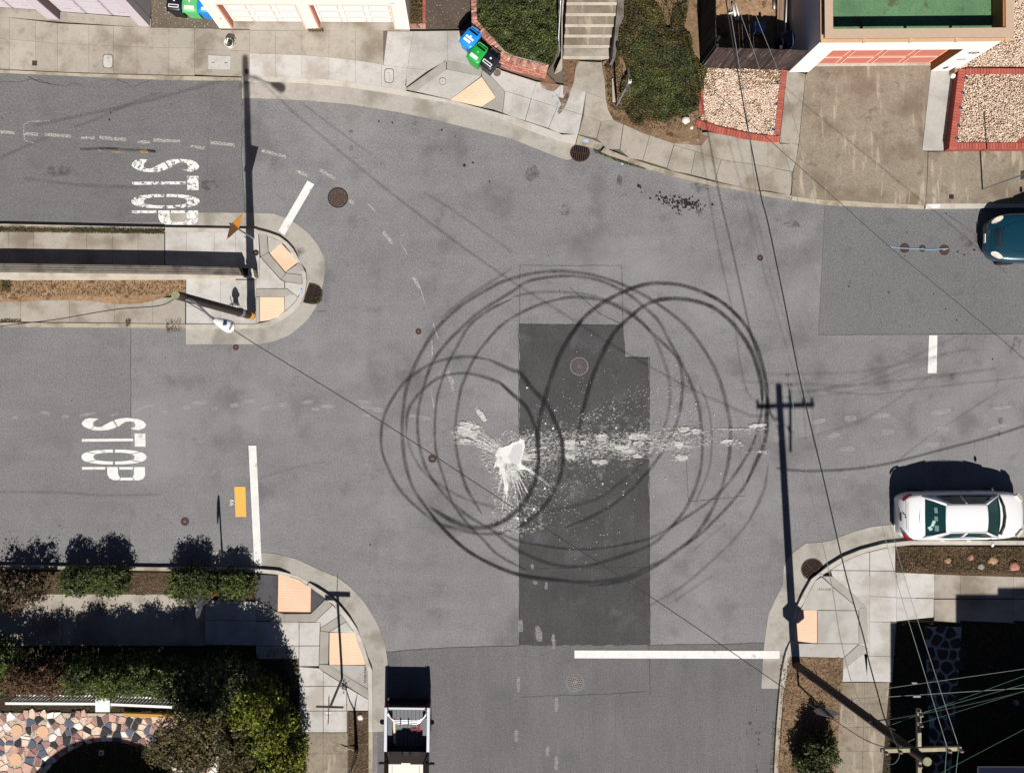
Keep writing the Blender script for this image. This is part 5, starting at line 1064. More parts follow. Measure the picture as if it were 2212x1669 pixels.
st_b=[(-.12,.0,-.3,.3,signw),(-.32,-.18,-.3,.22,signw)]; st_g=[(-.38,-.18,-.32,.24,signw)]; st_k=[(-.36,-.18,-.33,.33,signw),(-.31,-.23,-.28,.28,red)]
ang=-.66
bin_('recycling_bin','blue recycling bin nearest the house by the brick wall',(1016,83),ang,bb,st_b); bin_('compost_bin','bright green bin between the blue and black bins by the wall',(1031.5,116.5),ang,bgn,st_g); bin_('trash_bin','black rubbish bin at the brick wall beside the round cover',(1059,130),ang,bk,st_k)
bin_('trash_bin','black rubbish bin with sticker in alley between pink and peach houses',(378,5),-.1,bk,st_k); bin_('compost_bin','faded green bin in the alley between the houses',(411,7),-.06,bl2,[(-.42,-.2,-.32,.32,signw)]); bin_('recycling_bin','blue recycling bin against the peach house wall in the alley',(444,9),-.05,bb,[(-.42,-.24,-.2,.3,signw)])
e=tag(empty('plant_pot',M(498,98,.13)),'white round pot with small green plant on the walk','plant pot')
MB().lathe((0,0,0),[(.12,0),(.155,.25),(.165,.28),(.145,.28),(.13,.2),(.001,.2)],24).build('pot',whitep,e,local=True,smooth=False)
p=np.array(M(498,92,.38)); leaves('foliage',p+rng.normal(size=(260,3))*[.06,.06,.07],.05,shrubg,e,.3)['kind']='stuff'
# ------------------------------------------------------------------ hydrant
c=M(512,664,0); e=tag(empty('fire_hydrant',(c.x,c.y,.13)),'white fire hydrant behind the foot of the left utility pole','fire hydrant')
MB().lathe((0,0,0),[(.15,0),(.15,.04),(.1,.05),(.09,.42),(.125,.44),(.125,.48),(.12,.56),(.085,.66),(.03,.70),(.03,.74),(.001,.745)],20).build('barrel',signw,e,local=True,smooth=True)
for s in (-1,1): MB().lathe((s*.10,0,.47),[(.06,-.03 if s>0 else .05),(.06,.0),(.05,.05 if s>0 else -.03)],12,'X').build('nozzle',signw,e,local=True)
MB().lathe((0,-.1,.4),[(.075,.03),(.075,-.03),(.04,-.05)],12,'Y').build('nozzle',signw,e,local=True)
# ------------------------------------------------------------------ utility poles
def pole(label,bx,by,tx,ty,ht,r0,r1,name='utility_pole'):
    b=M(bx,by,0); t=M(tx,ty,ht); e=tag(empty(name,(b.x,b.y,.1)),label,'utility pole')
    MB().tube([b.lerp(t,k/6)+Vector((0,0,.1 if k==0 else 0)) for k in range(7)],[r0+(r1-r0)*k/6 for k in range(7)],16).build('shaft',polew,e,smooth=True)
    MB().lathe(t,[(r1*.97,0),(r1*.97,.006)],16).build('end_grain',polet,e)
    return e,b,t
e1,b1,t1=pole('short dark wooden utility pole with street lamp on the island',545,682,379,637,9.9,.15,.115)
for k in (.005,.018,.031,.045,.17,.19): 
    q=b1.lerp(t1,k+.03); MB().lathe(q,[(.168,0),(.168,.03)],16).build('band',plain('band_yellow',A(220,160,70),.6) if 'band_yellow' not in MATS else (MATS['band_yellow'] if k<.1 else metal),e1)
# lamp arm
la=M(392,646,9.1); lb_=M(418,651,9.3); lc=M(450,680,9.45); ld=M(464,692,9.5)
lamp=tag(empty('street_lamp',la),'white cobra head street lamp on a curved arm from the island pole','street lamp')
MB().tube(spline([la,lb_,lc,ld],5),.035,8).build('arm',metal,lamp,smooth=True)
MB().tube([M(385,642,8.7),M(402,648,8.9),M(420,653,9.2)],.02,6).build('brace',metal,lamp)
d=(M(500,708,9.5)-M(464,692,9.5)); L=d.length; ang_=math.atan2(d.y,d.x)
Vh=[];Fh=[]; n=14; prof=[(0,.05,.04),(.1,.09,.06),(.3,.12,.08),(.55,.16,.11),(.8,.17,.12),(.93,.12,.09),(1,.03,.03)]
for t,wd_,hh in prof:
    for k in range(n):
        a=2*pi*k/n; Vh.append(Vector((t*(L+.1),wd_*math.cos(a)*1.0,hh*math.sin(a)*.8)))
mt=Matrix.Translation(M(463,691,9.5))@Matrix.Rotation(ang_,4,'Z')
for i in range(len(prof)-1):
    for k in range(n): Fh.append([i*n+k,i*n+(k+1)%n,(i+1)*n+(k+1)%n,(i+1)*n+k])
obj('lamp_head',([mt@v for v in Vh],Fh),whitep,lamp,smooth=True)
sp=MB(); sp.lathe(mt@Vector((.33,.02,.1)),[(.05,-.02),(.05,.05),(.03,.06)],12); sp.build('photocell',plain('cell_blue',A(40,70,130),.4),lamp)
sp=MB(); q=mt@Vector((.5,0,.1)); sp.box(q,(.05,.16,.02),Matrix.Rotation(ang_,3,'Z')); sp.build('clip',signback,lamp)
# side bracket with its narrow plate
MB().tube([b1.lerp(t1,.30),M(497,640,2.6)+Vector((0,0,.0))],.012,6).build('sign_bracket',darkmet,e1)
e2,b2_,t2=pole('tall dark leaning utility pole with two crossarms by the stop post',1717,1433,2003,1644,9.9,.15,.12)
za=9.15
arm=MB(); A1=M(1903,1620,za); A2=M(2075,1615,za); dd=A2-A1; 
arm.box((A1+A2)/2,(dd.length,.10,.11),Matrix.Rotation(math.atan2(dd.y,dd.x),3,'Z')); arm.build('crossarm',woodX,e2)
A3=M(1984,1530,8.7); A4=M(1985,1700,8.7); dd=A4-A3; arm=MB(); arm.box((A3+A4)/2,(dd.length,.10,.11),Matrix.Rotation(math.atan2(dd.y,dd.x),3,'Z')); arm.build('crossarm',woodX,e2)
ins=plain('insulator',A(150,120,110),.4)
for x,y,z in ((1910,1621,za),(1940,1619,za),(2046,1617,za),(2071,1616,za),(1985,1540,8.7),(1985,1562,8.7),(1983,1650,8.7)):
    MB().lathe(M(x,y,z+.05),[(.02,0),(.02,.08),(.05,.09),(.055,.14),(.03,.18),(.035,.2),(.001,.21)],10).build('insulator',ins,e2,smooth=True)
for k in (.22,.32,.42,.52): 
    q=b2_.lerp(t2,k); MB().tube([q,q+Vector((-.02,.27,.0))],.01,5).build('step_iron',darkmet,e2); MB().tube([q+Vector((0,0,.4)),q+Vector((.0,-.2,.4))],.01,5).build('step_iron',metal,e2)
MB().tube([M(1918,1557,8.0),M(1926,1583,8.6),M(1941,1620,9.1)],.012,5).build('arm_brace',metal,e2); MB().tube([M(1975,1595,8.2),M(1950,1608,8.7),M(1930,1620,9.0)],.012,5).build('arm_brace',metal,e2)
# ------------------------------------------------------------------ wires
def wire(label,pts,r,mat,per=8,name='overhead_wire'):
    P=[M(*p) for p in pts]; P=[Vector(q) for q in spline(P,per)]
    return tag(MB().tube(P,r,6).build(name,mat,smooth=True),label,'wire',group='overhead wires')
wire('thick black cable hanging over the driveway apron down to the tall pole',[(1555,-120,8.2),(1568,0,8.0),(1606,225,7.7),(1642,415,7.5),(1659,482,7.4),(1695,655,7.3),(1730,829,7.4),(1780,1038,7.5),(1828,1244,7.7),(1863,1366,7.9),(1876,1423,8.0),(1891,1479,8.1),(1914,1558,8.3),(1935,1576,8.4)],.019,wirek,5)
wire('thin grey wire lashed close beside the thick black cable',[(1572,-120,8.3),(1575,0,8.1),(1610,225,7.8),(1633,415,7.7),(1659,570,7.6),(1705,829,7.6),(1745,1038,7.7),(1793,1244,7.9),(1816,1380,8.1),(1850,1500,8.4),(1900,1560,8.6)],.010,wireg,5)
wire('pale thin wire from the top yard to the crossarm inner insulator',[(1584,-120,9.6),(1592,0,9.5),(1640,147,9.4),(1720,420,9.3),(1819,829,9.2),(1934,1244,9.3),(1992,1430,9.35),(1940,1617,9.4)][:5]+[(1880,1040,9.2),(1934,1244,9.25),(1990,1430,9.3),(2046,1613,9.35)],.007,wireg,5)
wire('pale thin wire from the top yard to the crossarm end insulator',[(1612,-120,9.6),(1622,0,9.5),(1690,180,9.4),(1757,415,9.3),(1846,829,9.2),(1900,1040,9.2),(1953,1244,9.25),(2012,1430,9.3),(2069,1606,9.35)],.007,wireg,5)
wire('black service wire crossing the junction between the two wooden poles',[(383,640,9.5),(495,706,9.1),(553,744,8.9),(830,914,8.2),(1106,1094,7.9),(1320,1232,7.9),(1500,1352,8.0),(1683,1478,8.3),(1780,1540,8.5),(1869,1597,8.7),(1930,1618,8.9)],.012,wirek,5)
wire('black wire from the island pole off to the left edge',[(383,641,9.4),(345,660,9.3),(250,668,9.0),(120,690,8.8),(0,705,8.6),(-200,740,8.5)],.012,wirek,5)
wire('thin dark wire running diagonally over the driveway to the far right',[(1300,-60,7.4),(1450,112,7.0),(1659,300,6.7),(1789,415,6.6),(1924,535,6.5),(2070,655,6.5),(2212,775,6.6),(2500,1030,6.9)],.009,wirek,5)
for l,a,b,r,m_ in [('upper pale wire over the dark yard with a small splice',(1914,1486),(2212,1444),.007,wireg),('long pale wire with splice over the shaded yard',(1842,1509),(2212,1485),.009,wireg),('green tinted wire from the side crossarm to the right',(1924,1565),(2212,1459),.007,wgreen),('green tinted wire just below the side crossarm wire',(1985,1540),(2212,1477),.008,wgreen),('lowest green wire crossing the bottom right corner',(2010,1680),(2212,1574),.007,wgreen),('faint green wire between the two crossarm wires',(1985,1562),(2212,1492),.006,wgreen)]:
    dx=b[0]-a[0]; dy=b[1]-a[1]
    wire(l,[(a[0],a[1],8.8),((a[0]+b[0])/2,(a[1]+b[1])/2,8.6),(b[0],b[1],8.5),(b[0]+dx,b[1]+dy,8.7)],r,m_)
wire('heavy black telephone cable leaving the tall pole to the right',[(1875,1558,6.9),(1960,1546,6.7),(2120,1514,6.5),(2300,1470,6.5),(2500,1425,6.6),(2800,1350,6.9)],.021,wirek)
m=MB(); q=M(1980,1503,8.65); m.box(q,(.2,.05,.05)); q=M(1975,1474.5,8.65); m.box(q,(.14,.04,.04)); tag(m.build('wire_splice',metal),'pale metal splice sleeves clamped on the yard wires','wire splice')
for l,pts in [('green jumper lead curling below the left crossarm end',[(1911,1620,9.3),(1905,1640,9.1),(1902,1700,8.8)]),('looped green jumper lead under the crossarm centre',[(1941,1619,9.3),(1942,1634,9.0),(1930,1649,8.9),(1912,1648,9.0)]),('green jumper lead below the crossarm inner insulator',[(2046,1618,9.3),(2043,1640,9.1),(2040,1700,8.9)]),('green jumper lead below the crossarm far end',[(2071,1617,9.3),(2068,1640,9.1),(2062,1700,8.9)])]:
    wire(l,pts,.008,wgreen)
# ------------------------------------------------------------------ signs
def post(e,x,y,h,r=.03,mat=metal,lean=(0,0),name='post'):
    b=M(x,y,0); MB().tube([(b.x,b.y,.1),(b.x+lean[0],b.y+lean[1],h)],r,8).build(name,mat,e); return b
def plate(e,name,c,u,w,h,t,mat,shape='rect',mat2=None):
    """upright plate: centre c, horizontal direction u"""
    u=Vector(u).normalized(); nrm=Vector((-u.y,u.x,0)); z=Vector((0,0,1))
    if shape=='oct': pts=[(math.cos(R(22.5+45*k))*w/2/.924,math.sin(R(22.5+45*k))*h/2/.924) for k in range(8)]
    elif shape=='diamond': pts=[(w/2,0),(0,h/2),(-w/2,0),(0,-h/2)]
    else: pts=[(w/2,-h/2),(w/2,h/2),(-w/2,h/2),(-w/2,-h/2)]
    n=len(pts)
    def mk(o0,o1,m_,nm_,s=1):
        v=[c+u*a*s+z*b*s+nrm*o0 for a,b in pts]+[c+u*a*s+z*b*s+nrm*o1 for a,b in pts]
        return obj(nm_,(v,[list(range(n)),list(range(2*n-1,n-1,-1))]+[[i,i+n,(i+1)%n+n,(i+1)%n] for i in range(n)]),m_,e)
    o=mk(0,t,mat,name)
    if mat2: mk(-.003,-.0005,mat2,'sign_face',.97)
    return o
# orange diamond warning sign
e=tag(empty('warning_sign',M(550,517,.13)),'orange diamond warning sign on a thin post at the island','road sign')
b=post(e,550,517,3.5); u=Vector((.52,.85,0)); c=Vector((b.x,b.y,3.05))+Vector((-u.y,u.x,0))*-.05
plate(e,'sign_plate',c,u,1.06,1.06,.004,signback,'diamond',signor)
# stop sign, seen from behind, south-west
e=tag(empty('stop_sign',M(484,1266,.13)),'grey back of a stop sign among the bottom left shrubs','road sign')
b=post(e,484,1266,3.4); c=Vector((b.x-.06,b.y,2.9)); 
plate(e,'sign_plate',c,Vector((-.1,-1,0)),.76,.76,.004,signback,'oct',signred)
MB().tube([(b.x,b.y,.9),(b.x,b.y,1.7)],.036,8).build('reflector',signor,e)
# stop sign south-east
e=tag(empty('stop_sign',M(1722,1476,.13)),'grey back of stop sign on its post beside the tall pole','road sign')
b=post(e,1722,1476,3.45,.035,darkmet); plate(e,'sign_plate',Vector((b.x,b.y-.05,2.75)),Vector((1,0,0)),.76,.76,.004,signback,'oct',signred)
# street name post
e=tag(empty('street_name_sign',M(740,1462,.13)),'street name post with two crossed blades at lower left corner','street sign')
b=post(e,740,1462,3.0,.045,plain('post_bronze',A(70,58,58),.5)); br=plain('blade_bronze',A(120,100,98),.5)
plate(e,'name_blade',Vector((b.x+.0,b.y+.02,3.12)),Vector((1,-.03,0)),.92,.2,.01,br); plate(e,'name_blade',Vector((b.x,b.y-.0,3.36)),Vector((.03,1,0)),.92,.2,.01,br)
MB().box((b.x-.03,b.y-.12,3.24),(.16,.05,.04)).build('bracket',signw,e); MB().box((b.x-.03,b.y-.25,3.3),(.04,.1,.04)).build('bracket',signw,e)
u=Vector((-1,.03,0)); rot=Matrix(((u.x,0,u.y*-1,0),(u.y,0,u.x,0),(0,1,0,0),(0,0,0,1)))
tx=text_mesh('blade_text','15TH AVE',.13,plain('blade_letters',A(60,44,48),.5),Matrix.Translation((b.x,b.y+.034,3.12))@Matrix(((-1,0,0,0),(0,0,1,0),(0,1,0,0),(0,0,0,1))),e)
# square post with two signs by the groundcover bank
e=tag(empty('parking_sign',M(1330,232,.13)),'leaning steel post with edge on signs in the groundcover bank','road sign')
b=post(e,1330,232,3.1,.035,metal); MB().box((b.x,b.y,2.98),(.1,.1,.14)).build('bracket',signw,e)
plate(e,'sign_plate',Vector((b.x+.0,b.y-.0,2.85)),Vector((-.04,1,0)),.9,.25,.006,signback); plate(e,'sign_plate',Vector((b.x-.02,b.y,2.5)),Vector((.04,1,0)),.45,.3,.004,signback)
e=tag(empty('parking_sign',M(2118,411,.13)),'thin steel post with narrow sign leaning over the right walk','road sign')
b=post(e,2118,411,3.3,.028,metal); plate(e,'sign_plate',Vector((b.x,b.y,2.7)),Vector((.05,1,0)),.3,.45,.003,signback)
# ------------------------------------------------------------------ vehicles
def car_paint(name,col,rough=.3,metal=0.0): return NM(name,col,rough,.5,metal,1.0).done()
pwhite=car_paint('car_paint_white',A(250,250,252)); pteal=car_paint('car_paint_teal',(.003,.034,.058),.3,.2); pblack=car_paint('car_paint_black',(.008,.007,.009),.35)
tyre=plain('tyre',(.012,.012,.012),.85,.2); rim=NM('wheel_rim',(.3,.3,.31),.35,.5,.9).done()
cglass=NM('car_glass',(.006,.03,.032),.06,.6).done(); trimk=plain('trim_black',(.01,.01,.011),.5,.4); lampr=NM('tail_lamp_red',(.16,.005,.007),.15,.6,0,1).done(); lampc=NM('head_lamp',(.62,.56,.48),.12,.6,0,1).layer(14,.7,1.2).done(); chrome=NM('chrome',(.75,.76,.78),.14,.5,1).done(); lampo=NM('turn_lamp',(.8,.35,.15),.2,.6,0,1).done()
def subsurf(o,l=2):
    m=o.modifiers.new('sub','SUBSURF'); m.levels=l; m.render_levels=l; return o
def interp(tab,t):
    for (a,b),(c,d) in zip(tab,tab[1:]):
        if t<=c: return b+(d-b)*(t-a)/(c-a) if c>a else b
    return tab[-1][1]
def wheels(e,xs,ys,r=.32,w=.21):
    for x in xs:
        for s in (-1,1):
            t=MB().lathe((x,s*ys,r),[(r*.62,-w/2),(r*.95,-w/2),(r,-w/3),(r,w/3),(r*.95,w/2),(r*.62,w/2)],24,'Y').build('tyre',tyre,e,local=True,smooth=True)
            MB().lathe((x,s*ys,r),[(.02,-w/2+.02),(r*.6,-w/2+.01),(r*.6,w/2-.01),(.02,w/2-.02)],16,'Y').build('rim',rim,t,local=True)
def body(e,L,Wd,wtab,ztab,mat,crown=.05,n=26,lo=.2,name='body'):
    V=[];F=[]; m=13
    for i in range(n):
        t=i/(n-1); t=.5-.5*math.cos(pi*t) if True else t; x=t*L; hw=interp(wtab,t)*Wd/2; z=interp(ztab,t); zl=lo+ (0.10*max(0,1-t/.06) if t<.06 else 0.10*max(0,(t-.94)/.06))
        zm=min(z-.06,.58)
        sec=[(-.93,zl),(-.99,zl+.14),(-1,zm),(-.985,(zm+z)/2),(-.93,z-.035),(-.84,z+.0),(-.45,z+crown*.7),(0,z+crown)]
        sec=sec+[(-a,b) for a,b in sec[:-1][::-1]]
        m=len(sec); V+=[Vector((x,a*hw,b)) for a,b in sec]
    for i in range(n-1):
        for k in range(m-1): F.append([i*m+k,i*m+k+1,(i+1)*m+k+1,(i+1)*m+k][::-1])
    F.append(list(range(m))); F.append([(n-1)*m+k for k in range(m)][::-1])
    F+= [[i*m,(i+1)*m,(i+1)*m+m-1,i*m+m-1] for i in range(n-1)]
    return subsurf(obj(name,(V,F),mat,e,local=True,smooth=True),1)
def greenhouse(e,xb0,xb1,xr0,xr1,wb,wr,zb,zr,mat,glass,dash=True):
    """glass house: belt ring -> roof ring; roof skin, pillars, panes"""
    def ring(x0,x1,w,z,bow):
        pts=[]; N=9
        for k in range(N): pts.append((x0-bow*math.cos((k/(N-1)-.5)*pi)*1.0,(-w/2+w*k/(N-1)),z))
        for k in range(N): pts.append((x1+bow*math.cos((k/(N-1)-.5)*pi),(w/2-w*k/(N-1)),z))
        return [Vector(p) for p in pts]
    b=ring(xb0,xb1,wb,zb,.10); r=ring(xr0,xr1,wr,zr,.035)
    N=9
    def pane(name,ia,ib,m_=glass,out=0.0):
        V=[b[i%18].copy() for i in range(ia,ib+1)]+[r[i%18].copy() for i in range(ia,ib+1)]; c=ib-ia+1
        return obj(name,(V,[[i,i+1,i+1+c,i+c] for i in range(c-1)]),m_,e,local=True,smooth=True)
    pane('rear_window',0,8); pane('windscreen',9,17)
    for s in (1,-1):
        B0=b[8] if s>0 else b[0]; B1=b[9] if s>0 else b[17]; R0_=r[8] if s>0 else r[0]; R1=r[9] if s>0 else r[17]
        mid=.5
        for a,c_ in ((-.001,.16),(.93,1.001)):
            obj('corner_panel',([B0.lerp(B1,a),B0.lerp(B1,c_+(.08 if a<.5 else 0)),R0_.lerp(R1,c_),R0_.lerp(R1,a)],[[0,1,2,3]]),mat,e,local=True)
        for a,c_ in ((.16,.49),(.52,.93)):
            obj('side_window',([B0.lerp(B1,a),B0.lerp(B1,c_),R0_.lerp(R1,c_),R0_.lerp(R1,a)],[[0,1,2,3]]),glass,e,local=True)
        for t,wd_ in ((0,.1),(.505,.07),(1,.075)):
            p0=B0.lerp(B1,t); p1=R0_.lerp(R1,t); mb=MB(); mb.tube([p0+Vector((0,s*.005,-.01)),p0.lerp(p1,.5)+Vector((0,s*.012,.0)),p1+Vector((0,0,.005))],[wd_*.62,wd_*.5,wd_*.5],6); mb.build('pillar',mat,e,local=True,smooth=True)
    # roof skin with thickness and camber
    V=[];F=[]; nx,ny=10,9
    for i in range(nx):
        for j in range(ny):
            u=i/(nx-1); v=j/(ny-1)*2-1; bow=.035*math.cos(v*pi/2)
            x=(xr0-.03-bow)+(xr1-xr0+.06+2*bow)*u; y=v*(wr/2+.035)
            z=zr+.012+.045*(1-(2*u-1)**2)*.8+.03*(1-v*v)-.02*(abs(v)>.95)
            V.append(Vector((x,y,z)))
    F=[[i*ny+j,(i+1)*ny+j,(i+1)*ny+j+1,i*ny+j+1] for i in range(nx-1) for j in range(ny-1)]
    o=obj('roof',(V,F),mat,e,local=True,smooth=True); so_=o.modifiers.new('th','SOLIDIFY'); so_.thickness=.04; so_.offset=-1; subsurf(o,1)
    for s in (1,-1): MB().tube([(xr0,s*(wr/2-.02),zr+.045),((xr0+xr1)/2,s*(wr/2-.0),zr+.065),(xr1,s*(wr/2-.02),zr+.045)],.008,5).build('roof_seam',trimk,e,local=True)
    return b,r
def patch_on(e,name,pts,mat,zf,off=.012):
    V=[Vector((x,y,zf(x,y)+off)) for x,y in pts]; V2=[v-Vector((0,0,.03)) for v in V]; n=len(V)
    return obj(name,(V+V2,[list(range(n))]+[[i,i+n,(i+1)%n+n,(i+1)%n] for i in range(n)]),mat,e,local=True)
# ---- white sedan (rear at left, nose towards the right edge)
def sedan():
    L,Wd=4.58,1.78; c=M(1923,1108,0); e=tag(empty('sedan',(c.x,c.y,0),R(.5)),'white four door sedan parked along the kerb near the right edge','car')
    wt=[(0,.70),(.015,.80),(.05,.92),(.12,.985),(.3,1),(.7,1),(.85,.96),(.93,.86),(.975,.72),(1,.52)]
    zt_=[(0,.62),(.012,.80),(.03,.93),(.06,1.0),(.14,1.03),(.22,1.02),(.4,.97),(.6,.95),(.76,.95),(.86,.88),(.93,.78),(.98,.66),(1,.52)]
    body(e,L,Wd,wt,zt_,pwhite,.045)
    zf=lambda x,y: interp(zt_,.5-.5*0+0) if False else interp(zt_,x/L)+.035*(1-(abs(y)/(Wd/2))**2)
    greenhouse(e,.70,3.42,1.36,2.78,1.48,1.00,.975,1.40,pwhite,cglass)
    MB().tube([(3.50,-.66,.985),(3.62,-.35,1.0),(3.66,0,1.01),(3.62,.35,1.0),(3.50,.66,.985)],.05,6).build('cowl',trimk,e,local=True,smooth=True)
    for s in (1,-1):
        o=obj('tail_lamp',([(.06,s*.56,.92),(.12,s*.63,.98),(.22,s*.72,.995),(.36,s*.78,.965),(.34,s*.825,.93),(.18,s*.80,.90),(.07,s*.72,.88),(.03,s*.60,.87)],[[0,1,2,3,4,5,6,7]]),lampr,e,local=True); m_=o.modifiers.new('t','SOLIDIFY'); m_.thickness=.05; m_.offset=0
        o=obj('head_lamp',([(4.12,s*.72,.86),(4.30,s*.55,.80),(4.46,s*.50,.70),(4.44,s*.66,.66),(4.28,s*.80,.72)],[[0,1,2,3,4]]),lampc,e,local=True); m_=o.modifiers.new('t','SOLIDIFY'); m_.thickness=.06; m_.offset=0
        mm=MB(); mm.box((3.20,s*1.0,1.0),(.13,.22,.14),Matrix.Rotation(s*.15,3,'Z')); o=mm.build('door_mirror',pwhite if s<0 else trimk,e,local=True,smooth=True); subsurf(o,2)
        for a in (1.22,2.18,3.14): MB().tube([(a,s*.885,.35),(a,s*.893,.6),(a,s*.86,.90)],.006,4).build('door_seam',trimk,e,local=True)
        for a in (1.5,2.45): MB().box((a,s*.895,.80),(.16,.03,.03)).build('door_handle',pwhite,e,local=True)
        MB().tube([(.72,s*.735,.985),(2.1,s*.77,.985),(3.45,s*.735,.985)],.012,5).build('belt_trim',trimk,e,local=True)
    MB().box((.015,0,.80),(.02,.32,.10)).build('licence_plate',plain('plate_dark',A(60,64,84),.5),e,local=True)
    MB().lathe((.10,0,.99),[(.035,0),(.035,.008)],14).build('badge',chrome,e,local=True)
    MB().tube([(.16,-.55,1.055),(.14,0,1.085),(.16,.55,1.055)],.006,4).build('boot_seam',trimk,e,local=True)
    MB().tube([(.62,-.60,1.03),(.56,0,1.07),(.62,.60,1.03)],.008,4).build('boot_seam',trimk,e,local=True)
    # things seen through the rear glass: shelf papers drawn as thin sheets just under the pane line
    gm=plain('seat_grey',A(120,146,146),.7); pp_=plain('paper_pale',A(190,228,220),.7)
    for (x,y,w_,h_,mt_,rz) in ((1.06,.28,.10,.20,gm,.1),(1.06,-.02,.11,.17,gm,0),(1.08,-.36,.13,.2,gm,0),(.98,-.2,.10,.22,pp_,-.35),(.90,-.38,.12,.14,pp_,.6)):
        cb=math.cos(y/1.3*pi/1.2); xb_=.70-.10*cb; xr_=1.36-.035*cb; zz=.975+.425*(x-xb_)/(xr_-xb_)+.010
        MB().box((x,y,zz),(w_,h_,.006),Matrix.Rotation(-.575,3,'Y')@Matrix.Rotation(rz,3,'Z')).build('shelf_item',mt_,e,local=True)
    wheels(e,(.82,3.62),.775)
sedan()
# ---- teal car, nose to the left
def teal():
    L,Wd=4.5,1.84; c=M(2112,519,0); e=tag(empty('teal_car',(c.x,c.y,0),R(-1)),'dark teal car with oval headlamps nosing in at the right edge','car')
    wt=[(0,.42),(.01,.56),(.03,.72),(.06,.84),(.10,.92),(.16,.97),(.3,1),(.8,1),(.93,.92),(1,.7)]
    zt_=[(0,.42),(.008,.52),(.025,.62),(.06,.73),(.12,.82),(.2,.89),(.28,.95),(.5,.98),(.75,1.0),(.95,.95),(1,.7)]
    body(e,L,Wd,wt,zt_,pteal,.07)
    greenhouse(e,1.30,4.0,2.0,3.3,1.46,1.16,.98,1.42,pteal,cglass)
    zf=lambda x,y: interp(zt_,x/L)+.07*(1-(abs(y)/(Wd/2*interp(wt,x/L)))**2)*.8
    for s in (1,-1):
        pts=[(.24+.20*math.cos(a)*.95-.10*math.sin(a)*0,s*(.60)+.0) for a in (0,)]
        V=[]
        for k in range(14):
            a=2*pi*k/14; dx=.20*math.cos(a); dy=.085*math.sin(a); x=.30+dx*math.cos(.62)-dy*math.sin(.62); y=.64+dx*math.sin(.62)+dy*math.cos(.62)
            V.append((x,s*y))
        patch_on(e,'head_lamp',V,lampc,zf,.0)
        o=obj('hood_crease',ribbon2([(1.2,s*.58),(.8,s*.50),(.45,s*.36),(.36,s*.28)],.012,lambda x,y:zf(x,y)+.012),trimk,e,local=True)
        mm=MB(); mm.box((1.55,s*1.02,1.0),(.13,.22,.14)); subsurf(mm.build('door_mirror',pteal,e,local=True,smooth=True),2)
    for k in range(5):
        x=.20+.035*k; obj('grille_bar',ribbon2([(x+.06,-.34),(x+.01,-.2),(x,0),(x+.01,.2),(x+.06,.34)],.012,lambda x,y:zf(x,y)+.016),chrome if k in(2,) else trimk,e,local=True)
    obj('grille',ribbon2([(.33,-.30),(.28,-.15),(.27,0),(.28,.15),(.33,.30)],.19,lambda x,y:zf(x,y)+.006),trimk,e,local=True)
    obj('hood_edge',ribbon2([(.50,-.34),(.44,-.2),(.42,0),(.44,.2),(.50,.34)],.02,lambda x,y:zf(x,y)+.014),chrome,e,local=True)
    MB().box((-.015,.0,.47),(.03,.32,.11)).build('licence_plate',signw,e,local=True)
    wheels(e,(.80,3.6),.80)
def ribbon2(pts,w,zf):
    v=[];f=[];n=len(pts)
    for i,p in enumerate(pts):
        a=Vector(pts[max(0,i-1)]); b=Vector(pts[min(n-1,i+1)]); d=(b-a).normalized(); q=Vector((-d.y,d.x))*w/2
        for s in(1,-1): x,y=p[0]+q.x*s,p[1]+q.y*s; v.append((x,y,zf(x,y)))
        if i: f.append([2*i-2,2*i-1,2*i+1,2*i])
    return v,f
teal()
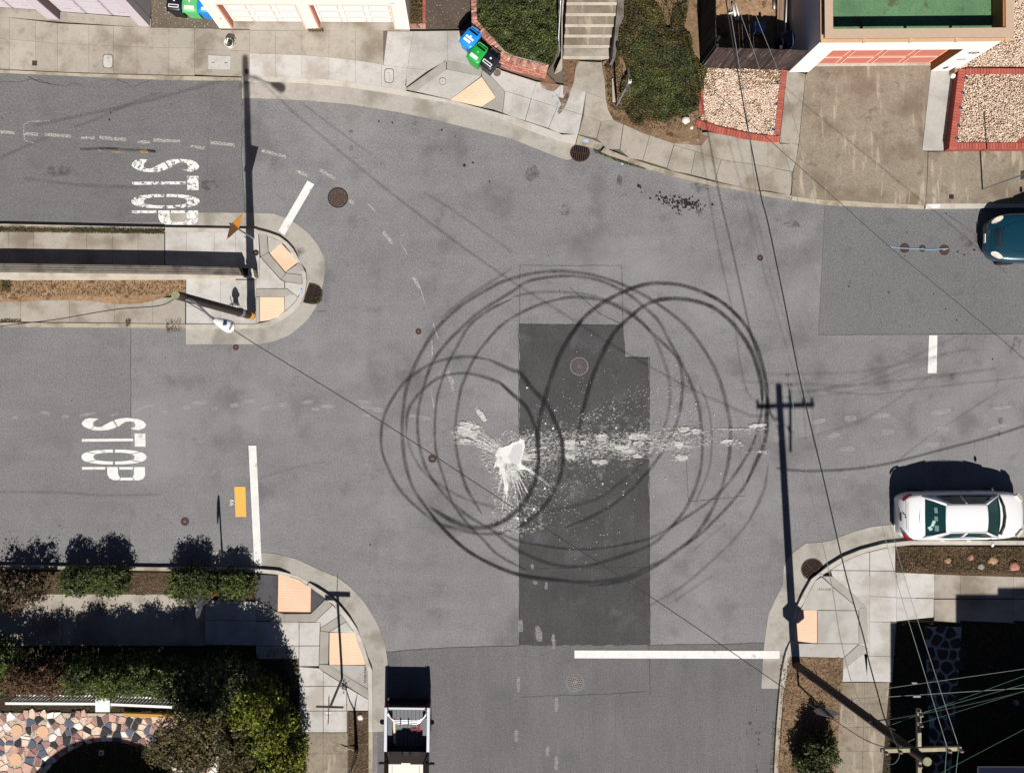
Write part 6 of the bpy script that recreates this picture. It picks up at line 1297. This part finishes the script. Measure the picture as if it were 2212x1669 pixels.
# ---- pickup, tailgate up in the picture, cab at the bottom
def pickup():
    Wd=1.66; c=M(884,1504,0); e=tag(empty('pickup_truck',(c.x,c.y,0),R(-90.6)),'black pickup truck with chrome bars over its open bed','pickup truck')
    ro=Wd/2; bl=1.55; zr=1.14; gr=NM('bed_rail_silver',A(190,192,204),.45,.5,.2).done(); barm=NM('polished_bar',(.8,.8,.82),.3,.5,.25).done()
    ck=NM('bed_floor',A(110,112,120),.7,.4).done(); cab=plain('roof_cream',A(236,224,212),.4,.5,var=.02)
    for s in (1,-1):
        MB().box((bl/2,s*(ro-.03),.80),(bl,.05,.66)).build('bed_side',pblack,e,local=True)
        MB().box((bl/2,s*(ro-.07),zr),(bl+.02,.10,.05)).build('bed_rail',gr,e,local=True)
        mb=MB(); mb.box((.78,s*(ro-.20),.72),(.62,.16,.30)); o=mb.build('wheel_arch',ck,e,local=True)
        mm=MB(); mm.box((2.0,s*(ro+.07),1.1),(.13,.26,.20)); subsurf(mm.build('door_mirror',trimk,e,local=True,smooth=True),2)
        MB().box((.02,s*(ro-.08),.92),(.07,.13,.34)).build('tail_lamp',lampr,e,local=True)
    MB().b2(0,.06,-ro+.14,ro-.14,.45,1.12).build('tailgate',pblack,e,local=True)
    MB().b2(-.005,.065,-ro+.14,ro-.14,1.121,1.135).build('tailgate_cap',gr,e,local=True)
    for s in (1,-1): MB().b2(-.004,-.001,s*.20,s*.62,.92,1.04).build('tailgate_panel',plain('tailgate_olive',A(70,62,44),.5) if 'tailgate_olive' not in MATS else MATS['tailgate_olive'],e,local=True)
    MB().lathe((-.001,0,.98),[(.04,-.01),(.04,0)],14,'X').build('badge',chrome,e,local=True)
    MB().b2(-.14,0,-ro+.05,ro-.05,.42,.55).build('rear_bumper',trimk,e,local=True)
    MB().b2(.06,bl,-ro+.055,ro-.055,.62,.66).build('bed_floor',ck,e,local=True)
    for k in range(19): y=-ro+.2+k*(2*ro-.4)/18; MB().b2(.1,bl-.02,y-.012,y+.012,.661,.675).build('floor_rib',trimk if k%2 else ck,e,local=True)
    # chrome hoops
    for k,(xx,zz) in enumerate(((.54,1.16),(.46,1.24),(.38,1.32))):
        y0=ro-.14-.0*k
        pts=spline([(.06,-y0,zz-.12),(.14,-y0,zz),(.26+.0*k,-y0+.06,zz),(xx,-y0+.28,zz),(xx+.0,0,zz),(xx,y0-.28,zz),(.26,y0-.06,zz),(.14,y0,zz),(.06,y0,zz-.12)],5)
        MB().tube(pts,.014,8).build('chrome_bar',barm,e,local=True,smooth=True)
    for y in (-.22,.06): MB().b2(.36,.56,y-.02,y+.02,1.12,1.345).build('bar_bracket',trimk,e,local=True)
    # cab
    V=[Vector(p) for p in [(bl+.02,-.80,1.14),(bl+.02,.80,1.14),(bl+.30,-.58,1.52),(bl+.30,.58,1.52)]]
    obj('rear_window',([V[0]+Vector((0,.06,0)),V[1]-Vector((0,.06,0)),V[3],V[2]],[[0,1,2,3]]),NM('cab_glass',(.004,.004,.005),.08,.5).done(),e,local=True)
    MB().b2(bl,4.75,-.81,.81,.36,1.13).build('body',pblack,e,local=True)
    m=MB(); m.add([(bl+.02,-.80,1.13),(3.3,-.80,1.13),(2.85,-.60,1.52),(bl+.30,-.60,1.52),(bl+.02,.80,1.13),(3.3,.80,1.13),(2.85,.60,1.52),(bl+.30,.60,1.52)],[[0,1,2,3],[7,6,5,4],[1,5,6,2]]); m.build('side_window',MATS['cab_glass'],e,local=True)
    r=MB(); r.b2(bl+.28,2.9,-.61,.61,1.52,1.56); o=r.build('roof',cab,e,local=True); bv=o.modifiers.new('b','BEVEL'); bv.width=.018; bv.segments=2
    MB().b2(bl+.24,bl+.31,-.16,.16,1.52,1.57).build('third_brake_lamp',cab,e,local=True); MB().b2(bl+.22,bl+.245,-.09,.09,1.525,1.56).build('lamp_lens',lampr,e,local=True)
    for s in (1,-1): MB().tube([(bl+.33,s*.48,1.565),(2.88,s*.48,1.565)],.008,5).build('roof_seam',trimk,e,local=True)
    wheels(e,(.80,3.9),.72,.36,.22)
    # load
    q=random.Random(4); P=[]
    def W_(x,y,z): return e.matrix_basis@Vector((x,y,z))
    for nm_,cx_,cy_ in (('rope',.60,.30),):
        pts=[W_(cx_+.22*math.cos(a*1.3)+q.uniform(-.07,.07),cy_*-1+.0+.16*math.sin(a)+q.uniform(-.07,.07)+.0,.60+q.uniform(0,.05)) for a in [k*.9 for k in range(26)]]
        pass
    def Tk(x,y): return M(1400*.57604+x/6.617,2460*.57604+y/6.617,.70)
    pts=[Tk(590,975),Tk(650,950),Tk(620,990),Tk(660,1000),Tk(640,1050),Tk(665,1100),Tk(650,1130),Tk(670,1060),Tk(600,1035),Tk(560,1035),Tk(520,1060),Tk(515,1100),Tk(545,1080),Tk(530,1110),Tk(575,1045),Tk(640,1080),Tk(660,1120),Tk(670,960),Tk(640,940)]
    tag(MB().tube(spline(pts,5),.011,5).build('rope',plain('rope_red',A(216,60,72),.8),smooth=True),'tangled red rope lying in the pickup bed','rope')
    a,b=Tk(298,925),Tk(305,1230); a.z=.78; b.z=.70; tag(MB().box((a+b)/2,(.07,(a-b).length,.03),Matrix.Rotation(.02,3,'Z')).build('timber',plain('timber_pale',A(240,224,196),.7)),'pale board lying along the left side of the pickup bed','board')
    a,b=Tk(322,925),Tk(325,1270); tag(MB().tube([a,b],.012,6).build('rod',woodX),'thin rod beside the pale board in the pickup bed','rod')
pickup()
# ------------------------------------------------------------------ planting
def cloud(blobs,n,lumps=.25,fill=.35,seed=0):
    out=[]; tot=sum(b[3]*b[4] for b in blobs)
    for (x,y,z,rx,ry,rz) in blobs:
        k=int(n*rx*ry/tot); d=rng.normal(size=(k,3)); d/=np.linalg.norm(d,axis=1)[:,None]; d[:,2]=np.where(d[:,2]<-.35,-d[:,2],d[:,2])
        az=np.arctan2(d[:,1],d[:,0]); el=d[:,2]
        r=1+lumps*(vnoise(az*2+seed+10,el*4+seed+7,1.3,seed)-.5)*2+.10*rng.normal(size=k)*.6
        r*=np.where(rng.random(k)<fill,rng.random(k)**.4,1)
        out.append(np.stack([x+d[:,0]*rx*r,y+d[:,1]*ry*r,np.maximum(z+d[:,2]*rz*r,.13)],1))
    return np.vstack(out)
def gb(x,y,z,rx,ry,rz): p=M(x,y,0); return (p.x,p.y,z,rx/S,ry/S,rz)
def shrub(name,label,blobs,n,size,mat,lumps=.25,stem=True,cat='shrub',flat_=.5,fill=.35,group=None,seed=0,sm=None):
    p=blobs[0]; e=tag(empty(name,(p[0],p[1],.12)),label,cat,group)
    inner=[(x,y,z,rx*.78,ry*.78,rz*.8) for x,y,z,rx,ry,rz in blobs]; a_=cloud(blobs,n,lumps,fill,seed); b_=cloud(inner,max(60,n//7),lumps,.6,seed)
    leaves('foliage',a_,size,mat,e,flat_); leaves('inner_foliage',b_,size*2.4,mat,e,.3,.8)
    if stem:
        m=MB(); q=random.Random(n)
        for b in blobs:
            for k in range(6):
                a=q.uniform(0,6.28); m.tube([(b[0],b[1],.1),(b[0]+.3*b[3]*math.cos(a),b[1]+.3*b[4]*math.sin(a),b[2]*.7+.1),(b[0]+.8*b[3]*math.cos(a),b[1]+.8*b[4]*math.sin(a),b[2]+b[5]*.5)],[.03,.018,.006],5)
        m.build('branches',polew,e)
    return e
shrub('shrub','sparse reddish brown shrub leftmost in the lower left strip',[gb(50,1270,.6,52,42,.75),gb(95,1262,.75,40,34,.75),gb(20,1290,.5,40,30,.6)],2600,.075,shrubr,.4,fill=.6,seed=1)
shrub('shrub','rounded green shrub second along the lower left kerb strip',[gb(183,1246,.5,38,32,.68),gb(252,1245,.5,42,34,.72)],5200,.07,shrubg,.28,seed=2)
shrub('shrub','wide green shrub beside the back of the stop sign',[gb(425,1252,.5,52,36,.75),gb(510,1254,.42,46,30,.55)],6800,.07,shrubg,.28,seed=3)
# hedge row and garden trees
shrub('hedge','long clipped green hedge above the white balustrade',[gb(x,1434+(i%2)*6,.95,50,38,1.25) for i,x in enumerate((215,275,335,392))],19000,.075,hedge,.18,fill=.25,seed=4)
shrub('hedge','bronze brown section of hedge left of the green hedge',[gb(x,1438,.95,46,36,1.2) for x in (95,150)],7000,.07,hedgeB,.2,fill=.3,seed=5)
shrub('hedge','bright green hedge end at far left edge',[gb(20,1405,.9,50,42,1.1),gb(-50,1410,.9,60,50,1.1),gb(-10,1462,.7,44,30,.9)],9500,.08,hedge,.25,seed=6)
shrub('hedge','dark leafy hedge filling the shade left of the corner walk',[gb(430,1450,.95,54,48,1.4),gb(500,1440,1.0,50,48,1.6),gb(545,1455,1.0,40,48,1.6),gb(470,1500,.8,60,40,1.2)],12000,.08,ivy,.25,seed=7)
shrub('cypress_hedge','tall yellow green conifer hedge beside the lower left walk',[gb(600,1545,1.0,52,52,1.7),gb(622,1610,.9,44,60,1.5),gb(575,1490,1.1,50,50,1.9),gb(600,1680,.9,55,60,1.3)],26000,.085,hedgeY,.22,flat_=.1,fill=.25,seed=8)
shrub('garden_tree','dark olive leafy bush between conifer hedge and patio tree',[gb(545,1560,1.1,42,60,1.5),gb(545,1640,1.0,45,50,1.3)],12000,.08,cover,.3,seed=9)
e=tag(empty('patio_tree',M(470,1520,.1)),'open leafy tree leaning over the flagstone patio','tree')
tb=[gb(450,1505,3.0,46,40,.5),gb(500,1530,3.3,40,40,.55),gb(425,1545,2.8,40,34,.45),gb(470,1560,3.2,44,34,.45),gb(500,1490,3.5,34,30,.4),gb(395,1560,2.6,30,24,.3)]
leaves('crown',cloud(tb,11000,.35,.6,12),.085,cover,e,.4)
m=MB(); tb0=M(470,1520,.1); m.tube([tb0,tb0+Vector((.05,-.05,1.2)),tb0+Vector((-.02,-.1,2.0))],[.09,.07,.06],8)
for b in tb:
    p=tb0+Vector((-.02,-.1,1.9)); q=Vector((b[0],b[1],b[2]-.1)); m.tube([p,p.lerp(q,.5)+Vector((.06,.04,.12)),q,q+Vector((.2,-.15,.1))],[.045,.03,.018,.006],6)
    for k in range(5): a=rs.uniform(0,6.28); m.tube([q,q+Vector((.3*math.cos(a),.3*math.sin(a),rs.uniform(0,.25))),q+Vector((.55*math.cos(a),.55*math.sin(a),rs.uniform(-.05,.3)))],[.015,.01,.004],5)
m.build('trunk',polew,e)
shrub('dark_bush','dark bush in the strip at the bottom right walk',[gb(1755,1600,.55,34,36,.8),gb(1738,1630,.5,36,30,.6)],4500,.09,ivy,.4,seed=13,flat_=.1)
# ivy bank and groundcover
def bank(name,label,px,n,size,mat,z0,z1,cat='ground cover',thin=None,lump=.06,seed=0):
    p=sample(px,n); k=vnoise(p[:,0],p[:,1],lump,seed); k2=vnoise(p[:,0],p[:,1],.018,seed+1)
    if thin is not None:
        keep=(k2>thin)|(rng.random(len(p))<.12); p=p[keep]; k=k[keep]; k2=k2[keep]
    z=z0+(z1-z0)*(.65*k+.2*k2)*(.5+.5*rng.random(len(p))); q=Mn(p,z)
    return tag(leaves(name,q,size,mat,None,.35),kind='stuff')
ivp=PP(1029,-60,1031,44)+TP(1,0,2155,440)+TP(2,0,0,478,60,490,320,562,385,470,402,380,405,0)+[(1206,-60)]
bank('ivy','',ivp,21000,.075,ivy,.92,1.5,seed=21)
cvp=R0(955,-200,1560,-200,1500,200,1480,250,1560,330,1560,470,1640,560,1690,620,1650,700,1620,900,1590,960,1400,1010,1330,1060,1150,1030,1130,1090,1060,1080,1000,1010,960,930,940,800,950,700,1000,640,980,540,930,480,900,420,930,260)
bank('groundcover','',cvp,38000,.065,cover,.2,.62,thin=.12,seed=31)
bank('groundcover_dense','',R0(1060,560,1000,640,950,740,1010,800,1000,880,1120,900,1130,980,1240,1000,1330,1050,1400,990,1520,1000,1600,930,1610,820,1660,760,1650,660,1690,600,1620,540,1560,430,1440,400,1380,300,1250,330,1180,200,1080,180,1100,330,1010,420),26000,.065,ivy,.25,.62,thin=.05,seed=41)
bank('ivy_stray','',R0(850,470,935,420,930,560,880,600,800,590),700,.05,cover,.2,.4,seed=5)
bank('dry_stems','',R0(800,560,960,560,960,950,880,960,830,900),900,.05,dryg,.18,.25,seed=6)
for p,n,m_,z0,z1 in ((PP(-20,491,355,499,355,505,-20,501),5200,dryg,.13,.26),(PP(150,494,355,498,355,503,150,500),1600,weed,.15,.28),(R0(700,1290,850,1320,960,1375,1160,1450,1150,1462,960,1415,840,1365,720,1320),1500,weed,.02,.10),
    (PP(-20,604,401,604,401,628,300,640,0,640),2400,dryg,.15,.2),(PP(0,604,22,604,22,630,0,632),700,cover,.15,.45),(TP(0,1,1430,1100,1560,1100,1560,1200,1440,1220),420,dryg,.02,.22),(TP(0,1,0,1100,180,1105,180,1130,0,1128),300,dryg,.13,.2),(TP(0,1,1085,1105,1125,1110,1125,1160,1090,1160),120,cover,.12,.22),
    (TP(1,1,470,900,560,890,575,940,540,970,480,960),160,weed,.03,.06),(TP(0,0,1930,685,2100,685,2100,700,1950,700),200,weed,.0,.06),(TP(1,0,445,258,580,240,585,275,460,278),240,dryg,.14,.2),(PP(888,-20,912,-20,912,48,888,48),1500,dryg,.18,.4)):
    tag(leaves('weeds',Mn(sample(p,n),z0+(z1-z0)*rng.random(n)),.055,m_,None,.2,.3),kind='stuff')
for p,n,z in ((PP(1690,1420,1820,1420,1812,1560,1800,1669,1678,1669),2600,.14),(PP(753,1540,796,1540,796,1680,753,1680),420,.13),(PP(1936,1183,2230,1183,2230,1240,1936,1236),1100,.14),(PP(0,1236,553,1240,553,1290,0,1280),1500,.14),(R0(820,560,1640,900,1600,1100,1200,1150,900,1040),1400,.17),(TP(0,1,0,760,1595,760,1595,860,300,930,0,930),420,.155),(PP(1668,1560,1680,1560,1676,1669,1664,1669),160,.02)):
    tag(leaves('leaf_litter',Mn(sample(p,n),z+.02*rng.random(n)),.05,litter,None,1.5,.5),kind='stuff')
tag(leaves('strip_grass',Mn(sample(PP(1936,1183,2400,1183,2400,1240,1936,1236),5200),.13+.09*rng.random(5200)),.07,dryg,None,.1,.3),kind='stuff')
tag(leaves('yard_grass',Mn(sample(PP(1930,1345,2400,1345,2400,1700,1915,1700),9000),.12+.08*rng.random(9000)),.08,cover,None,.1,.3),kind='stuff')
tag(leaves('garden_litter',Mn(sample(PP(0,1395,640,1400,655,1669,0,1669),7000),.13+.05*rng.random(7000)),.07,ivy,None,.5,.4),kind='stuff')
def stone(label,x,y,r,z,mat,cat='stone',group=None,flat_=.5,seed=1):
    c=M(x,y,z); q=random.Random(seed); m=MB(); n=12; rr_=[q.uniform(.8,1.15) for _ in range(n)]
    for s,zz in ((1,0),(1.0,.35),(.8,.75),(.4,.95)): m.v+=[Vector((c.x+r/S*s*rr_[k]*math.cos(6.283*k/n),c.y+r/S*s*rr_[k]*math.sin(6.283*k/n)*.9,z+r/S*flat_*zz)) for k in range(n)]
    for i in range(3):
        for k in range(n): m.f.append([i*n+k,i*n+(k+1)%n,(i+1)*n+(k+1)%n,(i+1)*n+k])
    m.f.append([3*n+k for k in range(n)]); return tag(m.build('stone',mat,smooth=True),label,cat,group)
sp_=plain('stone_pink',A(178,120,106),.8,var=.15); stn=plain('stone_tan',A(168,134,104),.8,var=.15); sg=plain('stone_grey',A(160,156,146),.8,var=.15); sw_=plain('stone_white',A(235,222,214),.8,var=.1)
for l,x,y,r,mt_ in (('small pink stone in the strip beside the white sedan',*V(1750,1495)[0],8,sp_),('brown stone leftmost in the strip beside the sedan',*V(1550,1520)[0],8,stn),('brown stone right of the pink stone in the strip',*V(1940,1520)[0],11,stn),('grey stone at the lower edge of the sedan strip',*V(1840,1575)[0],8,sg),('large pale red stone at the right end of the sedan strip',*V(2125,1570)[0],12,sp_),('pale stone in the planting strip beside the bare tree',*Q(885,1195)[0],7,sw_),('small cream stone below the groundcover near brick edging',*R0(1552,1105)[0],4.5,sw_),('flat white stone at the foot of the steel sign post',*R0(1000,935)[0],6,sw_)):
    stone(l,x,y,r,.13,mt_,seed=int(x))
for l,x,y,r in (('large pale boulder at the lower edge of the groundcover',*R0(1500,1040)[0],9),('white boulder half under the groundcover leaves',*R0(1320,900)[0],6),('whitish rock low in the groundcover',*R0(1310,1000)[0],6)): stone(l,x,y,r,.2,sw_,seed=int(y),flat_=.7)
# bare young tree in the strip
e=tag(empty('bare_tree',M(770,1622,.1)),'bare forked young tree in the narrow lower planting strip','tree')
b=M(770,1622,.1); m=MB(); f_=b+Vector((.02,-.02,1.6)); m.tube([b,b+Vector((.02,0,.8)),f_],[.075,.06,.05],8); m.build('trunk',woodX,e,smooth=True)
m=MB(); m.tube([f_,f_+Vector((-.16,-.02,.4)),f_+Vector((-.30,.03,.92))],[.03,.024,.014],6); m.tube([f_,f_+Vector((.06,0,.3)),f_+Vector((.14,.03,.62))],[.026,.02,.008],6); m.build('branch',woodX,e)
tw=M(770,1622,0)+Vector((-.3,.02,2.62)); leaves('twig_tuft',np.array(tw)+rng.normal(size=(140,3))*[.07,.07,.08],.06,cover,e,0)
tag(MB().tube([M(735,1612,.2),M(745,1618,.22),M(757,1616,.2),M(765,1620,.25),M(772,1618,.2)],[.012,.022,.02,.028,.016],6).build('fallen_branch',woodX),'pale crooked branch lying at the foot of the bare tree','branch')
# palm-like shrub shade and front yard flagstones
def voronoi(px,cell,seed,jit=.42,clipmore=0):
    q=random.Random(seed); xs_=[p[0] for p in px]; ys_=[p[1] for p in px]; x0,x1,y0,y1=min(xs_),max(xs_),min(ys_),max(ys_)
    pts={}
    nx,ny=int((x1-x0)/cell)+3,int((y1-y0)/cell)+3
    for i in range(-1,nx):
        for j in range(-1,ny): pts[i,j]=(x0+(i+.5+q.uniform(-jit,jit)+(.5 if j%2 else 0))*cell,y0+(j+.5+q.uniform(-jit,jit))*cell)
    out=[]
    for (i,j),p in pts.items():
        if not inpoly(px,*p): continue
        poly=[(p[0]-cell*1.6,p[1]-cell*1.6),(p[0]+cell*1.6,p[1]-cell*1.6),(p[0]+cell*1.6,p[1]+cell*1.6),(p[0]-cell*1.6,p[1]+cell*1.6)]
        for di in range(-2,3):
            for dj in range(-2,3):
                if (di or dj) and (i+di,j+dj) in pts:
                    o=pts[i+di,j+dj]; mx,my=(p[0]+o[0])/2,(p[1]+o[1])/2; nx_,ny_=o[0]-p[0],o[1]-p[1]; new=[]
                    for k in range(len(poly)):
                        a=poly[k]; b=poly[(k+1)%len(poly)]; da=(a[0]-mx)*nx_+(a[1]-my)*ny_; db=(b[0]-mx)*nx_+(b[1]-my)*ny_
                        if da<=0: new.append(a)
                        if da*db<0: t=da/(da-db); new.append((a[0]+(b[0]-a[0])*t,a[1]+(b[1]-a[1])*t))
                    poly=new
                    if len(poly)<3: break
            if len(poly)<3: break
        if len(poly)>=3: out.append((p,poly))
    return out
patio_px=PP(0,1540,60,1538,210,1541,372,1545,466,1560,466,1710,-40,1710,-40,1540)
patio=struct(obj('patio',prism(PP(-300,1537,372,1541,472,1556,472,2000,-300,2000),.16,.05),mortar))
pal=[plain('flag_'+n_,A(*c),.7,.3,var=.16) for n_,c in (('pink',(208,168,152)),('rose',(172,128,122)),('cream',(226,204,184)),('black',(36,36,44)),('slate',(84,94,116)),('white',(240,234,230)),('brown',(140,104,100)))]
discs=[(36,1577,12.6),(92,1579.5,12.6),(33,1639,13.2)]
qv=random.Random(8)
for (p,poly) in voronoi(patio_px,14.5,5,.62):
    if any(math.hypot(p[0]-x,p[1]-y)<r+3 for x,y,r in discs): continue
    obj('flagstone',prism(shrink(poly,1.0),.18+qv.uniform(0,.006),.1),qv.choices(pal,[5,3,5,3,2,4,2])[0],patio)
dm=plain('disc_tan',A(222,180,146),.8,.3,var=.06)
for x,y,r in discs: obj('round_stone',prism(circ(x,y,r,r,28),.188,.1),dm,patio)
plain('stone_dark',A(70,58,56),.8)
fy=PP(1995,1350,2080,1350,2080,1420,2072,1500,2060,1669,2008,1669,2000,1500)
path=struct(obj('flagstone_path',prism(PP(1999,1353,2077,1354,2074,1420,2066,1500,2054,1669,2013,1669,2004,1500),.125,.05),plain('path_grout',A(190,194,190),.9)))
for (p,poly) in voronoi(fy,25,9,.3): 
    s_=shrink(poly,2.2); cx_=sum(a for a,b in s_)/len(s_); cy_=sum(b for a,b in s_)/len(s_); s_=resample(s_+[s_[0]],15)[:-1]; s_=[((a*3+s_[i-1][0]+s_[(i+1)%14][0])/5,(b_*3+s_[i-1][1]+s_[(i+1)%14][1])/5) for i,(a,b_) in enumerate(s_)]
    obj('flagstone',prism(s_,.145,.08),MATS['stone_dark'],path)
# white balustrades
def balu(label,A_,B_,h,n,name='balustrade'):
    a=M(*A_,h); b=M(*B_,h); d=b-a; L=d.length; e=tag(empty(name,(a.x,a.y,.12),math.atan2(d.y,d.x)),label,'fence')
    MB().box((L/2,0,h-.12),(L,.09,.06)).build('rail',whitep,e,local=True); MB().box((L/2,0,.12),(L,.07,.06)).build('rail',whitep,e,local=True)
    for k in range(n): MB().lathe((L*(k+.5)/n,0,0),[(.02,.1),(.035,.25),(.045,.4),(.025,.6),(.035,h-.2)],8).build('baluster',whitep,e,local=True)
    return e
balu('low white balustrade left of the square white pillar',(12,1518),(207,1519),1.05,24); balu('low white balustrade right of the square pillar under the hedge',(237,1520),(372,1526),1.05,17)
balu('white balustrade running down beside the conifer hedge',(496,1578),(499,1750),1.05,21); balu('second white rail just right of the upright balustrade',(511,1590),(516,1750),1.0,20)
e=tag(empty('pillar',M(221,1522,.1)),'square white pillar between the two patio balustrades','pillar')
obj('shaft',prism(PP(209,1510,234,1510,234,1535,209,1535),1.10,.1),whitep,e); obj('cap',prism(PP(206,1507,237,1507,237,1537,206,1537),1.16,1.09),whitep,e)
tag(obj('edging_rail',prism(TP(0,3,1040,1160,1480,1175,1480,1195,1200,1195,1040,1180),.3,.12),plain('rail_ochre',A(190,140,50),.7)),'ochre wooden edging along the top of the patio','edging')
e=tag(empty('lantern',M(218,1626,.12)),'small square white lantern lying in the shaded round lawn','lantern')
obj('lantern_frame',prism(TP(0,3,838,1482,873,1482,873,1518,838,1518),.3,.12),signw,e); obj('lantern_glass',prism(TP(0,3,845,1489,866,1489,866,1511,845,1511),.31,.29),plain('rose_glass',A(140,70,80),.3),e)
# round planting bed in the bay's shade
lawn=struct(obj('lawn',prism([(x,y) for x,y in circ(232,1768,166,168,40)],.19,.1),soilm)); 
pp2=sample(circ(232,1760,160,160,30),9000); pp2=pp2[pp2[:,1]<1720]; tag(leaves('lawn_grass',Mn(pp2,.2+.12*rng.random(len(pp2))),.08,hedge,None,0,.25),kind='stuff')
e=tag(MB().b2(M(2190,1440,.2).x,M(2198,1440,.2).x,M(0,1520,.2).y,M(0,1512,.2).y,.12,.3).build('garden_box',signback),'small pale box half hidden in the shaded yard','box')
